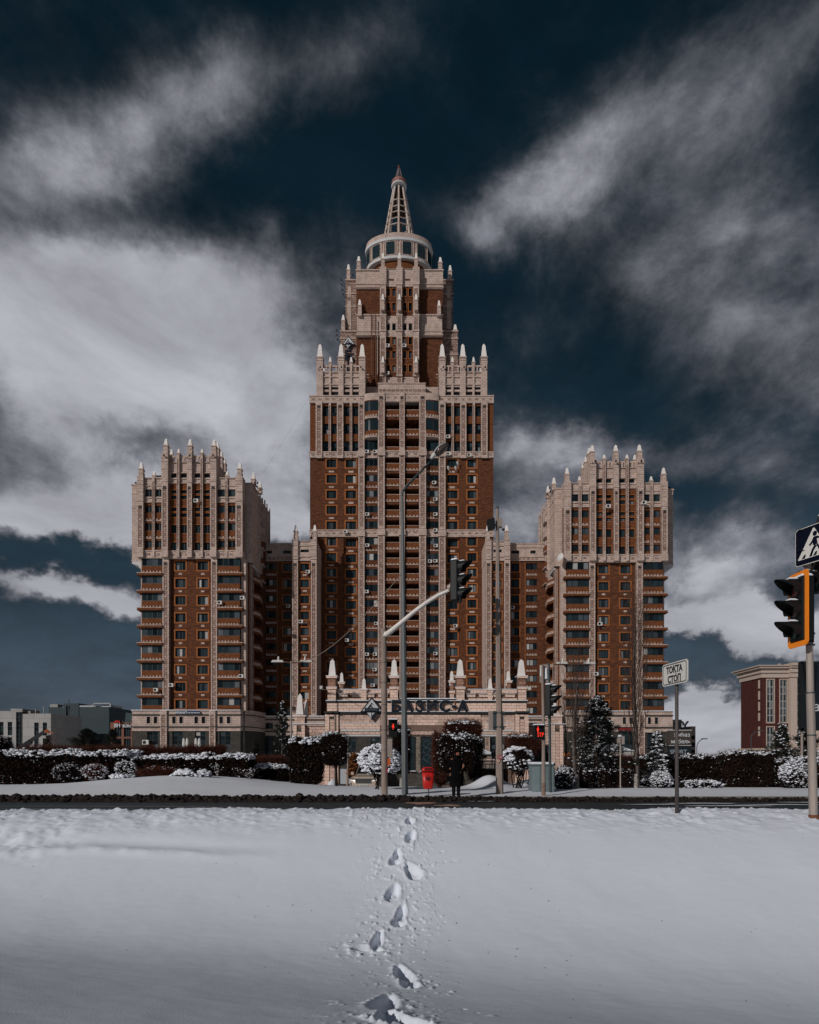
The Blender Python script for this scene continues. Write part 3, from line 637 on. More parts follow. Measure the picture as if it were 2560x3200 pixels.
for j in range(n):
    for i in range(6):
        b.tube(lp(i,j),lp(i,j+1),.06,k=4,cap=False); b.tube(lp(i,j+1),lp(i+1,j+1),.045,k=3,cap=False); b.tube(lp(i,j),lp(i+1,j+1),.04,k=3,cap=False)
b.build('lattice_tip',mat('lattice_grey_red',(.34,.34,.36),.7,.3,c2=(.20,.10,.09),vs=.8),spire)
for z in (RC.Z(528),): b=MB(); b.lathe(rx,ry,[(.1,z),(.3,z),(.3,z+.7),(.1,z+.9)],10); b.build('beacon',mat('beacon_red',(.09,.03,.03),.6,.3),spire)
# emblem and letters on the left shoulder
G=F(137.6); lg=empty('vertical_sign',(G.X(1090),137.6,G.Z(1130)),'dark emblem over dark letter standing on the left shoulder of the central tower','sign')
def emblem(root,cx,y,cz,W_,name='emblem'):
    hh=W_*.47
    b=MB(); b.prism([(cx-W_/2,cz-hh*.42),(cx,cz+hh),(cx+W_/2,cz-hh*.42),(cx+W_*.24,cz-hh*.42),(cx,cz-hh*1.15),(cx-W_*.24,cz-hh*.42)][::-1],y-.12,y); b.build('sign_panel',navy,root)
    b=MB(); t=.115*W_
    b.prism([(cx-W_*.40,cz-hh*.30),(cx,cz+hh*.78),(cx,cz+hh*.48),(cx-W_*.285,cz-hh*.30)],y-.16,y-.121)
    b.prism([(cx+W_*.40,cz-hh*.30),(cx+W_*.285,cz-hh*.30),(cx,cz+hh*.48),(cx,cz+hh*.78)],y-.16,y-.121)
    b.prism([(cx,cz+hh*.36),(cx+W_*.25,cz-hh*.14),(cx+W_*.15,cz-hh*.14),(cx,cz+hh*.13)],y-.16,y-.121)
    b.prism([(cx-W_*.13,cz-hh*.14),(cx-.02*W_,cz+hh*.10),(cx-.02*W_,cz-hh*.14)],y-.16,y-.121)
    b.prism([(cx-W_*.20,cz-hh*.46),(cx-W_*.02,cz-hh*.46),(cx-W_*.02,cz-hh*1.0)],y-.16,y-.121)
    b.prism([(cx+W_*.02,cz-hh*.46),(cx+W_*.13,cz-hh*.46),(cx+W_*.02,cz-hh*.72)],y-.16,y-.121)
    b.build(name,pale_let,root)
emblem(lg,G.X(1090),137.6,G.Z(1070),3.0)
for k,py in (('E',1127),('A',1168)): o=inst('letter',TXT[k],lg,(G.X(1090),137.4,G.Z(py)))
# ================================================================ SIDE TOWERS
def side_tower(m,Xc,D,label,seed):
    random.seed(seed)
    s=16.5
    X=lambda px: Xc+m*(px-596.5)/s
    Z=lambda py: ZC+(HY-py)/s
    rt=empty('apartment_tower',(Xc,D+6,GZ),label,'tower','towers of the brick apartment complex')
    def bx(name,p0,p1,y0,y1,q0,q1,mm): return box_part(name,rt,X(p0),X(p1),D+y0,D+y1,Z(q1),Z(q0),mm)
    def wl(p0,p1,q0,q1,yo,hs,dep,mm,name='brick_wall'):
        b=MB(); b.wall(X(p0),X(p1),Z(q1),Z(q0),D+yo,[(X(a),X(b_),Z(d),Z(c)) for a,b_,c,d in hs],dep); return b.build(name,mm,rt)
    # lower shaft cores
    b=MB(); b.box(X(436),X(763),D+2.2,D+12,GZ,Z(1745)); b.box(X(436),X(763),D+2.2,D+11.5,Z(1745),Z(1500)); b.box(X(531),X(658),D+1,D+6,Z(1500),Z(1447)); b.build('core_wall',brick,rt)
    rows=[1753+54.25*i for i in range(9)]
    hs=[(a,b_,r,r+27) for a,b_ in ((544,576),(614,646)) for r in rows]
    wl(529,660,1744,2222,.35,hs,.35,brick)
    for (a,b_,c,d) in hs:
        window(rt,X(a),X(b_),Z(d),Z(c),D+.55,3,1,.09,widths=(1,.9,1),mix=(36,40,14,8,2)); surround(rt,X(a),X(b_),Z(d),Z(c),D+.35,.26)
        xc=(X(a)+X(b_))/2; box_part('stone_plaque',rt,xc-.32,xc+.32,D+.29,D+.37,Z(d+15),Z(d+9),stone)
        box_part('string_course',rt,xc-1.15,xc+1.15,D+.28,D+.36,Z(c-7),Z(c-5.6),brick)
    # glazed corner balconies
    for k,r in enumerate(rows):
        y0=r-6; last=k==len(rows)-1
        for (g0,g1,l0,l1) in ((444,509,432,509),(680,749,680,759)):
            gy=-.35
            window(rt,X(g0),X(g1),Z(y0+24),Z(y0),D+gy,4,1,.09,mix=(22,46,24,5,3),name='balcony_glazing')
            bp=box_part('balcony_parapet',rt,X(g0),X(g1),D+gy-.05,D+2.2,Z(y0+46),Z(y0+24.1),brick_o)
            if not last:
                dentils(bp,X(g0+2),X(g1-2),Z(y0+44),D+gy-.08,.26,.56,.27,.12)
                b=MB(); b.box(X(l0),X(l1),D-.8,D+2.2,Z(y0+53.5),Z(y0+47)); b.box(min(X(l0),X(l1))-.08,max(X(l0),X(l1))+.08,D-.9,D+2.2,Z(y0+54.2),Z(y0+53.5)); b.box(min(X(l0),X(l1))-.05,max(X(l0),X(l1))+.05,D-.86,D+2.2,Z(y0+47.6),Z(y0+45.6),1)
                b.build('balcony_slab',[brick_o,stone],rt)
    for (a,b_) in ((509,529),(660,679)):
        pilaster(rt,X(a),X(b_),D-.5,D+2,GZ,Z(1745))
    bx('corner_pier',434,443.5,.6,3,1745,2222,stone); bx('corner_pier',749.5,765,.3,3,1745,2222,stone); bx('brick_wall',765.3,769.5,1.6,4,1745,2222,brick_o)
    pilaster(rt,X(770),X(777),D+1.9,D+3.5,GZ,Z(1745),False)
    # inner side: angled open balconies, brick pier towards the wing
    sx=X(777.5); ex=X(793)
    b=MB(); b.box(X(777),X(786),D+9.5,D+12,GZ,Z(1640)); b.build('core_wall',brick,rt)
    G_=F(D+10.8)
    wx=Xc+m*11.6
    b=MB(); b.box(X(760),wx*1.0,D+8.6,D+14,GZ,Z(1640)); b.build('brick_wall',brick,rt)
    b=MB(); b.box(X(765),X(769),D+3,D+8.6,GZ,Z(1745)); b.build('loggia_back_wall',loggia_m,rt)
    for k,r in enumerate(rows):
        y0=r+8; z0,z1=Z(y0+46),Z(y0+22)
        pts=[(Xc+m*10.25,D+3.1),(Xc+m*11.2,D+3.1),(Xc+m*11.85,D+4.7),(Xc+m*11.3,D+8.6)]
        b=MB()
        for (pa,pb) in zip(pts[:-1],pts[1:]):
            b.quad((pa[0],pa[1],z0+.7),(pb[0],pb[1],z0+.7),(pb[0],pb[1],z1),(pa[0],pa[1],z1),0); b.quad((pa[0],pa[1]-.12,z0+.45),(pb[0]+m*.1,pb[1]-.12,z0+.45),(pb[0]+m*.1,pb[1]-.12,z0+.7),(pa[0],pa[1]-.12,z0+.7),1)
            b.quad((pa[0],pa[1],z0),(pb[0],pb[1],z0),(pb[0],pb[1],z0+.46),(pa[0],pa[1],z0+.46),0)
            b.quad((pa[0],pa[1]+.2,z0+.7),(pb[0],pb[1]+.2,z0+.7),(pb[0],pb[1]+.2,z1),(pa[0],pa[1]+.2,z1),0); b.quad((pa[0],pa[1],z1),(pb[0],pb[1],z1),(pb[0],pb[1]+.2,z1),(pa[0],pa[1]+.2,z1),0)
            for q in range(4):
                t=(q+.5)/4; xx=pa[0]+(pb[0]-pa[0])*t; yq=pa[1]+(pb[1]-pa[1])*t; b.box(xx-.12,xx+.12,yq-.15,yq+.02,z0+.72,z0+1.0,1)
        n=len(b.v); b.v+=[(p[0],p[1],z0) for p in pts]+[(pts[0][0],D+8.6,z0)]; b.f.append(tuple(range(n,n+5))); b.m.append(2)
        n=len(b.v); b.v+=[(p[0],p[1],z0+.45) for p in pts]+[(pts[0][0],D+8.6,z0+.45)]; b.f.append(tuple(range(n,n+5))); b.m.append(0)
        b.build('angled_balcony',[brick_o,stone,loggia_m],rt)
    # ---- upper projecting storeys
    hc=[]
    cc=[(533,553.5),(562.5,584),(606.5,627),(635.5,657)]
    for (a,b_) in cc:
        hc+=[(a,b_,1532,1543),(a,b_,1549,1561.5),(a,b_,1586.5,1598),(a,b_,1604.5,1616.5),(a,b_,1641,1667),(a,b_,1695.5,1721.5)]
    wl(529,660,1512,1725,-.05,hc,.4,brick_o)
    ho=[]
    for (a,b_) in ((453,476.5),(485.5,508),(679.8,703.5),(712.5,737)):
        ho+=[(a,b_,1531,1554),(a,b_,1582,1604),(a,b_,1637,1659),(a,b_,1691.5,1712.5)]
    for (p0,p1) in ((452,509),(679,738)):
        hh=[h for h in ho if p0<=h[0]<p1]
        wl(p0,p1,1573,1725,-.25,[h for h in hh if h[2]>1573],.4,brick_o)
        wl(p0,p1,1494,1573,-.3,[h for h in hh if h[2]<1573],.4,stone,'stone_band')
    for h in hc: window(rt,X(h[0]),X(h[1]),Z(h[3]),Z(h[2]),D+.12,2 if h[3]-h[2]>20 else 1,1,.09,mix=(38,46,12,3,1)); surround(rt,X(h[0]),X(h[1]),Z(h[3]),Z(h[2]),D-.06,.14,d=.05)
    for h in ho: window(rt,X(h[0]),X(h[1]),Z(h[3]),Z(h[2]),D-.1,2,1,.09,mix=(40,45,12,2,1))
    for (a,b_) in ((453,476.5),(485.5,508),(679.8,703.5),(712.5,737)):
        for q in (1628,1682.5): dentils(rt,X(a+.5),X(b_-.5),Z(q),D-.27,.26,.62,.3,.12)
    sl=[(a,b_,1481,1493) for a,b_ in cc]
    wl(529,660,1444,1512.2,-.1,sl,.4,stone,'stone_band')
    for h in sl: window(rt,X(h[0]),X(h[1]),Z(h[3]),Z(h[2]),D+.12,1,1,.08,mix=(100,0,0,0,0))
    for (q,p0,p1,y) in ((1446,529,660,-.3),(1478,529,660,-.26),(1497,529,660,-.26),(1510,529,660,-.26),(1496,452,529,-.5),(1520,452,509,-.45),(1558,452,509,-.45),(1571,452,509,-.45),(1496,660,738,-.5),(1520,679,738,-.45),(1558,679,738,-.45),(1571,679,738,-.45)):
        bx('stone_moulding',p0,p1,y,.1,q,q+2.2,stone)
    for (p0,p1,pr) in ((452,509,.5),(529,660,.3),(679,738,.5)):
        b=band(rt,X(p0),X(p1),D,Z(1746),Z(1724),pr,True,1.3)
    # piers
    for (a,b_,top,y) in ((433,452,1494,-.9),(509,529,1424,-1.0),(587,602,1424,-.8),(660,679,1424,-1.0),(738,760,1494,-.9)):
        pilaster(rt,X(a),X(b_),D+y,D+1,Z(1724),Z(top+78) if top>1450 else Z(1512)); bx('pilaster_collar',a-.5,b_+.5,y-.1,1.2,(top+76) if top>1450 else 1508,(top+79) if top>1450 else 1513,stone)
        bx('pilaster_head',a,b_,y-.02,1.1,top,(top+75) if top>1450 else 1507,stone); bx('pilaster_base',a-.4,b_+.4,y-.12,1.2,1725,1746,stone)
        for q in (14,24,48): bx('stone_moulding',a-.6,b_+.6,y-.12,.5,top+q,top+q+1.6,stone)
    for (a,b_,top) in ((477,485,1496),(554,562,1426),(627.5,635,1426),(704,712,1496)):
        pilaster(rt,X(a),X(b_),D-.6,D,Z(1724),Z(top),False); bx('pilaster_base',a-.3,b_+.3,-.68,0,1725,1744,stone)
    # centre top: pierced balustrade with solid return sides
    b=MB(); z0,z1,z2=Z(1444.5),Z(1430),Z(1424)
    for yy_ in (D-.1,D+6.5):
        b.box(X(509),X(679),yy_,yy_+.4,z1,z2); n=12
        for i in range(n+1): c=X(529)+(X(660)-X(529))*i/n; b.box(c-.2,c+.2,yy_,yy_+.35,z0,z1)
    o=b.build('balustrade',stone,rt); o['kind']='stuff'
    b=MB()
    for p in (509,672): b.box(X(p),X(p+7),D+.5,D+8,Z(1500),Z(1444))
    b.build('stone_band',stone,rt)
    b=MB(); b.box(X(516),X(672),D+.4,D+8,Z(1446.5),Z(1445)); b.box(X(452),X(509),D+.2,D+11,Z(1500),Z(1498)); b.box(X(679),X(758),D+.2,D+11,Z(1500),Z(1498)); b.build('roof',snow_far,rt)
    for p,yp,yt in ((520,1396,1373),(595,1397,1374),(669.5,1398,1375)): pinnacle(rt,X(p),D-.3,Z(1423),Z(yp),Z(yt),.72)
    for p in (558.5,631): pinnacle(rt,X(p),D-.2,Z(1424),Z(1418),Z(1404),.5)
    XD=lambda px,yo: Xc+m*((px-1280)/FPX*(115.15+yo)+41.3)
    ZD=lambda py,yo: ZC+(HY-py)/FPX*(115.15+yo)
    for (p,yo,q0,q1,q2,w) in ((680,3,1428,1404,1381,.72),(691,5.5,1450,1430,1407,.72),(701,8,1462,1450,1428,.7),(703,9,1478,1468,1452,.5),(537,7.6,1424,1422,1404,.6)): pinnacle(rt,XD(p,yo),D+yo,ZD(q0+22,yo),ZD(q1,yo),ZD(q2,yo),w)
    b=MB()
    for (p,ya,yb,q) in ((684,2.5,5,1446),(694,5,7.2,1466),(703,7.2,11,1484)): xx=sorted((X(640),XD(p,(ya+yb)/2))); b.box(xx[0],xx[1],D+ya,D+yb,Z(1500),ZD(q,ya)); b.box(xx[0]-.1,xx[1]+.1,D+ya-.1,D+yb+.1,ZD(q,ya)-.25,ZD(q,ya)+.02)
    b.build('stepped_block',stone,rt)
    for p,yo,yp,yt in ((423,2.4,1474,1450),(443,-.3,1469,1446),(749.5,-.3,1469,1446),(778,3,1476,1452),(784,6.5,1478,1454)): pinnacle(rt,X(p),D+yo,Z(1497),Z(yp),Z(yt),.68)
    for p in (709,481): pinnacle(rt,X(p),D-.1,Z(1496),Z(1487),Z(1472),.5)
    for p in (523,596,668): cam_arm(rt,X(p),D-1.3,Z(1440),random.choice((-1,1)))
    for p,q,s_ in ((412,1500,-1),(508,1452,-1),(792,1500,1),(790,1512,1),(800,1522,1)): cam_arm(rt,X(p),D+2,Z(q),s_*m)
    # recessed outer and inner corners, corbelled undersides
    def block(name,xa,xb,y0,y1,z0,z1,mm=stone):
        b=MB(); xa,xb=sorted((xa,xb)); b.box(xa,xb,y0,y1,z0,z1); b.box(xa-.12,xb+.12,y0-.12,y1+.1,z1-.25,z1+.05); b.box(xa-.08,xb+.08,y0-.08,y1,z0,z0+.25)
        b.box(xa-.06,xb+.06,y0-.06,y1,z1-2.0,z1-1.85); b.box(xa-.06,xb+.06,y0-.06,y1,z1-4.6,z1-4.45); b.box(xa-.06,xb+.06,y0-.06,y1,z0+1.6,z0+1.75)
        return b.build(name,mm,rt)
    block('corner_bay',X(397),X(436),D+1.8,D+11,Z(1744),Z(1500))
    xi=Xc+m*11.15
    block('corner_bay',X(757),xi,D+1.3,D+6,Z(1752),Z(1500)); block('corner_bay',xi-m*1.2,Xc+m*11.35,D+6.0,D+8.8,Z(1775),Z(1508))
    block('corner_bay',Xc+m*9.6,Xc+m*11.6,D+8.8,D+14,Z(1640),Z(1516))
    for k,q in enumerate((1540,1590,1640,1694,1748)):
        b=MB(); b.box(min(Xc+m*11.2,Xc+m*11.9),max(Xc+m*11.2,Xc+m*11.9),D+6.6,D+8.7,Z(q+34),Z(q+14)); b.box(min(Xc+m*11.2,Xc+m*12.0),max(Xc+m*11.2,Xc+m*12.0),D+6.5,D+8.75,Z(q+34.5),Z(q+32),1); b.build('balcony_parapet',[brick_o if k>1 else stone,stone],rt)
    for k,q in enumerate((1532,1583,1637,1692)):
        for (ya,yb,off) in ((D+6.5,D+7.6,11.35),(D+9.4,D+10.6,11.6),(D+11.4,D+12.6,11.6)):
            xa_=Xc+m*off; b=MB(); b.box(xa_-.02*m,xa_+.05*m,ya,yb,Z(q+25),Z(q)); w_=b.build('side_window',frame_m,rt); b=MB(); b.box(xa_+.05*m,xa_+.07*m,ya+.1,yb-.1,Z(q+24),Z(q+1)); b.build('pane',glass[1],w_)
            if k>1: b=MB(); b.box(xa_,xa_+.04*m,ya-.05,yb+.05,Z(q+40),Z(q+26)); b.build('brick_wall',brick_o,rt)
    for (ya,off) in ((D+6.1,11.35),(D+7.9,11.35),(D+8.9,11.6),(D+10.8,11.6),(D+13.2,11.6)):
        xa_=Xc+m*off; b=MB(); b.box(xa_,xa_+.22*m,ya,ya+.4,Z(1738) if ya<D+8.5 else Z(1640),Z(1500)); b.build('pilaster',stone,rt)
    b=MB()   # outer corbel
    xa,xb=X(397),X(436)
    b.prism([(xa,Z(1744)),(xb,Z(1744)),(xb,Z(1776)),((xa*.35+xb*.65),Z(1766)),((xa+xb)/2,Z(1758)),(xa,Z(1752))],D+1.8,D+10)
    b.prism([(X(757),Z(1745)),(xi,Z(1752)),(xi,Z(1758)),(X(766),Z(1758))],D+2.2,D+6); b.build('corbel',white_edge,rt)
    # ---- podium
    zp=Z(2220); 
    b=MB(); tw=[(466,499),(544,576),(614,646),(690,724)]; sw=[(465,476),(487,498),(544,555),(566,577),(613,624),(635,646),(690,701),(713,724)]
    b.wall(X(419.5),X(755),Z(2284),Z(2220),D-1.2,[(X(a),X(b_),Z(2262),Z(2241)) for a,b_ in sw],.4); b.build('podium_wall',stone,rt)
    b=MB(); b.wall(X(419.5),X(755),GZ,Z(2284),D-1.15,[(X(a),X(b_),Z(2340),Z(2287)) for a,b_ in tw],.4); b.build('podium_wall',dark_stone,rt)
    b=MB(); b.box(X(420.5),X(765),D-.7,D+12,GZ,zp-.15); b.build('core_wall',dark_stone,rt)
    b=MB(); b.box(X(418.5),X(756),D-1.3,D+2,zp-.2,zp); b.build('podium_coping',stone,rt)
    for q,h,pr,mm in ((2234,2.6,1.5,ledge_m),(2271,2.8,1.55,ledge_m),(2220,2,1.5,snow_far),(2284,1.5,1.35,stone)):
        bx('podium_ledge',418.5,756,-pr,-1,q,q+h,mm)
    for (a,b_) in sw: window(rt,X(a),X(b_),Z(2262),Z(2241),D-1,1,1,.08,mix=(80,15,5,0,0)); surround(rt,X(a),X(b_),Z(2262),Z(2241),D-1.2,.16,stone,.05)
    for (a,b_) in tw: window(rt,X(a),X(b_),Z(2340),Z(2287),D-.95,2,4,.08,mix=(50,40,8,1,1))
    for (a,b_) in ((509,529),(660,679)): pilaster(rt,X(a),X(b_),D-1.55,D-1,GZ,Z(2222),False)
    # chamfer to the wing podium
    b=MB(); P=[(X(755),D-1.2),(Xc+m*11.6,D+1.5),(Xc+m*12.4,D+7)]
    for (a,c) in zip(P[:-1],P[1:]):
        b.quad((a[0],a[1],Z(2284)),(c[0],c[1],Z(2284)),(c[0],c[1],zp),(a[0],a[1],zp),0); b.quad((a[0],a[1],GZ),(c[0],c[1],GZ),(c[0],c[1],Z(2284)),(a[0],a[1],Z(2284)),1)
        for q in (2234,2271): b.quad((a[0],a[1]-.25,Z(q+2.7)),(c[0],c[1]-.25,Z(q+2.7)),(c[0],c[1]-.25,Z(q)),(a[0],a[1]-.25,Z(q)),2)
    b.quad((P[0][0],P[0][1],zp),(P[1][0],P[1][1],zp),(P[2][0],P[2][1],zp),(P[0][0],P[2][1],zp),3)
    b.build('podium_wall',[stone,dark_stone,ledge_m,snow_far],rt)
    return rt,X,Z
lt,LX,LZ=side_tower(1,-41.3,115.15,'lower brick tower on the left with stone crown, navy banner over its podium','left')
rt_,RX,RZ=side_tower(-1,39.55,117.3,'lower brick tower on the right behind the bare poplars and fir','right')
# banner on the left podium, roof plant, parasols
bn=empty('banner_sign',(LX(595),113.6,LZ(2233)),'small navy banner with white lettering above the left tower podium','sign')
b=MB(); b.box(LX(557),LX(631),113.55,113.62,LZ(2234),LZ(2223)); b.build('sign_panel',mat('banner_navy',(.012,.018,.06),.6,.3),bn)
inst('lettering',TXT['aman'],bn,(LX(574),113.52,LZ(2232.5))); inst('lettering',TXT['aman2'],bn,(LX(610),113.52,LZ(2231)))
pl=empty('rooftop_plant',(LX(485),118,LZ(1496)),'rooftop frame with fan units and dishes on the left tower','equipment')
b=MB();  b.box(LX(460),LX(507),117.5,120,LZ(1494),LZ(1489)); b.box(LX(459),LX(508),117.4,120.1,LZ(1470),LZ(1468)); b.build('frame',frame_m,pl)
for p in (466,484,501): b=MB(); b.box(LX(p)-.5,LX(p)+.5,117.6,118.4,LZ(1489),LZ(1472)); b.build('fan_unit',white_box,pl)
for p in (465,502): b=MB(); b.lathe(0,0,[(.05,.25),(.35,.16),(.6,0)],14); o=b.build('dish',white_box,pl,org=(0,0,0)); o.location=Vector((LX(p),117.2,LZ(1482)))-wloc(pl); o.rotation_euler=(R(90),0,0)
for px,lb in ((578,'left'),(616,'right')):
    G=F(100); u=empty('closed_parasol',(G.X(px*1.0),100,GZ),f'pair of closed white parasols behind the hedge, {lb} one of two pairs','parasol','closed parasols in front of the left tower')
    for dx in (-.28,.28):
        b=MB(); x=G.X(px)+dx+.1; b.lathe(x,100,[(.24,G.Z(2333)),(.27,G.Z(2325)),(.2,G.Z(2310)),(.04,G.Z(2306))],8,0); b.tube((x,100,GZ),(x,100,G.Z(2333)),.04,k=5); b.build('canopy',white_box,u)
    b=MB(); b.box(G.X(px)-.6,G.X(px)+.6,99.6,100.4,GZ,G.Z(2334)); b.build('planter',ledge_m,u)
# ================================================================ WINGS
def wing(m,Xc,label,seed):
    random.seed(seed)
    D=126.; s=15.08
    X=lambda px: Xc+m*(px-900)/s
    Z=lambda py: ZC+(HY-py)/s
    w=empty('apartment_wing',(X(900),D+5,GZ),label,'building wing','linking wings of the complex')
    rows=[1761+50.*i for i in range(10)]
    Db=123.8; sb=FPX/Db; ox=(F(126).X(900 if m>0 else 1610))
    def XB(px): q=px if m>0 else px; return (X(px))*(Db/D)
    def ZB(py): return ZC+(HY-py)/sb
    # recessed part next to the side tower
    hs=[]
    for r in rows: hs+=[(829,864,r-1,r+19),(885.5,911,r,r+25)]
    b=MB(); b.wall(X(806),X(917),GZ,Z(1753),D,[(X(a),X(b_),Z(d),Z(c)) for a,b_,c,d in hs],.35); b.build('brick_wall',brick,w)
    b=MB(); sl=[(834,851,1721.5,1731),(885,911,1721.5,1731)]; b.wall(X(806),X(917),Z(1754),Z(1698),D-.2,[(X(a),X(b_),Z(d),Z(c)) for a,b_,c,d in sl],.35)
    b.box(X(806),X(917),D+.4,D+14,GZ,Z(1700)); b.quad((X(806),D-.2,Z(1698)),(X(917),D-.2,Z(1698)),(X(917),D+14,Z(1698)),(X(806),D+14,Z(1698))); b.build('stone_band',stone,w)
    for q in (1699,1711,1741,1752): box_part('stone_moulding',w,X(806),X(917),D-.36,D,Z(q+2),Z(q),stone)
    for i in range(7): c=X(832)+m*i*.85; box_part('stone_block',w,c-.25,c+.25,D-.26,D,Z(1749),Z(1745),rough_stone)
    for (a,b_,c,d) in sl: window(w,X(a),X(b_),Z(d),Z(c),D,2,1,.07,mix=(60,40,0,0,0)); surround(w,X(a),X(b_),Z(d),Z(c),D-.2,.18,stone,.05)
    for h in hs:
        k=h[0]==829
        window(w,X(h[0]),X(h[1]),Z(h[3]),Z(h[2]),D+.2,3 if k else 2,1,.09,mix=(30,34,22,10,4),widths=None if k else (1,1.2))
        if k: dentils(w,X(829.5),X(864),Z(h[2]+36),D-.02,.22,.50,.26,.08); 
        else:
            surround(w,X(h[0]),X(h[1]),Z(h[3]),Z(h[2]),D,.26); box_part('string_course',w,X(884),X(912),D-.06,D,Z(h[2]-7),Z(h[2]-5.5),brick)
    pilaster_x=box_part('orange_strip',w,X(865.5),X(867.5),D-.05,D+.02,Z(2236),Z(1753),trim_o)
    # projecting bay next to the central tower
    hs=[(940,966,r+.5,r+25) for r in rows]
    b=MB(); b.wall(XB(915),XB(991),GZ,ZB(1753),Db,[(XB(a),XB(b_),ZB(d),ZB(c)) for a,b_,c,d in hs],.35); 
    for x in (XB(915),): b.quad((x,Db,GZ),(x,D+.2,GZ),(x,D+.2,ZB(1753)),(x,Db,ZB(1753)))
    b.build('brick_wall',brick,w)
    b=MB(); b.wall(XB(915),XB(991),ZB(1754),ZB(1691),Db-.2,[(XB(940),XB(966),ZB(1727),ZB(1718))],.35)
    for x in (XB(915),XB(991)): b.quad((x,Db-.2,ZB(1754)),(x,D+6,ZB(1754)),(x,D+6,ZB(1691)),(x,Db-.2,ZB(1691)))
    b.box(XB(916),XB(990),Db+.4,D+12,GZ,ZB(1693)); b.quad((XB(915),Db-.2,ZB(1691)),(XB(991),Db-.2,ZB(1691)),(XB(991),D+6,ZB(1691)),(XB(915),D+6,ZB(1691))); b.build('stone_band',stone,w)
    window(w,XB(940),XB(966),ZB(1727),ZB(1718),Db,2,1,.07,mix=(60,40,0,0,0))
    for q in (1692,1706,1740,1752): box_part('stone_moulding',w,XB(914),XB(992),Db-.4,Db,ZB(q+2),ZB(q),stone)
    for h in hs:
        window(w,XB(h[0]),XB(h[1]),ZB(h[3]),ZB(h[2]),Db+.2,2,1,.09,mix=(30,36,20,10,4),widths=(1,1.3)); surround(w,XB(h[0]),XB(h[1]),ZB(h[3]),ZB(h[2]),Db,.26)
        c=XB(953); box_part('stone_plaque',w,c-.42,c+.42,Db-.06,Db,ZB(h[2]+38),ZB(h[2]+33),stone)
    for (a,b_) in ((915,933),(973,991)):
        pilaster(w,XB(a),XB(b_),Db-.6,Db+.3,ZB(2238),ZB(1750)); box_part('pilaster_head',w,XB(a),XB(b_),Db-.65,Db+.8,ZB(1750),ZB(1690),stone)
        for q in (1690,1706,1720,1740,1749): box_part('stone_moulding',w,XB(a)-.1,XB(b_)+.1,Db-.75,Db,ZB(q+2),ZB(q),stone)
    for p in (925,984): pinnacle(w,XB(p),Db+.1,ZB(1690),ZB(1660),ZB(1639),.66)
    # podium of the wing
    Dp=122.; Gp=FPX/Dp; XP=lambda px:X(px)*(Dp/D); ZP=lambda py: ZC+(HY-py)/Gp
    b=MB(); b.wall(XP(800),XP(1015),ZP(2299),ZP(2238),Dp,[(XP(829),XP(853),ZP(2278),ZP(2259)),(XP(882),XP(900),ZP(2278),ZP(2259))],.4); b.build('podium_wall',stone,w)
    b=MB(); b.wall(XP(800),XP(1015),GZ,ZP(2299),Dp+.1,[(XP(829),XP(853),GZ+.4,ZP(2304)),(XP(882),XP(900),ZP(2345),ZP(2304))],.4); b.build('podium_wall',dark_stone,w)
    b=MB(); b.box(XP(800),XP(1015),Dp+.8,D+1,GZ,ZP(2238)); b.build('core_wall',dark_stone,w)
    for q,h,mm,pr in ((2237,2.5,snow_far,.3),(2248,2.5,ledge_m,.25),(2285,2.8,ledge_m,.3)): box_part('podium_ledge',w,XP(800),XP(1015),Dp-pr,Dp+.9,ZP(q+h),ZP(q),mm)
    for (a,b_,c,d) in ((829,853,ZP(2278),ZP(2259)),(882,900,ZP(2278),ZP(2259)),(829,853,GZ+.4,ZP(2304)),(882,900,ZP(2345),ZP(2304))): window(w,XP(a),XP(b_),c,d,Dp+.25,2,1 if d-c<2 else 2,.08,mix=(70,25,5,0,0))
    return w
wing(1,F(126).X(900),'recessed brick wing between the left tower and the central tower','wl')
wing(-1,F(126).X(1608),'recessed brick wing between the central tower and the right tower','wr')
# lower podium in front of the central tower, seen through the gateway
G=F(112); pd=empty('podium_building',(G.X(1300),118,GZ),'low dark stone shop podium seen through the gateway openings','building')
b=MB(); hs=[]
for px in range(1010,1620,75): hs.append((G.X(px+74),G.X(px+103),G.Z(2352),G.Z(2305)))
b.wall(G.X(1000),G.X(1660),GZ,G.Z(2290),112,hs,.4); b.build('podium_wall',dark_stone,pd)
b=MB(); b.box(G.X(1000),G.X(1660),112.6,129,GZ,G.Z(2291)); b.build('core_wall',dark_stone,pd)
for h in hs: window(pd,h[0],h[1],h[2],h[3],112.2,2,4,.1,mix=(60,30,10,0,0))
box_part('podium_ledge',pd,G.X(1000),G.X(1660),111.5,112,G.Z(2357),G.Z(2353),white_edge); box_part('podium_ledge',pd,G.X(1000),G.X(1660),111.6,112,G.Z(2362),G.Z(2357),ledge_m)
for px in (1516,1583,1640,1200): pilaster(pd,G.X(px),G.X(px+14),111.6,112,GZ,G.Z(2291),False)
# shop signs on the right podium
sg=empty('shop_sign',(RX(500),115.9,RZ(2275)),'dark red shop sign with plain lettering on the right tower podium','sign')
G=F(115.8); b=MB(); b.box(G.X(1932),G.X(1976),115.75,115.82,G.Z(2288),G.Z(2284)); b.build('sign_base',frame_m,sg); inst('lettering',TXT['nomad'],sg,(G.X(1954),115.7,G.Z(2283)))
sg=empty('shop_banner',(G.X(2035),115.8,G.Z(2287)),'worn white banner strip on the right tower podium beside the red sign','sign')
b=MB(); b.box(G.X(2010),G.X(2066),115.7,115.8,G.Z(2289),G.Z(2279)); b.build('sign_panel',mat('worn_banner',(.62,.56,.5),.8,.2,c2=(.3,.2,.12),vs=1.5),sg)
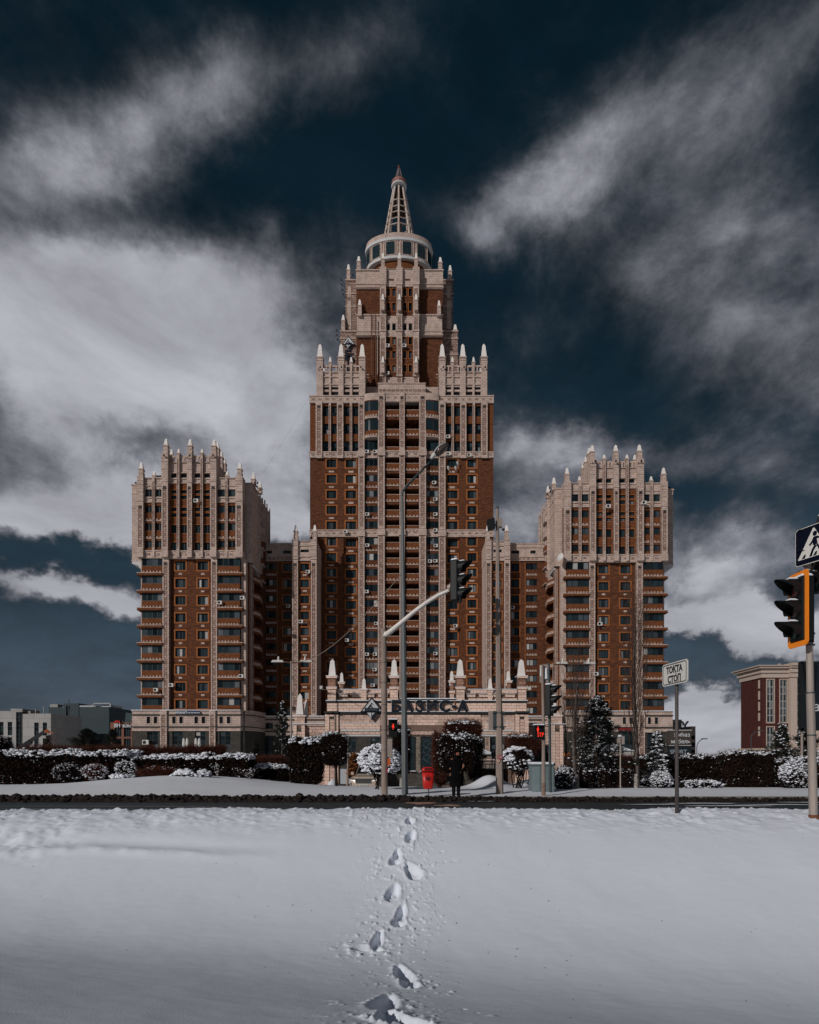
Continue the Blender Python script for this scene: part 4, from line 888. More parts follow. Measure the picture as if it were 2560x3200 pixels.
# ================================================================ AIR CONDITIONERS AND DISHES
ACM={}
b=MB(); b.box(-.52,.52,0,.38,0,.78); ACM['case']=b.mesh('casing',white_box); SCL=.82
b=MB(); b.lathe(0,0,[(.29,0),(.29,.03),(.02,.03)],14,0); me=b.mesh('fan',black); me.transform(Matrix.Translation((-.14,-.0,.39))@Matrix.Rotation(R(90),4,'X')); ACM['fan']=me
b=MB(); b.box(-.45,-.40,.0,.5,-.10,0); b.box(.40,.45,0,.5,-.10,0); ACM['br']=b.mesh('bracket',frame_m)
def ac(px,py,D,label,sc_=1,flip=False):
    G=F(D); r=empty('air_conditioner',(G.X(px),D,G.Z(py+5)),label,'air conditioner','air conditioner boxes on the facades')
    for k,n in (('case','casing'),('fan','fan'),('br','bracket')):
        o=bpy.data.objects.new(n,ACM[k]); col.objects.link(o); o.parent=r
    sc_*=SCL; r.scale=(-sc_ if flip else sc_,1,sc_); return r
ordn=['first','second','third','fourth','fifth','sixth','seventh','eighth','ninth','tenth','eleventh','twelfth','thirteenth']
CA=[(1401,1363,'below the topmost windows right of the curved bay'),(1147,1410,'left of a pair above the upper stone band'),(1172,1410,'right of a pair above the upper stone band'),(1402,1417,'on the stone band beside the lamp head'),(1467,1421,'on the stone band near the right edge'),
(1357,1507,'right balcony stack, first below the lamp head'),(1361,1559,'right balcony stack, second below the lamp head'),(1148,1606,'alone at mid height in left balcony stack'),(1361,1606,'right balcony stack, third below the lamp head'),(1361,1656,'beside the middle stone band, right balcony stack'),(1080,1661,'sitting on the middle stone band at left'),
(1148,1703,'under pale curtains just below the middle band'),(1362,1704,'right balcony stack, first below the middle band'),(1344,1753,'left one of the right balcony pair'),(1361,1752,'right one of the right balcony pair'),(1146,1848,'left balcony stack, level with hanging traffic light'),
(1424,1955,'under a window right of the mast arm'),(1084,2000,'under a window left of the mast pole'),(1176,1948,'beside a pilaster just above the mast elbow'),(1147,2044,'left of the low pair above the gatehouse'),(1172,2044,'right of the low pair above the gatehouse'),(1361,2042,'lowest in the right balcony stack'),(1171,2092,'left balcony stack, just under the low pair'),(1165,2141,'lowest of the left balcony stack')]
for (px,py,t) in CA:
    d=129.1 if px in(1401,1402,1467,1080,1424,1084) else 129.2
    if px in (1402,1467,1080): d=129.0
    ac(px,py,d,'white air conditioner on the central tower, '+t)
for (px,py,t) in ((1212,1078,'left one of the upper pair'),(1264,1078,'right one of the upper pair'),(1211,1164,'lowest, in the bottom left window column')): ac(px,py,133.8,'white air conditioner on the narrow upper shaft, '+t)
for (px,py,t) in ((962,1786,'topmost, between the two pilasters'),(940,1942,'beside the pilaster')): ac(px,py,122.9,'white air conditioner on the left wing, '+t)
ac(901,1894,125.2,'white air conditioner on the left wing, under a framed window left of the pilaster')
for (px,py,d,t) in ((612,1564,114.0,'in the stone crown near its centre'),(686,1883,114.1,'at the left end of a right corner balcony'),(486,2156,114.0,'on a left corner balcony low down'),(534,2141,114.4,'beside the left pilaster low down'),(454,2322,113.2,'large one on the dark ground floor wall'),(753,2113,114.0,'on the inner corner pier'),(757,1868,114.0,'on the inner corner pier higher up')):
    ac(px,py,d,'white air conditioner on the left tower, '+t,1.35 if py==2322 else 1)
for (px,py,d,t) in ((1903,1581,116.0,'between the windows of the stone crown'),(2014,1570,116.0,'at the right of the stone crown'),(1876,1949.5,116.6,'at the sill of a left column window'),(1864,2106,116.6,'beside the pilaster low down')): ac(px,py,d,'white air conditioner on the right tower, '+t)
ac(1603,1898,125.2,'white air conditioner on the right wing with a looping pipe')
db=MB(); db.lathe(0,0,[(.02,.14),(.22,.09),(.42,0)],16,0); db.tube((0,0,.05),(0,.3,.35),.02,k=4); dm=db.mesh('satellite_dish',white_box)
for i,(px,py,t) in enumerate(((1402,1463,'lower left'),(1425,1463,'lower middle'),(1431,1448,'upper right'))):
    G=F(129.3); o=inst('satellite_dish',dm,None,(G.X(px),129.3,G.Z(py))); o.rotation_euler=(R(80),0,R(40)); o.scale=(1,1.3,1); tag(o,f'grey satellite dish around a window right of the lamp head, {t} of three','satellite dish','satellite dishes right of the lamp')
b=MB(); b.lathe(0,0,[(.02,.2),(.4,.14),(.75,0)],16,0); G=F(115.5); o=b.build('satellite_dish',white_box,None,org=(0,0,0)); o.location=(G.X(1751),115.5,G.Z(1740)); o.rotation_euler=(R(80),0,R(-55)); tag(o,'large satellite dish on the inner corner of the right tower','satellite dish')
# ================================================================ GATEHOUSE with the rooftop sign
DG=42.; G=F(DG); gs=G.s
X=G.X; Z=G.Z
g_stone=mat('gate_block',(.70,.51,.42),.9,.2,rnd=.20,var=.22,vs=2.2,bump=.004,bs=40)
g_rough=mat('gate_split_block',(.58,.41,.34),.95,.15,rnd=.25,var=.4,vs=9,bump=.03,bs=14)
g_core=mat('gate_mortar',(.20,.13,.10),.95,.1,var=.2)
g_red=mat('gate_red_block',(.36,.20,.145),.95,.15,rnd=.25,var=.4,vs=7,bump=.02,bs=14)
g_dark=mat('gate_dark_stone',(.075,.066,.056),.85,.2,var=.5,vs=4,bump=.01,bs=10)
gh=empty('gatehouse',(X(1330),DG+2,-.7),'pale block stone gatehouse with white obelisks and dark door windows','gatehouse')
BR=[]   # (x0,x1,z0,z1,y,mat) every block of the walls
def blocks(x0,x1,z0,z1,y,mm,bw=.40,bh=.20,half=True,rough_rows=()):
    x0,x1=sorted((x0,x1)); z0,z1=sorted((z0,z1)); n=max(1,round((z1-z0)/bh)); h=(z1-z0)/n
    for r in range(n):
        off=(bw/2 if (r%2 and half) else 0); x=x0-off
        while x<x1-.02:
            a=max(x,x0); c=min(x+bw,x1)
            if c-a>.07: BR.append((a+.008,c-.008,z0+r*h+.008,z0+(r+1)*h-.008,y,mm if not (r in rough_rows) else g_rough))
            x+=bw
core=MB()
def gcore(x0,x1,y0,y1,z0,z1): core.box(x0,x1,y0,y1,z0,z1)
zb=-.75
# upper mass 275..1505 (u) : y 2191..2222 ; ledges ; openings below
def U_(u): return X(880+.5101*u)
def V_(v): return Z(2020+.5101*v)
gcore(U_(277),U_(1503),DG+.03,DG+4.5,V_(398),V_(330)); gcore(U_(268),U_(1512),DG+.0,DG+4.5,V_(541),V_(412))
gcore(U_(350),U_(392),DG+.45,DG+4.5,zb,V_(541)) if False else None
gcore(U_(606),U_(935),DG+.35,DG+4.5,zb,V_(541)); gcore(U_(268),U_(350),DG+.0,DG+1.0,zb,V_(541)); gcore(U_(1430),U_(1512),DG+.0,DG+4.5,zb,V_(541)); 
gcore(U_(935),U_(1225),DG+.35,DG+4.5,zb,V_(541))
blocks(U_(279),U_(345),V_(397),V_(346),DG+.03,g_stone); blocks(U_(345),U_(1440),V_(397),V_(346),DG+.03,g_stone,rough_rows=(3,)); blocks(U_(1440),U_(1501),V_(397),V_(346),DG+.03,g_stone)
# piers
for (a,b_) in ((268,350),(1430,1512)):
    blocks(U_(a),U_(a)+.30,V_(545),V_(416),DG-.12,g_stone,.30,.22,False); blocks(U_(b_)-.30,U_(b_),V_(545),V_(416),DG-.12,g_stone,.30,.22,False)
    blocks(U_(a)+.31,U_(b_)-.31,V_(545),V_(447),DG-.06,g_rough,.42,.22); blocks(U_(a)+.31,U_(b_)-.31,V_(431),V_(416),DG-.12,g_stone,.42,.22)
    core.box(U_(a)+.31,U_(b_)-.31,DG-.11,DG,V_(446),V_(432),1); core.box(U_(a)+.01,U_(b_)-.01,DG-.05,DG,V_(545),V_(414))
    blocks(U_(a),U_(a)+.30,zb,V_(546),DG-.12,g_stone,.30,.22,False); blocks(U_(b_)-.30,U_(b_),zb,V_(546),DG-.12,g_stone,.30,.22,False); blocks(U_(a)+.31,U_(b_)-.31,zb,V_(546),DG-.06,g_rough,.42,.22)
    core.box(U_(a)+.31,U_(b_)-.31,DG-.11,DG-.05,V_(838),V_(820),1)
# wall between piers under the ledge
for (a,b_) in ((352,604),(1225,1428)):
    blocks(U_(a),U_(b_),V_(468),V_(416),DG,g_rough,.42,.2); blocks(U_(a),U_(b_),V_(506),V_(472),DG,g_stone,.42,.2); blocks(U_(a)+.1,U_(b_),V_(521),V_(507),DG-.02,mat('pale_panel',(.58,.56,.54),.8,.2,rnd=.1),.42,.17,False); blocks(U_(a),U_(b_),V_(539),V_(523),DG,g_rough,.42,.2)
blocks(U_(606),U_(1223),V_(484),V_(416),DG-.02,g_stone,.42,.2,rough_rows=(2,)); 
blocks(U_(606),U_(935),V_(520),V_(486),DG+.1,g_dark,.6,.3); blocks(U_(606),U_(935),V_(541),V_(521),DG+.02,g_rough,.6,.12)
# door bay: dark stone, two tall windows
dx=[(606,640),(720,775),(820,852),(937,960),(1190,1225)]
core.box(U_(606),U_(960),DG+.2,DG+.4,zb,V_(780),1); 
for (a,b_) in ((820,852),(937,950)): blocks(U_(a),U_(b_),V_(778),V_(552),DG+.25,mat('gate_olive_block',(.20,.17,.135),.9,.2,rnd=.2,var=.3,vs=4),.42,.22,False)
blocks(U_(606),U_(778),V_(778),V_(552),DG+.25,g_dark,.5,.25); blocks(U_(606),U_(935),V_(551),V_(542),DG+.2,g_rough,.22,.12,False)
blocks(U_(950),U_(1225),V_(850),V_(541),DG+.3,g_dark,.6,.3)
for (a,b_) in ((780,820),(852,937)): window(gh,U_(a),U_(b_),V_(762),V_(553),DG+.16,1,2,.07,mix=(10,90,0,0,0)); box_part('window_sill',gh,U_(a)-.03,U_(b_)+.03,DG+.0,DG+.3,V_(766),V_(762),snow_far)
b=MB()
for k in range(9): # carved curls behind the tall door glass
    t=k*.7; r=.28; cxx=U_(895)+math.sin(k*2.1)*.35; cz=V_(600+k*14); pts=[(cxx+r*math.cos(q/8*5),DG+.20,cz+r*math.sin(q/8*5)*.9) for q in range(9)]; b.path(pts,.018,4)
b.build('curtain_tracery',mat('tracery',(.07,.10,.11),.6,.3),gh)
# parapets with piers and panels
for (a,b_) in ((337,663),(1122,1447)):
    core.box(U_(a),U_(b_),DG+.3,DG+.6,V_(330),V_(262)); blocks(U_(a),U_(b_),V_(284),V_(264),DG+.3,g_stone,.22,.22,False); blocks(U_(a),U_(b_),V_(328),V_(315),DG+.3,g_stone,.42,.2)
    n=4
    for i in range(n):
        q0=a+(b_-a)*(i+.12)/n; q1=a+(b_-a)*(i+.88)/n; blocks(U_(q0),U_(q1),V_(310),V_(290),DG+.22,g_stone,.22,.2,False)
        box_part('snow_cap',gh,U_(q0),U_(q1),DG+.1,DG+.3,V_(291),V_(288.5),snow_far)
    box_part('snow_cap',gh,U_(a),U_(b_),DG+.25,DG+.62,V_(262),V_(258),snow_far)
def pier(a,b_,yo,v0=330,vt=182):
    y=DG+yo; gcore(U_(a)+.01,U_(b_)-.01,y+.02,y+(U_(b_)-U_(a)),V_(v0),V_(vt))
    blocks(U_(a),U_(b_),V_(v0),V_(266),y,g_stone,.46,.2); blocks(U_(a)-.06,U_(b_)+.06,V_(265),V_(252),y-.08,g_stone,.5,.14,False); blocks(U_(a)+.05,U_(b_)-.05,V_(250),V_(198),y+.03,g_red,.42,.17); blocks(U_(a)-.08,U_(b_)+.08,V_(197),V_(184),y-.08,g_stone,.5,.14,False)
    box_part('snow_cap',gh,U_(a)-.1,U_(b_)+.1,y-.12,y+(U_(b_)-U_(a))+.1,V_(184),V_(180),snow_far); box_part('snow_cap',gh,U_(a)-.08,U_(b_)+.08,y-.1,y,V_(252),V_(249),snow_far)
def obel(u0,u1,vb,vt,yo,root=gh):
    w=U_(u1)-U_(u0); H=V_(vt)-V_(vb); k=('ob',round(w,2),round(H,2))
    if k not in WM:
        c=MB(); q=w/2; c.box(-q,q,-q,q,0,H*.86,tx=q*.42,ty=q*.42); r=q*.58; n=len(c.v); c.v+=[(-r,-r,H*.86),(r,-r,H*.86),(r,r,H*.86),(-r,r,H*.86),(0,0,H)]
        for i in range(4): c.f.append((n+i,n+(i+1)%4,n+4)); c.m.append(0)
        WM[k]=c.mesh('obelisk',white_conc)
    return inst('obelisk',WM[k],root,((U_(u0)+U_(u1))/2,DG+yo+w*.7,V_(vb)))
for a,b_ in ((282,335),(665,714),(1071,1121),(1449,1499)): pier(a,b_,-.05); obel((a+b_)/2-22,(a+b_)/2+22,180,73,-.0)
for a,b_,o in ((318,348,3.4),(1046,1074,2.6),(1414,1446,2.6)): pier(a,b_,o,330,182+30); obel((a+b_)/2-15,(a+b_)/2+15,213,113,o)
for a,b_ in ((486,520),(1266,1298)):
    gcore(U_(a),U_(b_),DG+.15,DG+.65,V_(330),V_(262)); blocks(U_(a),U_(b_),V_(330),V_(266),DG+.12,g_stone,.3,.2); box_part('snow_cap',gh,U_(a)-.08,U_(b_)+.08,DG+.03,DG+.7,V_(266),V_(258),white_conc); obel(a+3,b_-3,258,191,.15)
obel(1244,1262,258,224,2.2)
# ledges, string of snow, lintels
for (a,b_,v,h,m_,pr) in ((272,1508,334,11,ledge_m,.07),(265,1515,402,12,ledge_m,.2),(272,1508,330,4,snow_far,.10),(265,1515,398.5,3.5,snow_far,.22),(715,1070,318,14,g_stone,-.3),(352,604,468,3,snow_far,.06),(1225,1428,468,3,snow_far,.06)):
    box_part('ledge' if m_ is ledge_m else ('snow_cap' if m_ is snow_far else 'coping'),gh,U_(a),U_(b_),DG-pr,DG+.3,V_(v+h),V_(v),m_)
box_part('snow_cap',gh,U_(715),U_(1070),DG+.1,DG+.8,V_(321),V_(316),snow_far)
for (a,b_) in ((265,352),(1428,1515)): box_part('ledge',gh,U_(a),U_(b_),DG-.34,DG+.1,V_(411),V_(399),ledge_m)
for (a,b_) in ((392,606),(1190,1422)): box_part('lintel',gh,U_(a)-.3,U_(b_),DG-.2,DG+1.6,V_(551),V_(541),white_edge); 
# low side walls with piers
for (a,b_,vt,u0) in ((60,268,470,62),(1512,1752,470,1665)):
    gcore(U_(a),U_(b_),DG+1.05,DG+1.5,zb if a<100 else V_(605),V_(472)); blocks(U_(a),U_(b_),V_(484),V_(474),DG+1.0,g_stone,.42,.2); blocks(U_(a),U_(b_),V_(600),V_(488),DG+1.02,g_rough,.42,.21)
    if a<100: blocks(U_(a),U_(b_),zb,V_(600),DG+1.02,g_rough,.42,.21)
    else:
        gcore(U_(1512),U_(1545),DG+1.05,DG+1.5,zb,V_(600)); gcore(U_(1665),U_(1752),DG+1.05,DG+1.5,zb,V_(600)); blocks(U_(1665),U_(1752),zb,V_(600),DG+1.02,g_rough,.42,.21)
        box_part('door_recess',gh,U_(1545),U_(1665),DG+2,DG+2.1,zb,V_(600),frame_m)
    box_part('snow_cap',gh,U_(a)-.1,U_(b_)+.1,DG+.85,DG+1.6,V_(473),V_(468),snow_far)
for (a,b_) in ((60,133),(1668,1742)):
    gcore(U_(a)+.02,U_(b_)-.02,DG+.75,DG+1.2,zb,V_(474)); blocks(U_(a),U_(a)+.25,zb,V_(480),DG+.7,g_stone,.25,.22,False); blocks(U_(b_)-.25,U_(b_),zb,V_(480),DG+.7,g_stone,.25,.22,False); blocks(U_(a)+.26,U_(b_)-.26,zb,V_(520),DG+.74,g_rough,.42,.22); core.box(U_(a)+.26,U_(b_)-.26,DG+.7,DG+.8,V_(518),V_(500),1)
    blocks(U_(a)+.05,U_(b_)-.05,V_(468),V_(428),DG+.9,g_stone,.42,.2); gcore(U_(a)+.06,U_(b_)-.06,DG+.93,DG+1.9,V_(468),V_(428))
    blocks(U_(a)-.02,U_(b_)+.02,V_(427),V_(418),DG+.82,g_stone,.5,.14,False); box_part('snow_cap',gh,U_(a)-.03,U_(b_)+.03,DG+.8,DG+1.9,V_(421),V_(416),snow_far)
obel(70,115,410,276,1.0); obel(105,133,425,306,1.9); obel(1672,1712,405,280,1.0); obel(1655,1683,420,306,1.9)
o=core.build('wall_core',[g_core,g_dark],gh)
BR.sort(key=lambda q:-(q[1]-q[0])*(q[3]-q[2])*(1 if q[3]>0.2 else .2))
small=MB(); smm=[]
for i,(a,b_,c,d,y,m_) in enumerate(BR):
    if i<300:
        k=('brk',round(b_-a,2),round(d-c,2),m_.name)
        if k not in WM:
            w=(b_-a)/2; h=d-c; q=MB(); q.box(-w,w,0,.06,0,h); WM[k]=q.mesh('brick',m_)
        inst('brick',WM[k],gh,((a+b_)/2,y-.035-random.random()*.012,c))
    else:
        if m_ not in smm: smm.append(m_)
        small.box(a,b_,y-.03-random.random()*.01,y+.03,c,d,smm.index(m_))
o=small.build('bricks',smm,gh); o['kind']='stuff'
# the rooftop sign
sg=empty('rooftop_sign',(U_(850),DG-.5,V_(403)),'dark blue БАЗИС-А letters with triangular emblem along the gatehouse wall','sign')
emblem(sg,U_(555),DG-.20,V_(378),1.60,'emblem')
b=MB(); b.box(U_(512),U_(600),DG-.38,DG-.365,V_(398),V_(380)); b.build('name_plate',navy,sg); inst('lettering',TXT['bazis'],sg,(U_(556),DG-.395,V_(396)))
lets=[('Б',675,737),('А',741,811),('З',818,876),('И',890,950),('С',965,1035),('-',1042,1073),('А',1076,1143)]
for ch,a,b_ in lets:
    me=TXT['b'+ch]; vs=np.array([v.co for v in me.vertices]); x0,x1_=vs[:,0].min(),vs[:,0].max(); z0,z1_=vs[:,2].min(),vs[:,2].max()
    k='L'+ch+str(a); o=bpy.data.objects.new('letter',me); col.objects.link(o); o.parent=sg
    Wd=U_(b_)-U_(a)-.03; H=V_(330)-V_(403); zz0=V_(403)
    if ch=='-': H=.17; zz0=V_(378)
    sx_=Wd/(x1_-x0); sz_=H/(z1_-z0); o.scale=(sx_,1.5,sz_); o.location=Vector((U_(a)-x0*sx_,DG-.19,zz0-z0*sz_))-wloc(sg)
    t=o.copy(); t.data=me.copy(); t.name='letter_rim'; t.data.materials.clear(); t.data.materials.append(mat('letter_rim',(.42,.48,.52),.5,.4)); col.objects.link(t); t.parent=sg
    t.scale=(sx_*1.05,1.2,sz_*1.055); t.location=o.location+Vector((-(x0+x1_)/2*sx_*.05,.03,-H*.027))
b=MB(); b.box(U_(670),U_(1147),DG-.10,DG-.07,V_(396),V_(394))
for u in (700,820,940,1058): b.box(U_(u),U_(u)+.05,DG-.10,DG-.06,V_(399),V_(330))
b.build('sign_rail',mat('sign_rail_copper',(.40,.17,.10),.7,.3),sg)
for u,v,s_ in ((243,262,-1),(1515,268,1)):
    b=MB(); b.box(U_(u)-.08,U_(u)+.12,DG-.2,DG+.1,V_(v),V_(v)+.2); b.tube((U_(u),DG,V_(v)-.02),(U_(u)-s_*.8,DG+.2,V_(v)-.05),.025,k=5); o=b.build('floodlight',white_box); tag(o,'small white floodlight on a bracket at the '+('left' if s_<0 else 'right')+' end of the gatehouse roof','floodlight')
# things seen through the right opening: hipped snow roof kiosk, white board, low wall, railing
ks=empty('kiosk',(F(56).X(1530),57,-.6),'small kiosk with snowy hipped roof behind the right gateway opening','kiosk'); K=F(56)
b=MB(); xa,xb,za=K.X(1478),K.X(1552),K.Z(2357); b.v+=[(xa,56,za),(xb,56,za),(xb,60,za),(xa,60,za),((xa+xb)/2,58,K.Z(2338))]
for f in ((0,1,4),(1,2,4),(2,3,4),(3,0,4)): b.f.append(f); b.m.append(0)
b.build('roof',snow_far,ks)
b=MB(); b.wall(K.X(1486),K.X(1545),-.6,za,56.3,[(K.X(1511),K.X(1524),K.Z(2370),K.Z(2362))],.2); b.box(K.X(1486),K.X(1545),56.6,59.5,-.6,za); b.build('wall',mat('kiosk_wall',(.25,.21,.18),.9,.2,var=.3),ks)
window(ks,K.X(1511),K.X(1524),K.Z(2370),K.Z(2362),56.4,1,1,.06,mix=(100,0,0,0,0)); box_part('band',ks,K.X(1484),K.X(1547),56.1,56.35,K.Z(2376),K.Z(2373),g_stone)
K=F(48); bd=empty('notice_board',(K.X(1543),48,-.5),'white board with dark letters te behind the gateway opening','sign')
b=MB(); b.box(K.X(1537),K.X(1575),48,48.06,K.Z(2373),K.Z(2346)); b.build('panel',mat('board_grey',(.42,.43,.45),.7,.2),bd); inst('lettering',TXT['te'],bd,(K.X(1544),47.95,K.Z(2364))); b=MB(); b.tube((K.X(1538),48,-.6),(K.X(1538),48,K.Z(2373)),.04,k=6); b.tube((K.X(1573),48,-.6),(K.X(1573),48,K.Z(2373)),.04,k=6); b.build('post',steel_d,bd)
lw=empty('low_wall',(K.X(1540),47,-.6),'low dark stone wall with snowy top and railing inside the gateway','wall')
b=MB(); b.box(K.X(1478),K.X(1640),46.6,47.2,-.8,K.Z(2402)); b.build('wall',g_dark,lw); b=MB(); b.box(K.X(1478),K.X(1640),46.5,47.3,K.Z(2402),K.Z(2400)); b.build('snow_cap',snow_far,lw)
b=MB(); 
for px in range(1500,1570,13): b.tube((K.X(px),47,K.Z(2401)),(K.X(px),47,K.Z(2388)),.03,k=5)
b.tube((K.X(1500),47,K.Z(2388)),(K.X(1568),47,K.Z(2388)),.03,k=5); b.build('railing',steel_d,lw)
for px,lb in ((1569,'right'),):
    K=F(100); u=empty('closed_parasol',(K.X(px),100,GZ),'closed white parasol standing behind the te board','parasol'); b=MB(); b.lathe(K.X(px),100,[(.26,K.Z(2342)),(.27,K.Z(2330)),(.04,K.Z(2320))],8,0); b.tube((K.X(px),100,GZ),(K.X(px),100,K.Z(2342)),.05,k=5); b.build('canopy',white_box,u)
# grey mast just inside the left gateway opening
K=F(40); b=MB(); b.tube((K.X(1087),40,-.6),(K.X(1087),40,K.Z(2300)),.055,k=8); o=b.build('flag_pole',galv,None,True); tag(o,'thin grey pole standing beside the parked car in the gateway','pole')
K=F(39.5); b=MB(); b.lathe(K.X(1084),39.5,[(.01,0),(.10,.05),(.13,.13),(.10,.22),(.01,.26)],12,0); b.box(K.X(1084)-.03,K.X(1084)+.03,39.47,39.53,-1.0,.02); o=b.build('round_marker',mat('marker_tan',(.45,.30,.24),.7,.3)); o.location.z=K.Z(2420)-1.0; tag(o,'small tan ball on a stake at the foot of the thin grey pole','marker')

# ================================================================ FAR BUILDINGS
def simple_building(root,D,px0,px1,py0,m,wins,dep=14,cols=1,rows=3,mix=(60,30,10,0,0),name='wall',zb=-.5,ft=.12):
    G=F(D); hs=[(G.X(a),G.X(b_),G.Z(d) if d else zb,G.Z(c)) for a,b_,c,d in wins]
    b=MB(); b.wall(G.X(px0),G.X(px1),zb,G.Z(py0),D,hs,.35); 
    for x in (G.X(px0),G.X(px1)): b.quad((x,D,zb),(x,D+dep,zb),(x,D+dep,G.Z(py0)),(x,D,G.Z(py0)))
    b.quad((G.X(px0),D,G.Z(py0)),(G.X(px1),D,G.Z(py0)),(G.X(px1),D+dep,G.Z(py0)),(G.X(px0),D+dep,G.Z(py0))); b.quad((G.X(px0),D+.5,zb),(G.X(px1),D+.5,zb),(G.X(px1),D+.5,G.Z(py0)),(G.X(px0),D+.5,G.Z(py0)))
    b.build(name,m,root)
    for h in hs: window(root,*h,D+.2,cols,rows,ft,mix=mix)
grey_panel=mat('grey_panel',(.37,.36,.35),.8,.2,var=.08,vs=.3,blocks=(2.6,2.2,.06,(.24,.235,.23),(.33,.32,.31)))
teal_panel=mat('teal_grey_panel',(.040,.062,.070),.7,.3,var=.12,blocks=(5,4,.05,(.028,.043,.050),(.036,.056,.063)))
wb=empty('office_building',(F(150).X(80),155,-.5),'pale grey low office building at the far left with narrow dark windows','building')
q=.2609
simple_building(wb,150,-60,50,2227,grey_panel,[(-2,11,2256,2298),(24,38,2256,2298),(24,38,2304,2334)])
simple_building(wb,149.6,50,63,2225,frame_m,[(51,62,2226,2336)],rows=8)
simple_building(wb,150,63,95,2231,grey_panel,[]); simple_building(wb,149.5,95,159,2230,grey_panel,[(107,121,2258,2299),(133.5,147,2258,2299),(107,121,2307,2333),(133.5,147,2307,2333)])
G=F(151); b=MB(); b.box(G.X(33),G.X(70),151,158,G.Z(2228),G.Z(2215)); b.box(G.X(-40),G.X(33),152,156,G.Z(2227),G.Z(2221)); b.box(G.X(72),G.X(87),152,156,G.Z(2231),G.Z(2221)); b.build('roof_block',grey_panel,wb)
for px in (112,137): G=F(151); b=MB(); b.tube((G.X(px),151,G.Z(2230)),(G.X(px),151,G.Z(2208 if px==137 else 2215)),.14,k=6); b.build('vent_pipe',grey_panel,wb)
tb=empty('office_building',(F(175).X(250),180,-.5),'dark teal office blocks behind the pale one with white rooftop frames','building')
simple_building(tb,176,152,208,2210,teal_panel,[],name='wall'); simple_building(tb,175,159,238,2231,teal_panel,[(184,197,2238,2251),(163,174,2261,2274),(184,197,2261,2274),(163,174,2285,2298),(184,197,2285,2298)],cols=2,rows=1)
simple_building(tb,174.5,200,246,2198,teal_panel,[(206.5,218.5,2206,2298)],cols=2,rows=6,mix=(30,40,30,0,0)); simple_building(tb,170,159,236,2300,grey_panel,[(206,218,2308,2335),(163,174,2308,2335),(184,197,2308,2325)],cols=2,rows=2)
simple_building(tb,170.5,248,341,2209,teal_panel,[]); 
G=F(176); b=MB(); b.box(G.X(150),G.X(174),177,182,G.Z(2232),G.Z(2200)); b.box(G.X(174),G.X(200),178,184,G.Z(2210),G.Z(2206)); b.build('roof_block',grey_panel,tb)
G=F(172); b=MB(); 
for a,c in ((290,292),(343,345.5)): b.box(G.X(a),G.X(c),172,172.4,G.Z(2320 if a>300 else 2209),G.Z(2197))
b.box(G.X(290),G.X(345),172,172.4,G.Z(2199),G.Z(2197)); b.box(G.X(243),G.X(292),173,180,G.Z(2209),G.Z(2204)); b.box(G.X(312),G.X(340),173,180,G.Z(2209),G.Z(2201)); b.build('rooftop_frame',white_edge,tb)
G=F(175); b=MB(); b.tube((G.X(210),176,G.Z(2198)),(G.X(210),176,G.Z(2184)),.08,k=5); b.box(G.X(206),G.X(214),175.9,176.1,G.Z(2193),G.Z(2192.5)); b.build('antenna',frame_m,tb)
bh=empty('shop_building',(F(135).X(380),140,-.5),'low brick shop with tall dark glazing and white BH BÜRO lettering','building')
shopb=mat('salmon_brick',(.26,.115,.080),.9,.2,var=.25,blocks=(.5,.15,.012,(.14,.07,.05),(.2,.09,.06)))
simple_building(bh,135,345,416,2258,shopb,[(358,380,2268,2303),(358,380,2308,2337),(387,409,2262,2303),(387,409,2308,2337)],cols=3,rows=1,mix=(90,10,0,0,0))
G=F(135.5); b=MB(); b.prism([(G.X(389),G.Z(2259)),(G.X(393),G.Z(2226)),(G.X(416),G.Z(2232)),(G.X(416),G.Z(2259))],135.6,142); b.build('glass_lantern',teal_panel,bh)
G=F(134.6); inst('lettering',TXT['BH'],bh,(G.X(366.5),134.6,G.Z(2273))); inst('lettering',TXT['BURO'],bh,(G.X(399.5),134.6,G.Z(2273)))
b=MB(); b.path([(G.X(358),134.5,G.Z(2259)),(G.X(367),134.5,G.Z(2254)),(G.X(376),134.5,G.Z(2257))],.22,5); b.build('roof_emblem',red_m,bh)
b=MB()
for px in (349,353,362,372,378,384): b.box(G.X(px),G.X(px+3),136,138,G.Z(2258),G.Z(2247+random.random()*6))
b.build('roof_units',frame_m,bh)
cr=empty('crane_boom',(F(90).X(40),90,-.5),'dark slanting crane boom with orange tip above the left hedge','crane')
G=F(90); b=MB(); p0=Vector((G.X(20),90,G.Z(2365))); p1=Vector((G.X(143),90,G.Z(2284))); b.tube(p0,p1,.42,.28,k=4); b.tube(p0-Vector((0,0,1)),p0+(p1-p0)*.62+Vector((0,0,-.1)),.5,.42,k=4); b.build('boom',mat('crane_black',(.012,.012,.014),.6,.3),cr)
b=MB(); b.tube(p1,p1+Vector((.5,0,-.2)),.34,.2,k=6); b.tube(p1+Vector((.4,0,-.1)),p1+Vector((1.1,0,-.35)),.12,k=5); b.build('boom_head',mat('crane_orange',(.38,.10,.03),.6,.3),cr)
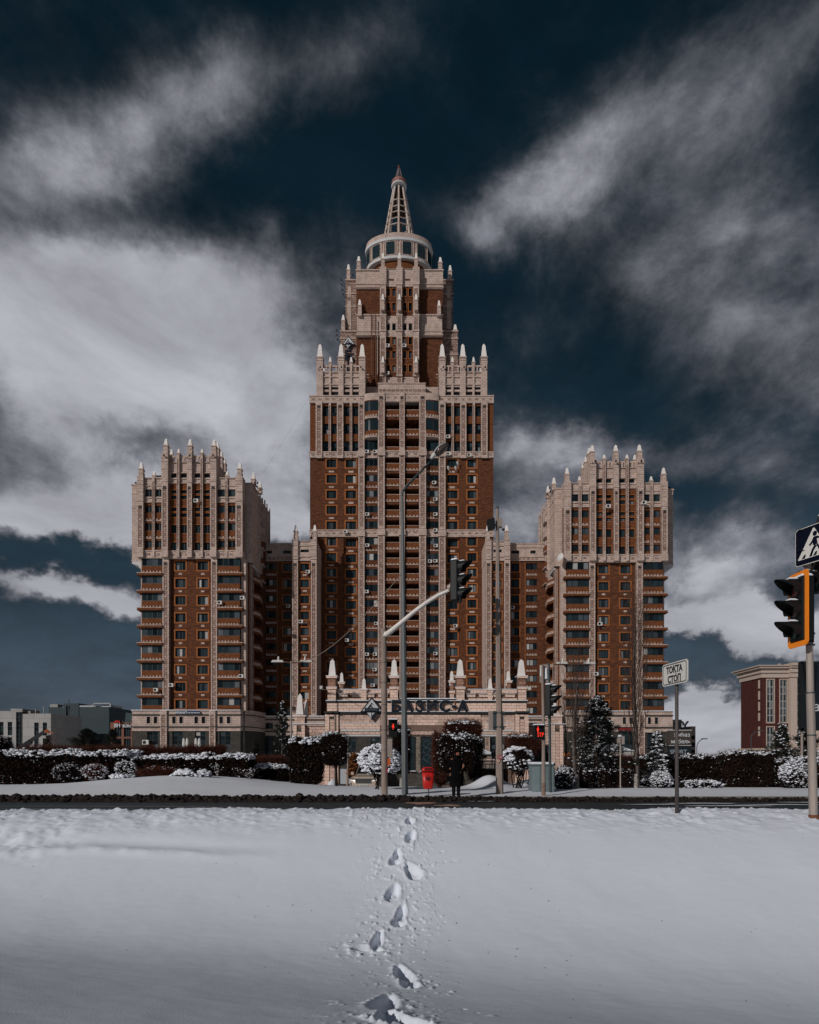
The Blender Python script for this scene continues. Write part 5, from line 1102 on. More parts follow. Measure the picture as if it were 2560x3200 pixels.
# red building at right with cream cornice, its left side wall receding
rb=empty('red_building',(F(120).X(2440),135,-.5),'dark red brick block with cream cornice and tall paired windows','building')
redb=mat('dark_red_brick',(.085,.022,.018),.9,.2,var=.25,vs=1.5,blocks=(.5,.15,.012,(.06,.03,.027),(.065,.018,.015)))
cream=mat('cream_stucco',(.47,.375,.315),.85,.2,var=.08)
G=F(120); s_=G.s; x0=G.X(2394); zt_=G.Z(2118)
def RW(a): return G.X(a)
hs=[(RW(2397),RW(2419),G.Z(2258),G.Z(2124)),(RW(2438),RW(2460),G.Z(2258),G.Z(2124)),(RW(2397),RW(2419),G.Z(2345),G.Z(2272)),(RW(2438),RW(2460),G.Z(2345),G.Z(2272))]
b=MB(); b.wall(RW(2382),RW(2466),-.5,zt_,120,hs,.4); b.build('brick_wall',redb,rb)
hs2=[(RW(2484),RW(2504),G.Z(2272),G.Z(2118)),(RW(2484),RW(2504),G.Z(2345),G.Z(2278))]
b=MB(); b.wall(RW(2464),RW(2620),-.5,zt_+.3,119.2,hs2,.4); b.quad((RW(2464),119.2,-.5),(RW(2464),120,-.5),(RW(2464),120,zt_),(RW(2464),119.2,zt_)); b.build('cream_wall',cream,rb)
for h in hs+hs2: window(rb,*h,120.15 if h in hs else 119.4,2,6 if h[3]>10 else 3,.13,mix=(0,40,50,10,0),fm=wframe_m); 
for h in hs: surround(rb,*h,120,.16,cream,.08)
# side wall: recede to px 2314
Ds=120*(2382-1280)/(2316-1280); 
b=MB(); xs=RW(2382); b.quad((xs,120,-.5),(xs,Ds,-.5),(xs,Ds,zt_),(xs,120,zt_)); b.box(xs+.1,RW(2620),120.5,Ds,-.5,zt_); b.build('brick_wall',redb,rb)
for z0_,z1_ in ((2150,2124),(2185,2158),(2220,2192),(2252,2227),(2300,2270)): box_part('side_window',rb,xs-.10,xs+.02,120.7,121.2,G.Z(z0_),G.Z(z1_),cream)
def cornice(z0_,z1_,pr,m_=cream):
    b=MB(); b.box(xs-pr,RW(2466),120-pr,Ds+pr,z0_,z1_); b.box(RW(2462)-pr*.3,RW(2620),119.2-pr,Ds+pr-.01,z0_+.002,z1_+.35); b.build('cornice',m_,rb)
cornice(zt_,zt_+.9,.25); cornice(zt_+.9,zt_+1.3,.6); cornice(zt_+1.3,G.Z(2090),.35); cornice(G.Z(2090),G.Z(2084),1.0); cornice(G.Z(2084),G.Z(2081),1.35); cornice(G.Z(2344),G.Z(2338),.4)
b=MB(); b.box(RW(2480),RW(2492),124,127,G.Z(2084),G.Z(2068)); b.tube((RW(2484),125,G.Z(2070)),(RW(2484),125,G.Z(2062)),.4,k=8); b.build('roof_unit',galv,rb)
# small building, pylon sign and roof letters right of the complex
sb=empty('mall_building',(F(140).X(2140),145,-.5),'pale building corner with banded windows behind the furniture sign','building')
tan=mat('tan_panel',(.42,.33,.29),.8,.2,var=.08,blocks=(1.5,.8,.04,(.3,.24,.21),(.38,.30,.26)))
simple_building(sb,140,2158,2174,2270,tan,[(2160,2172,2299,2311),(2160,2172,2321,2334),(2160,2172,2343,2353)],cols=3,rows=1)
simple_building(sb,145,2085,2131,2249,tan,[])
simple_building(sb,142,2085,2160,2282,white_edge,[])
G=F(139); o=inst('lettering',TXT['ui'],sb,(G.X(2126),139,G.Z(2280))); o.scale=(-1,1,1)   # seen from behind
b=MB(); 
for px in range(2098,2158,10): b.tube((G.X(px),139.3,G.Z(2282)),(G.X(px+4),140.5,G.Z(2258)),.06,k=4)
b.box(G.X(2096),G.X(2156),139.2,139.3,G.Z(2259),G.Z(2258)); b.build('sign_rack',steel_d,sb)
fs=empty('furniture_sign',(F(95).X(2128),95,-.5),'large brown and black furniture shop sign boards behind the hedge','sign')
G=F(95); b=MB(); b.box(G.X(2090),G.X(2161),95,95.6,G.Z(2329),G.Z(2283)); b.build('upper_board',mat('sign_brown',(.055,.042,.036),.7,.3),fs); b=MB(); b.box(G.X(2090),G.X(2161),95,95.6,-.5,G.Z(2330.5)); b.build('lower_board',mat('sign_black',(.010,.014,.018),.5,.3),fs)
b=MB(); b.box(G.X(2089),G.X(2162),94.9,95.6,G.Z(2283),G.Z(2281)); b.box(G.X(2090),G.X(2161),94.95,95.3,G.Z(2330.4),G.Z(2329)); b.build('sign_edge',white_edge,fs)
inst('lettering',TXT['z1'],fs,(G.X(2131),94.95,G.Z(2302))); inst('lettering',TXT['z2'],fs,(G.X(2127),94.95,G.Z(2323))); inst('lettering',TXT['z3'],fs,(G.X(2120),94.95,G.Z(2356)))
for k in ('z1','z2','z3'):
    for o in fs.children:
        if o.data==TXT[k]: o.scale=((1.0 if k=='z1' else .98)*.84,1,.84) if k!='z3' else (.8,1,.85)
# ================================================================ SNOW, ROAD, VERGE
def tab(seed): return np.random.RandomState(seed).rand(256,256)
TB={}
def vn(x,y,seed=0):
    T=TB.setdefault(seed,tab(seed)); ix=np.floor(x).astype(int); iy=np.floor(y).astype(int); fx=x-ix; fy=y-iy
    fx=fx*fx*(3-2*fx); fy=fy*fy*(3-2*fy); a=T[ix&255,iy&255]; b=T[(ix+1)&255,iy&255]; c=T[ix&255,(iy+1)&255]; d=T[(ix+1)&255,(iy+1)&255]
    return (a*(1-fx)+b*fx)*(1-fy)+(c*(1-fx)+d*fx)*fy
def fbm(x,y,o=4,seed=0,g=.5):
    s=0;a=1;t=0
    for i in range(o): s=s+a*vn(x*2**i+i*17.3,y*2**i+i*9.1,seed+i); t+=a; a*=g
    return s/t
def npmesh(name,V,faces,mats,fm=None,smooth=False,parent=None):
    V=np.asarray(V,dtype=np.float32).reshape(-1,3); me=bpy.data.meshes.new(name); me.vertices.add(len(V)); 
    o_=np.array([(V[:,0].min()+V[:,0].max())/2,(V[:,1].min()+V[:,1].max())/2,V[:,2].min()],dtype=np.float32)
    me.vertices.foreach_set('co',(V-o_).ravel())
    lens=np.concatenate([np.full(len(f),f.shape[1],dtype=np.int32) for f in faces]); loops=np.concatenate([f.ravel() for f in faces]).astype(np.int32)
    me.loops.add(len(loops)); me.loops.foreach_set('vertex_index',loops); me.polygons.add(len(lens)); st=np.zeros(len(lens),dtype=np.int32); st[1:]=np.cumsum(lens)[:-1]
    me.polygons.foreach_set('loop_start',st); me.polygons.foreach_set('loop_total',lens)
    for m in (mats if isinstance(mats,(list,tuple)) else [mats]): me.materials.append(m)
    if fm is not None: me.polygons.foreach_set('material_index',fm.astype(np.int32))
    if smooth: me.polygons.foreach_set('use_smooth',np.ones(len(lens),dtype=bool))
    me.update(calc_edges=True); o=bpy.data.objects.new(name,me); col.objects.link(o)
    o.location=Vector([float(q) for q in o_])
    if parent is not None: o.location-=wloc(parent); o.parent=parent
    return o
def gridmesh(name,xs,ys,Z,m,smooth=True):
    nx,ny=len(xs),len(ys); XX,YY=np.meshgrid(xs,ys); V=np.stack([XX,YY,Z],-1).reshape(-1,3)
    i=np.arange(nx-1)[None,:]+np.arange(ny-1)[:,None]*nx; f=np.stack([i,i+1,i+1+nx,i+nx],-1).reshape(-1,4)
    return npmesh(name,V,[f],m,smooth=smooth)
PX=np.array([0,2,3,4.2,5.0,5.8,6.5,7.2,8,8.8,9.4,9.8,10.2,10.6,11.0,11.6,12.5]); PZ=np.array([.34,.14,-.02,-.28,-.46,-.58,-.59,-.45,-.14,.30,.58,.69,.70,.52,.22,-.02,-.08])  # near ground shaped to dip away from the sun, darkening the foreground
PXd=np.linspace(0,12.5,500); PZd=np.interp(PXd,PX,PZ); ker=np.exp(-np.linspace(-2,2,61)**2); ker/=ker.sum(); PZs=np.convolve(np.pad(PZd,30,mode='edge'),ker,'valid')
def prof(y): return np.interp(y,PXd,PZs)
def hitD(py):
    for D in np.arange(3.5,10.2,.01):
        if HY+FPX*(ZC-prof(D))/D<=py: return D
    return 10.
xs=np.concatenate([np.arange(-40,-9,.5),np.arange(-9,-1.0,.035),np.arange(-1.0,.55,.012),np.arange(.55,9,.035),np.arange(9,40,.5)])
ys=np.concatenate([np.arange(0,3.4,.2),np.arange(3.4,10.6,.0145),np.arange(10.6,12.5,.05)])
XX,YY=np.meshgrid(xs,ys)
Zg=prof(YY+ .25*(fbm(XX*.35,YY*.2+3,2,40)-.5)*np.clip((YY-8)/2,0,1))+.07*(fbm(XX*.28,YY*.33,3,5)-.5)+.016*(fbm(XX*1.8,YY*1.8,3,9)-.5)+.0035*(fbm(XX*9,YY*14,3,11)-.5)
tt=np.clip((8.6-YY)/4.2,0,1); Zg+=-.075*XX*tt*tt*(3-2*tt)  # sideways tilt away from the sun, added to darken the near snow
edge=np.clip((YY-8.9)/.7,0,1)*np.clip((11.2-YY)/.6,0,1)
Zg+=edge*(.085*(fbm(XX*1.9,YY*2.6,4,21,.5)-.42)+.05*(fbm(XX*6,YY*7,3,31)-.45)+.11*np.clip(fbm(XX*13,YY*15,2,33)-.62,0,1))
tr=lambda x:8.75+.02*(x+7)*1.0+.12*np.sin(x*.9)
lf=np.clip((-1.6-XX)/1.5,0,1); dtr=YY-tr(XX)
Zg+=lf*(-.03*np.exp(-(dtr/.12)**2)+.03*np.exp(-((dtr+.22)/.09)**2)*fbm(XX*4,YY*4,3,51)*1.6)
wide=np.clip((-4.5-XX)/1.,0,1)*np.exp(-((YY-9.0)/.5)**2); Zg+=wide*(.16*(fbm(XX*3,YY*3,4,61,.6)-.5))
FT=[(1282,2571,.065,.10,0),(1284,2618,.07,.14,-.25),(1242,2676,.055,.13,0),(1236,2690,.085,.09,.1),(1290,2725,.095,.16,.5),(1229,2792,.085,.17,-.2),(1254,2852,.06,.16,-.15),(1246,2880,.085,.10,-.1),(1180,2940,.06,.20,-.1),(1150,2968,.16,.07,-.15),(1262,3045,.085,.26,.22),(1280,3072,.08,.14,.2),(1204,3140,.10,.34,-.08),(1222,3185,.10,.22,.2),(1290,3200,.10,.2,.4)]
FTW=[]
for (px,py,a,b_,ang) in FT:
    D=hitD(py); x=(px-CX)/FPX*D; FTW.append((x,D,a,b_,ang))
    dx=XX-x; dy=YY-D; ca,sa=math.cos(ang),math.sin(ang); u=dx*ca+dy*sa; v=-dx*sa+dy*ca
    wob=.16*(fbm(XX*9,YY*9,2,71)-.5); u2=u/a*(1+.25*np.clip(v/b_,-1,1)); r=np.sqrt(u2**2+(v/b_)**2)+wob
    r=r+.10*(fbm(XX*30,YY*30,2,72)-.5); t=np.clip((1.12-r)/.42,0,1); t=t*t*(3-2*t); Zg-=.088*t*(1+.25*v/b_)
    rim=np.exp(-((r-1.3)/.22)**2); Zg+=rim*.014*(fbm(XX*16,YY*16,2,81)+.1)
# kicked crumbs along the trail
cl=np.zeros_like(Zg)
for (x,D,a,b_,ang) in FTW: cl+=np.exp(-(((XX-x)/.35)**2+((YY-D+.1)/.28)**2))
hc_=np.clip(fbm(XX*20,YY*20,2,91)-.66,0,1); Zg+=np.clip(cl,0,1)*(hc_*.12+.012*(fbm(XX*8,YY*8,3,93)-.5))
rs=np.random.RandomState(5)
for i in range(60):
    k=rs.randint(len(FTW)); x,D=FTW[k][0]+rs.normal(0.12,.33),FTW[k][1]+rs.normal(0,.3); r=rs.uniform(.008,.022)
    if D<3.8: continue
    i0=np.searchsorted(xs,x-.06); i1=np.searchsorted(xs,x+.06); j0=np.searchsorted(ys,D-.06); j1=np.searchsorted(ys,D+.06)
    Zg[j0:j1,i0:i1]+=rs.choice([-1,1],p=[.6,.4])*.02*np.exp(-((XX[j0:j1,i0:i1]-x)**2+(YY[j0:j1,i0:i1]-D)**2)/r**2)
o=gridmesh('snow_bank',xs,ys,Zg,snow); tag(o,kind='structure')
rs=np.random.RandomState(9); b=MB()
for i in range(150):
    D=rs.uniform(4.6,9.9); x=rs.normal(.3,1.3) if i<90 else rs.uniform(-1,1)*D*.65; j=np.searchsorted(ys,D); k=np.searchsorted(xs,x); zq=float(Zg[j,k]); s=rs.uniform(.003,.009)
    b.tube((x,D,zq-.001),(x+rs.normal(0,1.2)*s,D+rs.normal(0,1.2)*s,zq+s*.8),s*.6,s*.3,4)
o=b.build('dirt_specks',mat('speck',(.03,.022,.018),.9,.1)); tag(o,kind='stuff')
# ground out to the horizon, road, kerb
b=MB(); g_=-.62
for (a0,a1,c0,c1) in ((-5000,5000,45.95,6000),(-5000,-47.95,-400,45.95),(47.95,5000,-400,45.95),(-47.95,47.95,12.4,21.4),(-47.95,47.95,-400,.05),(-47.95,-39.4,.05,12.4),(38.9,47.95,.05,12.4)): b.quad((a0,c0,g_),(a1,c0,g_),(a1,c1,g_),(a0,c1,g_))
b.f=b.f; o=b.build('ground',snow_far); tag(o,kind='structure')
asphalt=mat('asphalt',(.026,.038,.045),.55,.35,var=.35,vs=3,bump=.01,bs=60)
b=MB(); b.box(-300,300,10.4,21.75,-.4,0); o=b.build('road',asphalt); tag(o,kind='structure')
kerb_m=mat('kerb_stone',(.20,.17,.155),.9,.2,var=.3,vs=3); b=MB()
kr=empty('kerb',(0,21.85,0)); tag(kr,kind='structure'); kb=MB(); kb.box(-.49,.49,0,.18,0,.13); kme=kb.mesh('kerb_stone',kerb_m)
for i in range(-18,19): inst('kerb_stone',kme,kr,(i*1.0,21.75,-.0))
b=MB(); b.box(-60,-18.6,21.76,21.92,0,.13); b.box(18.6,60,21.76,21.92,0,.13); o=b.build('kerb_run',kerb_m,kr); o['kind']='stuff'
# road paint remnants and thin snow streaks
pt=mat('worn_road_paint',(.45,.27,.20),.8,.2,var=.4,vs=6)
def blob_sheet(name,cx,cy,rx_,ry_,z,m,seed,n=40):
    r=np.random.RandomState(int(seed)); ph=r.rand(6)*6.28; b=MB(); pts=[]
    for i in range(n):
        t=2*math.pi*i/n; q=1+.18*math.sin(3*t+ph[0])+.14*math.sin(5*t+ph[1])+.10*math.sin(9*t+ph[2]); pts.append((cx+rx_*q*math.cos(t),cy+ry_*q*math.sin(t),z))
    n0=len(b.v); b.v+=pts; b.f.append(tuple(range(n))); b.m.append(0); return b.build(name,m)
def rd(py): return FPX*ZC/(py-HY)
for (px0,px1,py,h) in ((1268,1361,2510,3.2),(1362,1440,2517.5,2.6)):
    D=rd(py); o=blob_sheet('road_marking',((px0+px1)/2-CX)/FPX*D,D,(px1-px0)/2/FPX*D,h*D/(py-HY),.006,pt,px0); tag(o,kind='structure')
for i,(px0,px1,py,h) in enumerate(((2010,2210,2503.5,1.3),(2240,2560,2505,1.4),(2080,2300,2512,1.1),(1700,1860,2506,.9),(2330,2560,2517,1.2),(2150,2420,2521,1.2),(1960,2120,2517,.9),(1440,1560,2507,.8),(2440,2600,2511,.9))):
    D=rd(py); o=blob_sheet('road_snow',((px0+px1)/2-CX)/FPX*D,D,(px1-px0)/2/FPX*D,h*D/(py-HY),.01+.004*i,snow_far,py); tag(o,kind='stuff')
for i,(px0,px1,py) in enumerate(((-20,330,2529),(380,560,2531),(-20,800,2521.5))):
    D=rd(py); o=blob_sheet('road_snow',((px0+px1)/2-CX)/FPX*D,D,(px1-px0)/2/FPX*D,.5*D/(py-HY),.012,mat('slush',(.25,.26,.27),.6,.3),int(py)); tag(o,kind='stuff')
# far verge
def verge(x,y):
    z=.05-.0*y+np.zeros_like(x); z=z-.67*np.clip((y-30)/11,0,1)**1.3-.35*np.exp(-(((x+2.9)/4.5)**4+((y-39)/3.6)**4))
    z=z+.60*np.exp(-((x+11.2)/5.2)**2)*np.clip((y-22.3)/6,0,1)+.10*np.clip((-14-x)/6,0,1)*np.clip((y-24)/6,0,1)
    z=z+.62*np.exp(-(((x-4.0)/.85)**2+((y-30.5)/1.3)**2))+.55*np.exp(-(((x-6.9)/1.4)**2+((y-31.5)/1.2)**2))+.8*np.exp(-(((x+4.75)/.45)**2+((y-38)/1.0)**2))
    z=z+.05*np.exp(-(((x+3.6)/3.2)**2+((y-26)/1.8)**2))+.12*np.exp(-(((x-12)/9)**2+((y-26.5)/2)**2))
    z=z+.22*np.exp(-(((x+8)/3)**2+((y-29)/2)**2))*0
    return z+.05*(fbm(x*.8,y*.8,4,101)-.5)
xs=np.arange(-48,48.1,.13); ys=np.concatenate([np.arange(21.9,26,.1),np.arange(26,46,.2)]); XX,YY=np.meshgrid(xs,ys)
Zv=verge(XX,YY)+np.clip((24-YY)/2,0,1)*.07*(fbm(XX*2.5,YY*2.5,3,111)-.35)+.15*np.clip((YY-21.9)/.5,0,1)*0
Zv[0,:]=.0
o=gridmesh('snow_verge',xs,ys,Zv,snow_far); tag(o,kind='structure')
vz=lambda x,y: float(verge(np.array([x]),np.array([y]))[0])
# dirty ploughed lumps at the far road edge
dirt=mat('dirty_snow',(.006,.0055,.0055),.95,.05,c2=(.052,.040,.036),vs=12,bump=.04,bs=25)
xs=np.arange(-17,17,.035); ys=np.arange(20.75,21.75,.035); XX,YY=np.meshgrid(xs,ys)
amp=np.interp(XX,[-17,-8,-4,0,3,6,17],[.21,.21,.19,.16,.15,.12,.11]); ph=np.clip(1-np.abs((YY-21.25)/.48),0,1)**.6
rid=1-np.abs(2*fbm(XX*1.5,YY*1.3,4,121,.6)-1); Zl=amp*ph*np.clip(.28+.72*vn(XX*3.4,YY*2.0,141)+.25*(vn(XX*1.3,YY,151)-.5)+.95*(fbm(XX*11,YY*11,3,131,.7)-.5),0,1.6)
o=gridmesh('dirty_snow_ridge',xs,ys,Zl,dirt,False); tag(o,kind='stuff')
# ================================================================ STREET FURNITURE
def obj_at(b,name,m,parent,loc,rz=0,**k):
    o=b.build(name,m,parent,org=(0,0,0),**k); o.location=loc; o.rotation_euler=(0,0,rz); return o
def octo(s,z0,z1,r0,r1,k=8,ph=math.pi/8): s.tube((0,0,z0),(0,0,z1),r0,r1,k,ph=ph)
def head3(parent,loc,rz,s=1.0,plate=None,snowy=True,lens=True,nm='signal_head'):
    # three section signal head facing local -y
    r=empty(nm,(0,0,0)); r.parent=parent; r.location=loc; r.rotation_euler=(0,0,rz); r.scale=(s,s,s)
    h=.34; b=MB(); b.box(-.17,.17,0,.20,0,3*h); obj_at(b,'housing',black,r,(0,0,0),bevel=.03)
    if plate:
        b=MB(); w=.25; z0,z1=-.09,3*h+.09; c=.05
        b.prism([(-w+c,z0),(w-c,z0),(w,z0+c),(w,z1-c),(w-c,z1),(-w+c,z1),(-w,z1-c),(-w,z0+c)],.03,.045); obj_at(b,'backplate',plate,r,(0,0,0))
        b=MB(); b.box(-.17,.17,.02,.03,0,3*h); obj_at(b,'backplate_face',black,r,(0,0,0))
    cols=[mat('lens_red',(.06,.004,.006),.15,.6),mat('lens_amber',(.028,.012,.010),.15,.6),mat('lens_green',(.006,.016,.016),.15,.6)]
    for i in range(3):
        zc=h*(2.5-i)-.0; b=MB(); n=14
        for side in range(n):   # tunnel visor, longer at the top
            t0=math.radians(-35)+math.radians(250)*side/n; t1=math.radians(-35)+math.radians(250)*(side+1)/n
            def P(t,y): return (.145*math.cos(t),y,zc+.145*math.sin(t))
            l0=-.12-.22*max(0,math.sin(t0)); l1=-.12-.22*max(0,math.sin(t1))
            b.quad(P(t0,0),P(t1,0),P(t1,l1),P(t0,l0)); q=.94
            def Q(t,y): return (.136*math.cos(t),y,zc+.136*math.sin(t))
            b.quad(Q(t0,0),Q(t0,l0),Q(t1,l1),Q(t1,0)); b.quad(P(t0,l0),P(t1,l1),Q(t1,l1),Q(t0,l0))
        obj_at(b,'visor',black,r,(0,0,0))
        b=MB(); 
        pr=[(.005,-.03),(.07,-.022),(.125,0)]; v0=len(b.v)
        b.lathe(0,0,[(a,-c) for a,c in pr],16); me=b.mesh('lens',cols[i],smooth=True); me.transform(Matrix.Translation((0,-.004,zc))@Matrix.Rotation(R(90),4,'X')); ln=bpy.data.objects.new('lens',me); col.objects.link(ln); ln.parent=r
        if snowy: b=MB(); b.box(-.10,.10,-.17,0,zc+.135,zc+.175,tx=.05,ty=.04); obj_at(b,'snow_cap',snow_far,r,(0,0,0),bevel=.015)
    if snowy: b=MB(); b.box(-.16,.16,.0,.2,3*h,3*h+.05,tx=.03,ty=.03); obj_at(b,'snow_cap',snow_far,r,(0,0,0),bevel=.02)
    return r
def fpos(px,py,D): return ((px-CX)/FPX*D, D, ZC+(HY-py)/FPX*D)
# -- right foreground: pole with crossing sign and traffic light
DR=9.55; xp,_,_=fpos(2543,0,DR); zb=float(prof(DR))-.05
rp=empty('traffic_light_pole',(xp,DR,zb),'grey steel pole at the right edge carrying the orange framed traffic light and crossing sign','traffic light')
b=MB(); ztp=4.98-zb; b.tube((0,0,0),(-.05,0,ztp*.45),.062,.059,14); b.tube((-.05,0,ztp*.45),(-.095,0,ztp),.052,.046,14); obj_at(b,'pole',galv,rp,(0,0,0),smooth=False)
b=MB(); 
for z in (ztp*.3,ztp*.45,ztp*.62,ztp*.66): q=-.05*min(1,z/(ztp*.45)); b.tube((q,0,z),(q,0,z+.02),.065,.065,14)
obj_at(b,'pole_clamp',steel_d,rp,(0,0,0))
b=MB(); b.lathe(0,0,[(.11,0),(.09,.05),(.065,.09),(.05,.09)],14); obj_at(b,'rust_collar',copper,rp,(0,0,.0))
orange=mat('orange_frame',(.95,.26,.015),.6,.3,var=.06)
hx,_,hz=fpos(2485,2005,DR); h=head3(rp,Vector((hx-xp,-.02,hz-zb)),-R(89),.97,orange)
b=MB(); 
for py in (1791,2003): _,_,z=fpos(0,py,DR); b.tube((hx-xp+.12,.0,z-zb),(-.07,0,z-zb),.018,k=6); b.tube((-.075,0,z-zb-.03),(-.075,0,z-zb+.03),.07,k=10)
obj_at(b,'bracket',black,rp,(0,0,0))
navy_s=mat('sign_blue_black',(.003,.005,.014),.75,.08); white_s=mat('sign_white',(.62,.60,.56),.5,.4)
sx,_,sz=fpos(2527,1711,DR); sr=empty('crossing_sign',(0,0,0)); sr.parent=rp; sr.location=Vector((sx-xp-.06,-.22,sz-.30-zb)); sr.rotation_euler=(0,0,-R(69)); sr.scale=(.86,1,.88)
b=MB(); w=.35; c=.04; b.prism([(-w+c,0),(w-c,0),(w,c),(w,.66-c),(w-c,.66),(-w+c,.66),(-w,.66-c),(-w,c)],0,.02); obj_at(b,'sign_edge',white_s,sr,(0,0,0))
w=.338; b=MB(); b.prism([(-w+c,.012),(w-c,.012),(w,c),(w,.66-c),(w-c,.648),(-w+c,.648),(-w,.66-c),(-w,c)],-.004,0); obj_at(b,'sign_face',navy_s,sr,(0,0,0))
b=MB(); b.prism([(-.285,.10),(.285,.10),(.29,.115),(.012,.60),(-.012,.60),(-.29,.115)],-.008,-.0041); obj_at(b,'triangle',white_s,sr,(0,0,0))
b=MB(); y0,y1=-.012,-.0081   # walking figure and stripes
b.prism([(.025+.040*math.cos(t),.495+.044*math.sin(t)) for t in [i*math.pi/6 for i in range(12)]],y0,y1)
b.prism([(.0,.44),(.055,.445),(.07,.31),(.02,.29),(-.015,.31)],y0,y1); b.prism([(.05,.445),(.155,.40),(.155,.295),(.125,.295),(.125,.38),(.05,.405)],y0,y1)
b.prism([(.0,.44),(.0,.36),(-.06,.30),(-.085,.32),(-.03,.38)],y0,y1); b.prism([(.02,.30),(-.035,.22),(-.075,.115),(-.03,.115),(.0,.20),(.065,.28)],y0,y1)
b.prism([(.055,.29),(.13,.125),(.175,.14),(.07,.315)],y0,y1)
for a,d in ((-.20,-.14),(.01,.07),(.20,.26)): b.prism([(a-.02,.112),(d-.02,.112),(d,.175),(a+.03,.175)],y0,y1)
obj_at(b,'walking_figure',navy_s,sr,(0,0,0))
# second head above and its orange frame at the frame edge
hx2,_,hz2=fpos(2578,1780,DR); h2=head3(rp,Vector((hx2-xp+.1,-.02,hz2-zb-.55+.35)),R(60),1.0,orange)
b=MB(); b.tube((-.09,.0,ztp-.5),(.30,0,ztp-.5),.02,k=6); obj_at(b,'bracket',black,rp,(0,0,0))
hx3,_,hz3=fpos(2556,1643,DR); b=MB(); b.lathe(0,0,[(.10,0),(.10,.02),(.09,.0)],12); 
h3=head3(rp,Vector((hx3-xp,.05,hz3-zb-1.02)),R(-75),.95,None); 
# -- STOP LINE sign
ds=9.75; xs_,_,_=fpos(2116,0,ds); zb=float(prof(ds))-.12; st=empty('stop_line_sign',(xs_,ds,zb),'white ТОҚТА СТОП plate turned on a thin dark pole in the snow bank','sign')
_,_,zt2=fpos(0,2066,ds); b=MB(); b.tube((0,0,0),(-.005,0,zt2-zb),.031,.026,12); obj_at(b,'pole',mat('dark_grey_post',(.085,.072,.068),.6,.3,var=.2,vs=8),st,(0,0,0),smooth=True)
_,_,zc_=fpos(0,2105,ds); sr=empty('plate',(0,0,0)); sr.parent=st; sr.location=Vector((-.055,-.03,zc_-zb-.18)); sr.rotation_euler=(0,0,-R(83))
c=.035; w=.36; H=.36
b=MB(); b.prism([(-w+c,0),(w-c,0),(w,c),(w,H-c),(w-c,H),(-w+c,H),(-w,H-c),(-w,c)],0,.018); obj_at(b,'plate_white',white_s,sr,(0,0,0))
def ring(w,z0,z1,t,c,y0,y1,mm,nm,par):
    b=MB(); o_=[(-w+c,z0),(w-c,z0),(w,z0+c),(w,z1-c),(w-c,z1),(-w+c,z1),(-w,z1-c),(-w,z0+c)]; w2=w-t; c2=c*.7; i_=[(-w2+c2,z0+t),(w2-c2,z0+t),(w2,z0+t+c2),(w2,z1-t-c2),(w2-c2,z1-t),(-w2+c2,z1-t),(-w2,z1-t-c2),(-w2,z0+t+c2)]
    for k in range(8): j=(k+1)%8; b.quad((o_[k][0],y0,o_[k][1]),(o_[j][0],y0,o_[j][1]),(i_[j][0],y0,i_[j][1]),(i_[k][0],y0,i_[k][1]))
    return obj_at(b,nm,mm,par,(0,0,0))
ring(.340,.018,H-.018,.014,.03,-.003,0,dark_let,'plate_border',sr)
for k,z in (('s1',.195),('s2',.045)):
    o=bpy.data.objects.new('lettering',TXT[k]); col.objects.link(o); o.parent=sr; o.location=(0,-.004,z)
# -- mast arm pole
D=23.2; x,_,_=fpos(1200.5,0,D); z=vz(x,D)-.06; mp=empty('signal_mast',(x,D,z),'pale mast pole with a curved double arm reaching right over the road','traffic light')
_,_,zt_=fpos(0,1966,D); H=zt_-z
b=MB(); b.tube((.02,0,0),(.01,0,H*.52),.122,.118,18); b.tube((.01,0,H*.52),(0,0,H*.8),.114,.110,18); b.tube((0,0,H*.8),(-.02,0,H),.108,.106,18); obj_at(b,'pole',conc_pole,mp,(0,0,0),smooth=False)
b=MB()
for q in (.28,.40,.50,.55,.68,.80): b.tube((.01,0,H*q),(.01,0,H*q+.02),.122,.122,18)
obj_at(b,'pole_band',steel_d,mp,(0,0,0))
def arm(off,rr,ys_):
    pts=[]
    for i,(px,py) in enumerate(((1201,1982),(1208,1985),(1222,1975),(1250,1952),(1290,1918),(1330,1888),(1370,1863),(1408,1846),(1441,1830))):
        d=D-.12-ys_*i; a=fpos(px+off[0],py+off[1],D); pts.append((a[0]-x,-.12-ys_*i,a[2]-z))
    return pts,rr
b=MB(); p,rr=arm((0,0),.1,.0); b.path(p,[.105,.11,.10,.09,.08,.075,.07,.066,.062],12); obj_at(b,'arm',white_conc,mp,(0,0,0),smooth=True)
b=MB(); p,rr=arm((4,-9),.1,.0); b.path(p[2:-1],[.038]*6,8); obj_at(b,'upper_arm',galv,mp,(0,0,0),smooth=True)
a0=fpos(1435,1828,D); hd=head3(mp,Vector((a0[0]-x-.0,-.3,fpos(0,1886,D)[2]-z)),R(62),1.50,None); 
b=MB(); ax=fpos(1412,0,D)[0]-x; b.tube((ax,-.35,fpos(0,1765,D)[2]-z),(ax,-.35,fpos(0,1884,D)[2]-z),.035,k=6); b.tube((ax,-.35,fpos(0,1765,D)[2]-z),(ax+.3,-.3,fpos(0,1765,D)[2]-z),.03,k=6); b.tube((ax,-.35,fpos(0,1882,D)[2]-z),(ax+.3,-.3,fpos(0,1884,D)[2]-z),.03,k=6); b.tube((ax-.12,-.15,fpos(0,1843,D)[2]-z),(ax+.06,-.25,fpos(0,1835,D)[2]-z),.14,k=10); obj_at(b,'head_bracket',galv,mp,(0,0,0))
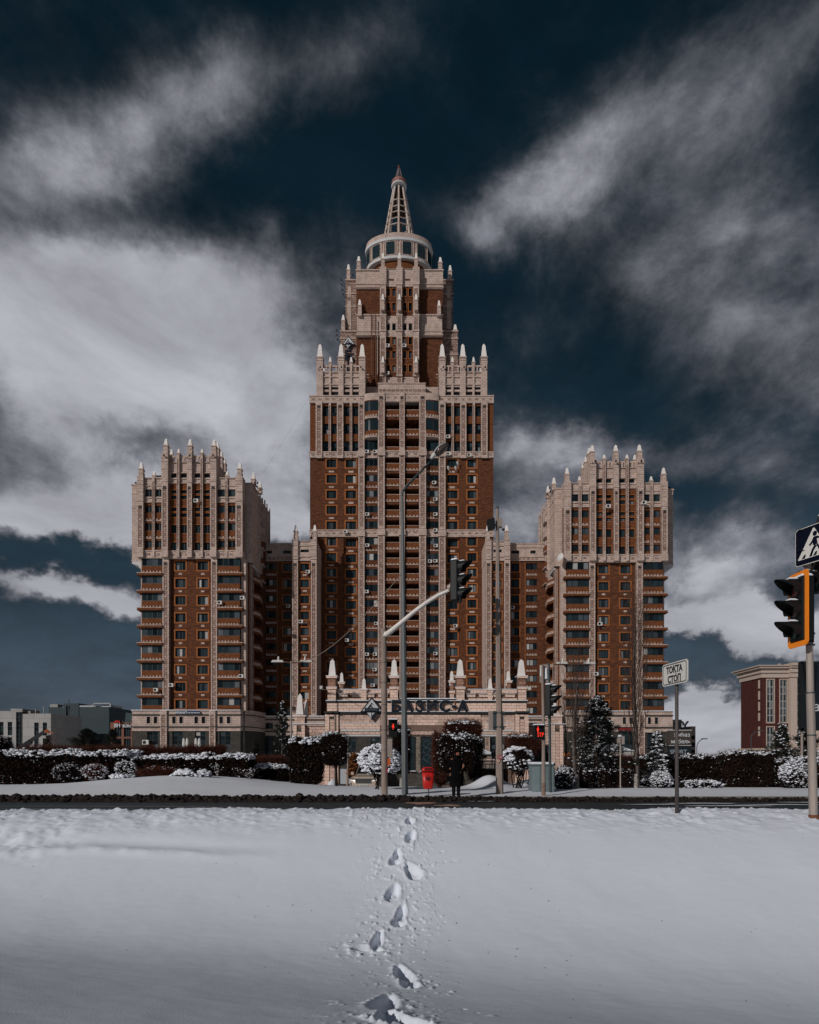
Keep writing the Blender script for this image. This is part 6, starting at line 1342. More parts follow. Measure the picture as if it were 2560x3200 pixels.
# pedestrian signal on the mast pole
def pedhead(parent,px0,px1,py0,py1,D,rz,fig,txt=None):
    fig=[(fig[0][0],.465,.024,.03),(fig[0][0],.385,.044,.055),(fig[0][0],.315,.026,.045)]
    W_=(px1-px0)/FPX*D; Hh=(py1-py0)/FPX*D; a=fpos((px0+px1)/2,py1,D); r=empty('pedestrian_signal',(0,0,0)); r.parent=parent; r.location=Vector((a[0],a[1]-.15,a[2]))-parent.location; r.rotation_euler=(0,0,rz)
    b=MB(); b.box(-W_/2,W_/2,0,.16,0,Hh); obj_at(b,'housing',black,r,(0,0,0),bevel=.02)
    b=MB()
    for (u,zq,w_,h_) in fig: 
        b.prism([(u+w_*math.cos(t),zq+h_*math.sin(t)) for t in [i*math.pi/5 for i in range(10)]],-.012,-.004)
    obj_at(b,'red_figure',led,r,(0,0,0))
    b=MB(); 
    for zq in ([Hh-.03] if txt else [Hh-.03,Hh*.48]): b.box(-W_/2,W_/2,-.14,0,zq,zq+.025)
    obj_at(b,'visor',black,r,(0,0,0)); b=MB(); b.box(-W_/2-.01,W_/2+.01,-.06,.17,Hh,Hh+.05,tx=.02,ty=.02); obj_at(b,'snow_cap',snow_far,r,(0,0,0),bevel=.015)
    if txt: o=bpy.data.objects.new('lettering',TXT[txt]); col.objects.link(o); o.parent=r; o.location=(.05,-.012,.10)
    return r
pedhead(mp,1215,1243,2250,2303,D,R(6),[(0.0,.50,.035,.045),(0,.40,.06,.075),(0,.30,.045,.09),(0,.48,.02,.03)])
b=MB(); a=fpos(1222,2368,D); b.box(.12,.32,-.05,.10,a[2]-z,a[2]-z+.72); obj_at(b,'grey_box',galv,mp,(0,0,0),bevel=.02)
b=MB(); a=fpos(1217,2392,D); b.box(.12,.24,-.05,.02,a[2]-z,a[2]-z+.26); obj_at(b,'orange_box',mat('orange_box',(.55,.10,.02),.6,.3),mp,(0,0,0)); b=MB(); b.box(.09,.135,-.10,-.02,a[2]-z-.3,a[2]-z-.08); obj_at(b,'red_sticker',mat('sticker_red',(.30,.015,.03),.6,.3),mp,(0,0,0))
# -- tall street lamp
D=24.4; x,_,_=fpos(1266,0,D); z=vz(x,D)-.06; lp_=empty('street_lamp',(x,D,z),'tall grey street lamp with long slanting arm and oval lamp head','street lamp')
_,_,zt_=fpos(0,1545,D); xt=fpos(1257,0,D)[0]-x
b=MB(); H=zt_-z; b.tube((0,0,0),(xt*.5,0,H*.5),.135,.105,8,ph=.2); b.tube((xt*.5,0,H*.5),(xt,0,H),.10,.055,8,ph=.2); obj_at(b,'pole',mat('lamp_pole_grey',(.150,.165,.170),.6,.35,.1,var=.25,vs=6,streak=.15),lp_,(0,0,0))
b=MB(); p=[(fpos(px,py,D)[0]-x,0,fpos(px,py,D)[2]-z) for px,py in ((1257,1550),(1258,1538),(1270,1520),(1300,1489),(1330,1458),(1352,1436))]; b.path(p,[.06,.055,.05,.045,.04,.035],8); obj_at(b,'arm',steel_d,lp_,(0,0,0),smooth=True)
b=MB(); p=[(q[0]+.03*math.sin(i*2.2),-.06,q[2]+.05*math.cos(i*1.9)) for i,q in enumerate([(p[0][0]+(p[-1][0]-p[0][0])*t,0,p[1][2]+(p[-1][2]-p[1][2])*t) for t in [i/14 for i in range(15)]])]; b.path(p,.012,4); obj_at(b,'cable',black,lp_,(0,0,0))
lh=empty('lamp_head',(0,0,0)); lh.parent=lp_; a=fpos(1376,1410,D); lh.location=Vector((a[0]-x,-.05,a[2]-z)); lh.rotation_euler=(R(-30),R(-38),0)
def ellipsoid(rx_,ry_,rz_,z0=-1,z1=1,n=16,k=20,taper=0):
    b=MB(); prof_=[]
    for j in range(n+1):
        zz=z0+(z1-z0)*j/n; r=math.sqrt(max(0,1-zz*zz)); prof_.append((max(r,.001),zz))
    b.lathe(0,0,prof_,k); b.v=[(v[0]*rx_*(1+taper*v[0]),v[1]*ry_*(1+taper*v[0]*.8),v[2]*rz_) for v in b.v]; return b
b=ellipsoid(.36,.20,.17,-.05,1,8,20,.18); obj_at(b,'housing',mat('lamp_grey',(.33,.34,.36),.5,.4),lh,(0,0,0),smooth=True)
b=ellipsoid(.30,.175,.13,-1,-.04,8,20,.18); obj_at(b,'glass_bowl',mat('bowl_glass',(.16,.115,.085),.12,.7,c2=(.05,.04,.035),vs=5),lh,(.03,0,0),smooth=True)
b=MB(); b.tube((-.5,0,-.03),(-.28,0,.02),.05,.10,10); obj_at(b,'neck',white_box,lh,(0,0,0))
# -- concrete pole
D=24.6; x,_,_=fpos(1562,0,D); z=vz(x,D)-.06; cp=empty('concrete_pole',(x,D,z),'tall tapering concrete pole with floodlight on top and red sticker','pole')
_,_,zt_=fpos(0,1590,D); H=zt_-z; xt=fpos(1554,0,D)[0]-x
b=MB(); b.tube((0,0,0),(xt,0,H),.155,.062,6,ph=R(120)); obj_at(b,'pole',conc_pole,cp,(0,0,0))
b=MB(); b.lathe(xt,0,[(.01,H+.12),(.06,H+.09),(.07,H+.02),(.05,H-.03)],10); obj_at(b,'pole_cap',steel_d,cp,(0,0,0),smooth=True)
b=MB(); b.box(xt+.03,xt+.20,-.1,.1,H-.75,H-.42); obj_at(b,'junction_box',galv,cp,(0,0,0)); b=MB(); a=H-.75; b.prism([(xt-.42,a+.25),(xt-.13,a+.32),(xt-.10,a-.05),(xt-.36,a-.12)],-.2,.12); b.tube((xt-.1,0,a+.1),(xt,0,a+.1),.03,k=5); obj_at(b,'floodlight',black,cp,(0,0,0))
b=MB(); b.lathe(xt+.25,0,[(.01,H-.9),(.06,H-.86),(.06,H-.8),(.01,H-.78)],8); obj_at(b,'dome_camera',black,cp,(0,0,0))
for (px0,px1) in ((1527,1541),(1541.5,1552)):
    a=fpos(px0,2282,D); c_=fpos(px1,2222,D); b=MB(); b.box(a[0]-x,c_[0]-x,-.05,.02,a[2]-z,c_[2]-z); obj_at(b,'grey_cabinet' if px0==1527 else 'dark_cabinet',galv if px0==1527 else steel_d,cp,(0,0,0))
a=fpos(1570,2282,D); c_=fpos(1577,2222,D); b=MB(); b.box(a[0]-x,c_[0]-x,.0,.1,a[2]-z,c_[2]-z); obj_at(b,'grey_cabinet',galv,cp,(0,0,0))
b=MB(); 
for py in (2230,2274): a=fpos(0,py,D)[2]-z; b.tube((.0,0,a),(.0,0,a+.06),.150,.150,8); b.tube((-.3,-.1,a+.03),(.25,-.1,a+.03),.02,k=5)
obj_at(b,'clamp',steel_d,cp,(0,0,0))
a=fpos(1553,2372,D); c_=fpos(1569,2360.5,D); b=MB(); b.box(a[0]-x,c_[0]-x,-.170,-.160,a[2]-z,c_[2]-z); obj_at(b,'red_sticker',mat('sticker_crimson',(.32,.015,.04),.6,.3),cp,(0,0,0))
for k in range(2): o=bpy.data.objects.new('lettering',TXT['st1']); col.objects.link(o); o.parent=cp; o.location=((a[0]+c_[0])/2-x,-.173,a[2]-z+.025+.06*k)
b=MB(); a=fpos(1556,2383,D); b.prism([(a[0]-x-.07,a[2]-z+.12),(a[0]-x+.07,a[2]-z+.12),(a[0]-x+.05,a[2]-z+.04),(a[0]-x,a[2]-z)],-.165,-.155); obj_at(b,'torn_sticker',mat('sticker_tan',(.55,.36,.25),.7,.2),cp,(0,0,0))
# -- slim pole with STP signal, and the post behind with a traffic light
D=23.3; x,_,_=fpos(1699,0,D); z=vz(x,D)-.08; sp_=empty('signal_pole',(x,D,z),'slim tan pole with STP countdown signal beside the grey cabinet','traffic light')
_,_,zt_=fpos(0,2078,D); b=MB(); xt=fpos(1695,0,D)[0]-x; b.tube((0,0,0),(0,0,(zt_-z)*.5),.078,.066,14); b.tube((0,0,(zt_-z)*.5),(xt,0,zt_-z),.060,.05,14); obj_at(b,'pole',conc_pole,sp_,(0,0,0)); b=MB(); b.lathe(0,0,[(.083,.0),(.083,.55),(.07,.6)],14); obj_at(b,'dirt_sleeve',mat('pole_dirt',(.16,.10,.075),.9,.1,c2=(.3,.22,.18),vs=6),sp_,(0,0,0))
pedhead(sp_,1667,1699,2267,2311,D,R(8),[(-.055,.43,.035,.045),(-.055,.35,.052,.07),(-.055,.28,.04,.06)],'stp')
a=fpos(1688,2134,D); c_=fpos(1715,2074,D); b=MB(); w0,w1=a[0]-x,c_[0]-x; z0,z1=a[2]-z,c_[2]-z; q=.05; b.prism([(w0+q,z0),(w1-q,z0+.02),(w1,z0+q),(w1,z1-q),(w1-q,z1),(w0+q,z1-.03),(w0,z1-q),(w0,z0+q)],.09,.11); obj_at(b,'sign_back',galv,sp_,(0,0,0))
b=MB(); b.box(w1-.14,w1-.03,.03,.09,z0+.15,z1-.15,tx=.02); b.box(w0+.02,w0+.09,.04,.09,z0+.25,z1-.05,tx=.01); obj_at(b,'snow_cap',snow_far,sp_,(0,0,0),bevel=.02)
D=25.; x,_,_=fpos(1721,0,D); z=vz(x,D)-.1; gp=empty('signal_pole',(x,D,z),'grey green post with snowy black traffic light behind the cabinet','traffic light')
_,_,zt_=fpos(0,2072,D); xt=fpos(1715,0,D)[0]-x; b=MB(); b.tube((0,0,0),(xt,0,zt_-z),.06,.05,10); obj_at(b,'pole',steel_d,gp,(0,0,0)); 
hd=head3(gp,Vector((fpos(1722,0,D)[0]-x,-.2,fpos(0,2238,D)[2]-z)),R(58),1.24,None)
# -- utility cabinet
D=25.5; a=fpos(1662,2477,D); c_=fpos(1731,2392,D); z=vz((a[0]+c_[0])/2,D)-.05; cb_=empty('utility_cabinet',((a[0]+c_[0])/2,D,z),'grey green steel cabinet with snow on top behind the slim pole','cabinet')
W_=(c_[0]-a[0])/2; H=c_[2]-z; teal_c=mat('cabinet_green_grey',(.17,.215,.225),.6,.35,var=.12,vs=3)
b=MB(); b.prism([(0,0)]*0 or [(-W_,0),(W_,0),(W_,H),(-W_,H)],0,.7); obj_at(b,'body',teal_c,cb_,(0,-.1,0),bevel=.01)
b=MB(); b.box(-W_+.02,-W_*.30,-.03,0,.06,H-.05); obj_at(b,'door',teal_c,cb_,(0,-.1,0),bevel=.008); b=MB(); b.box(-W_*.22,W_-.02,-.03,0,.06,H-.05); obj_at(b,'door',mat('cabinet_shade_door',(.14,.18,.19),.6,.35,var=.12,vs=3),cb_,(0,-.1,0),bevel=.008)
b=MB(); b.box(-W_-.05,W_+.05,-.07,.76,H,H+.06); obj_at(b,'lid',teal_c,cb_,(0,-.1,0),bevel=.01); b=MB(); b.box(-W_-.05,W_+.05,-.08,.76,H+.06,H+.14,tx=.06,ty=.06); obj_at(b,'snow_cap',snow_far,cb_,(0,-.1,0),bevel=.035)
b=MB(); b.box(W_*.45,W_*.5,-.06,-.03,H*.5,H*.55); obj_at(b,'handle',black,cb_,(0,-.1,0))
# -- litter bin
D=22.9; x,_,_=fpos(1338,0,D); z=vz(x,D); lb=empty('litter_bin',(x,D,z),'bright red litter bin with dark rim on a short post','litter bin')
def fz(py): return ZC+(HY-py)/FPX*D-z
b=MB(); b.tube((.02,0,-.1),(.02,0,fz(2462)),.022,k=8); obj_at(b,'post',steel_d,lb,(0,0,0))
b=MB(); secs=[(fz(2466),.14,.10),(fz(2463),.175,.13),(fz(2450),.195,.15),(fz(2412),.235,.18)]; n0=0; pv=[]
def rr_(w,d,zz,k=20): return [(math.copysign(abs(math.cos(t))**.45,math.cos(t))*w,math.copysign(abs(math.sin(t))**.45,math.sin(t))*d,zz) for t in [2*math.pi*i/k for i in range(k)]]
def loft(b,rings,cap=True,m=0):
    n=len(b.v); k=len(rings[0])
    for r in rings: b.v+=r
    for j in range(len(rings)-1):
        for i in range(k): i2=(i+1)%k; b.f.append((n+j*k+i,n+j*k+i2,n+(j+1)*k+i2,n+(j+1)*k+i)); b.m.append(m)
    if cap: b.f.append(tuple(range(n+k-1,n-1,-1))); e=n+(len(rings)-1)*k; b.f.append(tuple(range(e,e+k))); b.m+=[m,m]
loft(b,[rr_(w,d,zz) for zz,w,d in secs]); obj_at(b,'body',red_m,lb,(0,0,0),smooth=True)
b=MB(); loft(b,[rr_(.255,.20,fz(2413)),rr_(.26,.205,fz(2410))]); obj_at(b,'rim',mat('dark_red_rim',(.06,.004,.006),.5,.4),lb,(0,0,0))
b=MB(); loft(b,[rr_(.255,.2,fz(2410)),rr_(.24,.19,fz(2404)),rr_(.19,.16,fz(2399)),rr_(.12,.1,fz(2397))]); obj_at(b,'lid',red_m,lb,(0,0,0),smooth=True)
b=MB(); b.box(-.14,.14,-.205,-.13,fz(2406),fz(2400)); obj_at(b,'mouth',mat('dark_red_mouth',(.10,.006,.008),.5,.3),lb,(0,0,0))
b=MB(); cz=fz(2431)
for i in range(16):
    t0,t1=2*math.pi*i/16,2*math.pi*(i+1)/16; P=lambda t,r:(r*math.cos(t),-.185,cz+r*math.sin(t)); b.quad(P(t0,.105),P(t1,.105),P(t1,.09),P(t0,.09))
b.prism([(-.03,cz-.06),(.035,cz-.06),(.045,cz+.02),(.015,cz+.065),(-.02,cz+.04)],-.188,-.17); b.prism([(-.06,cz-.05),(-.045,cz-.05),(-.04,cz+.01),(-.065,cz+.0)],-.188,-.17); obj_at(b,'litter_symbol',mat('symbol_dark',(.02,.006,.006),.6,.3),lb,(0,0,0))
# -- twin arm lamps
def twin(px,pyt,D,z,label,pxl,pxr,hd_len=.75,poler=.07):
    x=fpos(px,0,D)[0]; r=empty('twin_arm_lamp',(x,D,z),label,'street lamp','twin arm lamps near the gatehouse'); zt_=fpos(0,pyt,D)[2]-z
    b=MB(); b.tube((0,0,0),(0,0,zt_*.62),poler,poler*.8,8); b.tube((0,0,zt_*.62),(0,0,zt_),poler*.75,poler*.6,8); obj_at(b,'pole',galv,r,(0,0,0)); xl=fpos(pxl,0,D)[0]-x; xr=fpos(pxr,0,D)[0]-x
    b=MB(); b.path([(xl,0,zt_+.05),(0,0,zt_-.12),(xr,0,zt_-.06)],.035,6); obj_at(b,'arm',copper,r,(0,0,0))
    for xx,s_ in ((xl,-1),(xr,1)):
        b=MB(); b.box(xx-hd_len*.5,xx+hd_len*.5,-.12,.12,zt_-.08,zt_+.06,tx=.1,ty=.03); obj_at(b,'lamp_head',white_box,r,(0,0,0),bevel=.03)
        b=MB(); b.tube((xx-s_*.05,0,zt_+.04),(xx-s_*.05,0,zt_+.3),.08,.05,8); obj_at(b,'sensor_cap',white_box,r,(0,0,0))
    return r
twin(910,2066,39.,-.5,'twin arm lamp post left of the gatehouse in front of the left wing',868,956,.85)
twin(1728,2072,40.,-.5,'twin arm lamp with snowy heads between the cabinet post and the bare tree',1757,1842,.85,.03)
# suspended cable
b=MB(); pts=[]
P0=np.array(fpos(912,2068,39.)); P1=np.array(fpos(1258,1790,24.4)); 
for i in range(21):
    t=i/20; p=P0*(1-t)+P1*t; p[2]-=1.9*4*t*(1-t)*(1-.35*t)*.55; pts.append(tuple(p))
b.path(pts,.022,4); o=b.build('overhead_cable',conc_pole); tag(o,'thin cable sagging from the twin arm lamp to the tall lamp pole','cable')
for q,(pa,pb,dd) in enumerate((((966,1240),(820,1480),125),((1545,1290),(1700,1620),125))):
    b=MB(); A0=np.array(fpos(*pa,131)); B0=np.array(fpos(*pb,118)); pts=[tuple(A0*(1-t)+B0*t-np.array([0,0,1.5*t*(1-t)])) for t in [i/12 for i in range(13)]]; b.path(pts,.012,3); o=b.build('guy_cable',steel_d); tag(o,'long thin cable from the central tower roof to the '+('left' if q==0 else 'right')+' tower','cable')
# -- billboard behind the right pole
D=32.; a=fpos(2504,2283,D); c_=fpos(2640,2067,D); bbd=empty('billboard',((a[0]+c_[0])/2,D,vz((a[0]+c_[0])/2,D)-.05),'dark advertising board on a thin post behind the right traffic light pole','billboard')
b=MB(); b.box(a[0],c_[0],D,D+.25,a[2],c_[2]); b.build('panel',mat('billboard_black',(.010,.015,.020),.25,.5),bbd); b=MB(); b.box(a[0],a[0]+.12,D-.04,D,a[2],c_[2]); b.box(a[0],c_[0],D-.04,D,a[2],a[2]+.12); b.box(a[0],c_[0],D-.04,D,c_[2]-.12,c_[2]); b.build('frame',frame_m,bbd)
b=MB(); b.prism([(a[0]-.02,c_[2]-.1),(a[0]+.62,c_[2]-.1),(a[0]+.55,c_[2]-1.4),(a[0]+.35,c_[2]-1.35)],D-.25,D-.05); b.build('torn_banner',black,bbd); xx=fpos(2514,0,D)[0]; b=MB(); b.tube((xx,D+.2,-.3),(xx,D+.2,a[2]),.06,k=8); xx=fpos(2600,0,D)[0]; b.tube((xx,D+.2,-.3),(xx,D+.2,a[2]),.06,k=8); b.build('post',galv,bbd)
o=inst('lettering',TXT['ay'],bbd,(fpos(2562,0,D)[0],D-.02,fpos(0,2222,D)[2])); o.scale=(1.3,1,1.3)
# -- small sign post near fir, distant lamps
D=26.6; x=fpos(1939,0,D)[0]; z=vz(x,D)-.1; q_=empty('small_sign_post',(x,D,z),'thin grey post with snowy sign backs between the fir and the birch','sign')
b=MB(); b.tube((0,0,0),(0,0,fpos(0,2306,D)[2]-z),.03,k=8); obj_at(b,'post',galv,q_,(0,0,0)); b=MB(); a=fpos(0,2326,D)[2]-z; b.box(-.10,.20,.04,.06,a,a+.36); b.box(-.12,-.02,-.05,.1,a+.05,a+.25); obj_at(b,'sign_back',galv,q_,(0,0,0)); b=MB(); b.box(-.1,.05,-.05,.06,a+.33,a+.41,tx=.02,ty=.02); obj_at(b,'snow_cap',snow_far,q_,(0,0,0),bevel=.02)
for i,(px,pyt,D,dx,lb_) in enumerate(((2178,2323,75.,20,'thin distant lamp post right of the furniture sign'),(2348,2296,80.,26,'thin distant lamp post in front of the red building'))):
    x=fpos(px,0,D)[0]; o_=empty('street_lamp',(x,D,-.5),lb_,'street lamp'); zt_=fpos(0,pyt,D)[2]+.5; dxm=dx/FPX*D; b=MB(); b.path([(0,0,0),(0,0,zt_-.4),(.08,0,zt_-.05),(dxm*.5,0,zt_+.35),(dxm,0,zt_+.55)],.05,5); obj_at(b,'pole',steel_d,o_,(0,0,0)); b=MB(); b.box(dxm-.2,dxm+.5,-.1,.1,zt_+.5,zt_+.62); obj_at(b,'lamp_head',steel_d,o_,(0,0,0))
# snowy tent roof behind the birch
K=F(60); tn=empty('market_tent',(K.X(1935),61,-.5),'white snowy tent roof seen behind the small sign post','tent'); b=MB(); b.v+=[(K.X(1893),60,K.Z(2347)),(K.X(1985),60,K.Z(2347)),(K.X(1985),64,K.Z(2347)),(K.X(1893),64,K.Z(2347)),(K.X(1935),62,K.Z(2320))]
for f in ((0,1,4),(1,2,4),(2,3,4),(3,0,4)): b.f.append(f); b.m.append(0)
b.build('roof',snow_far,tn); b=MB(); b.box(K.X(1896),K.X(1982),60.2,63.8,-.5,K.Z(2347)); b.build('wall',mat('tent_wall',(.40,.38,.35),.8,.2),tn)
b=MB(); b.box(F(110).X(1762),F(110).X(1792),109.9,110,F(110).Z(2364),F(110).Z(2350)); ds_=b.build('shop_lightbox',navy,None); tag(ds_,'small dark blue shop light box with orange ДО at the podium corner','sign'); o=inst('lettering',TXT['do'],None,(F(109.8).X(1772),109.8,F(109.8).Z(2362))); o.parent=ds_; o.location=Vector(o.location)-ds_.location; o.scale=(1.6,1,1.4)
# ================================================================ PARKED CAR
def car(cx,cy,z0,label):
    r=empty('parked_car',(cx,cy,z0),label,'car'); pw=mat('car_champagne',(.62,.50,.42),.28,.5,.25,coat=.5); ch=mat('chrome',(.5,.48,.46),.2,.5,.9); gl=mat('car_glass',(.008,.012,.014),.05,.6); dk=mat('car_black_trim',(.012,.012,.012),.5,.3)
    def ring(y,wb,wm,wt,zb,zm,zs,zt):   # half outline mirrored
        L_=[(wb,zb),(wm,zb+.10),(wm+.02,zm),(wm-.02,zs-.08),(wm-.08,zs),(wt+.03,zt-.07),(wt-.08,zt-.01),(wt*.5,zt)]
        return [(x,y,z) for x,z in L_]+[(-x,y,z) for x,z in L_[::-1]]
    b=MB(); loft(b,[ring(0.0,.55,.72,.45,.42,.60,.90,.93),ring(.10,.72,.88,.62,.34,.62,.98,1.03),ring(.35,.84,.95,.74,.32,.66,1.03,1.09),ring(1.0,.88,.975,.78,.32,.7,1.08,1.15),ring(1.45,.88,.98,.80,.32,.7,1.11,1.20),
        ring(2.25,.88,.98,.70,.32,.7,1.14,1.80),ring(2.7,.88,.98,.71,.32,.7,1.16,1.88),ring(3.8,.88,.98,.71,.32,.7,1.16,1.90),ring(4.6,.88,.97,.68,.34,.7,1.14,1.84),ring(4.95,.84,.94,.62,.40,.7,1.05,1.25),ring(5.0,.7,.85,.6,.45,.7,1.0,1.2)])
    obj_at(b,'body',pw,r,(0,0,0),smooth=True)
    b=MB(); b.quad((-.76,1.50,1.22),(.76,1.50,1.22),(.66,2.20,1.76),(-.66,2.20,1.76)); o=obj_at(b,'windshield',gl,r,(0,-.02,.02))
    for s in (-1,1):
        b=MB(); b.v+=[(s*.955,1.75,1.20),(s*.90,2.35,1.70),(s*.88,4.5,1.72),(s*.95,4.6,1.22)]; b.f.append((0,1,2,3)); b.m.append(0); b.v=[(v[0]*.985,v[1],v[2]) for v in b.v]; obj_at(b,'side_window',gl,r,(s*.015,0,0))
        w=empty('wheel',(0,0,0)); w.parent=r; w.location=(s*.82,.95,.38); w.rotation_euler=(0,R(90),0)
        b=MB(); b.lathe(0,0,[(.24,-.12),(.37,-.12),(.39,-.08),(.39,.08),(.37,.12),(.24,.12)],24); obj_at(b,'tyre',black,w,(0,0,0)); b=MB(); b.lathe(0,0,[(.02,.10),(.24,.08),(.24,-.1)],16); b.lathe(0,0,[(.02,-.10),(.24,-.08)],16); obj_at(b,'rim',galv,w,(0,0,0))
        w2=w.copy(); col.objects.link(w2); w2.parent=r; w2.location=(s*.82,3.95,.38)
        for c in list(w.children): c2=c.copy(); col.objects.link(c2); c2.parent=w2
        b=MB(); b.prism([(s*.50,.80),(s*.86,.88),(s*.90,1.0),(s*.62,.99),(s*.48,.92)],-.02,.12); hl=obj_at(b,'headlight',mat('headlight_glass',(.22,.22,.22),.1,.8,.3),r,(0,.03,0))
        b=MB(); b.prism([(s*.50,.79),(s*.86,.865),(s*.88,.895),(s*.50,.82)],-.045,.0); o=obj_at(b,'running_light',mat('daylight_led',(.8,.8,.8),.4,.4,emit=(1,.93,.85),es=1.1),hl,(0,-.01,0))
        b=MB(); b.prism([(s*.62,.50),(s*.84,.54),(s*.86,.68),(s*.70,.70)],-.01,.1); obj_at(b,'fog_lamp_recess',dk,r,(0,.03,0)); b=MB(); b.box(s*.98,s*1.18,1.75,1.9,1.15,1.34); obj_at(b,'mirror',pw,r,(0,0,0),bevel=.04)
    b=MB(); b.prism([(-.50,.66),(.50,.66),(.58,.94),(.50,.98),(-.50,.98),(-.58,.94)],-.04,.06); obj_at(b,'grille_frame',ch,r,(0,0,0)); b=MB(); b.prism([(-.45,.69),(.45,.69),(.53,.93),(.46,.955),(-.46,.955),(-.53,.93)],-.05,-.041); g=obj_at(b,'grille',dk,r,(0,0,0))
    b=MB()
    for k in range(4): b.box(-.50+.02*k*-1+.02,.50-.02,-.065,-.05,.72+k*.06,.735+k*.06)
    obj_at(b,'grille_bar',ch,g,(0,0,0)); b=MB(); b.lathe(0,0,[(.05,0),(.07,.012),(.055,.02)],14); o=obj_at(b,'badge',ch,r,(0,-.06,.84)); o.rotation_euler=(R(90),0,0)
    b=MB(); b.box(-.62,.62,-.06,.1,.30,.42); obj_at(b,'lower_intake',dk,r,(0,0,0)); b=MB(); b.box(-.27,.27,-.085,-.07,.50,.615); obj_at(b,'number_plate',white_box,r,(0,0,0)); o=bpy.data.objects.new('lettering',TXT['plate']); col.objects.link(o); o.parent=r; o.location=(0,-.088,.525)
    b=MB(); b.box(-.70,-.66,2.5,4.3,1.90,1.95); b.box(.66,.70,2.5,4.3,1.90,1.95); obj_at(b,'roof_rail',ch,r,(0,0,0)); return r
c=car(-2.95,39.0,-.80,'champagne SUV facing the road, half hidden by the snowy ball shrub'); c.rotation_euler.z=R(-6)
# ================================================================ WAITING PERSON
def skin(name,pts,edges,rad,m,parent,levels=2):
    me=bpy.data.meshes.new(name); me.from_pydata(pts,edges,[]); o=bpy.data.objects.new(name,me); col.objects.link(o); o.parent=parent
    o.modifiers.new('skin','SKIN'); sv=me.skin_vertices[0].data
    for i,r in enumerate(rad):
        if isinstance(r,(int,float)): r=(r,r)
        sv[i].radius=r
    sv[0].use_root=True; o.modifiers['skin'].use_smooth_shade=True
    ss=o.modifiers.new('sub','SUBSURF'); ss.levels=levels; ss.render_levels=levels
    me.materials.append(m); return o
PD=22.75; pxx=fpos(1427,0,PD)[0]; pz=vz(pxx,PD)-.02
pe=empty('person',(pxx,PD,pz),'person in long black coat and black hood waiting by the kerb with a dark bag','person')
coat=mat('black_coat',(.004,.004,.005),.95,.05,var=.3,vs=10); skin_m=mat('skin',(.26,.095,.062),.6,.3); shoe=mat('black_shoe',(.006,.006,.006),.35,.4); trou=mat('black_trousers',(.010,.010,.011),.9,.1)
# body in one surface: pelvis, spine, neck, head, arms, legs
pts=[(0,0,.92),(0,.0,1.12),(.0,0,1.34),(.02,-.01,1.46),(.04,-.03,1.53),(.06,-.05,1.62),(.06,-.055,1.70),
     (-.19,0,1.40),(-.25,.02,1.14),(-.215,-.05,.90),(.19,0,1.40),(.275,-.03,1.15),(.19,-.11,.98),
     (-.10,0,.86),(-.10,-.01,.48),(-.105,.02,.09),(.09,0,.86),(.07,-.02,.48),(.065,.01,.09)]
ed=[(0,1),(1,2),(2,3),(3,4),(4,5),(5,6),(2,7),(7,8),(8,9),(2,10),(10,11),(11,12),(0,13),(13,14),(14,15),(0,16),(16,17),(17,18)]
rd_=[(.16,.11),(.15,.10),(.17,.11),.07,.055,(.085,.095),(.07,.08),.07,.052,.035,.07,.052,.038,.095,.062,.045,.095,.062,.045]
skin('body',pts,ed,rd_,skin_m,pe)
def ell(cx,cy,cz,a,b_,k=20): return [(cx+a*math.cos(2*math.pi*i/k),cy+b_*math.sin(2*math.pi*i/k),cz) for i in range(k)]
rs2=random.Random(3)
b=MB(); rings=[]
for (z_,a,b__,ox,oy) in ((.43,.27,.20,.0,.0),(.60,.262,.195,0,0),(.8,.25,.185,0,0),(1.0,.235,.17,0,0),(1.12,.22,.155,0,0),(1.25,.225,.15,0,0),(1.38,.225,.135,.0,0),(1.44,.18,.12,.01,0),(1.50,.09,.09,.03,-.02),(1.54,.085,.088,.04,-.03)):
    ring_=[]
    for i in range(28):
        t=2*math.pi*i/28; f=1+(.035*math.sin(5*t+z_*2)+.02*math.sin(9*t))*(1.45-z_ if z_<1.45 else 0); ring_.append((ox+a*f*math.cos(t),oy+b__*f*math.sin(t),z_))
    rings.append(ring_)
loft(b,rings,False); obj_at(b,'coat',coat,pe,(0,0,0),smooth=True)
b=MB(); b.path([(-.17,0,1.41),(-.235,.01,1.28),(-.275,.02,1.13),(-.262,-.02,1.0),(-.245,-.05,.93)],[.085,.085,.078,.07,.06],14); obj_at(b,'coat_sleeve',coat,pe,(0,0,0),smooth=True)
b=MB(); b.path([(.17,0,1.41),(.24,0,1.28),(.29,-.01,1.13),(.26,-.08,1.04),(.19,-.12,.98)],[.085,.085,.078,.07,.06],14); obj_at(b,'coat_sleeve',coat,pe,(0,0,0),smooth=True)
b=MB(); rings=[]
for (z_,a,oy,op) in ((1.50,.10,-.02,0),(1.55,.12,-.02,0),(1.62,.128,-.02,0),(1.70,.125,-.02,0),(1.76,.10,-.02,0),(1.79,.045,-.02,0)): rings.append([(.058+a*math.cos(t),oy+(a*1.08)*math.sin(t)+.03,z_) for t in [math.radians(-32)+math.radians(244)*i/20 for i in range(21)]])
n=0
for r_ in rings: b.v+=r_
for j in range(5):
    for i in range(20): b.f.append((j*21+i,j*21+i+1,(j+1)*21+i+1,(j+1)*21+i)); b.m.append(0)
b.v+=[(.058+.11*math.cos(t),-.03+.115*math.sin(t),1.735) for t in [i*math.pi/8 for i in range(16)]]+[(.058,-.03,1.80)]; n=6*21
for i in range(16): b.f.append((n+i,n+(i+1)%16,n+16)); b.m.append(0)
o=obj_at(b,'hood',coat,pe,(0,0,0),smooth=True); sd_=o.modifiers.new('thick','SOLIDIFY'); sd_.thickness=.02
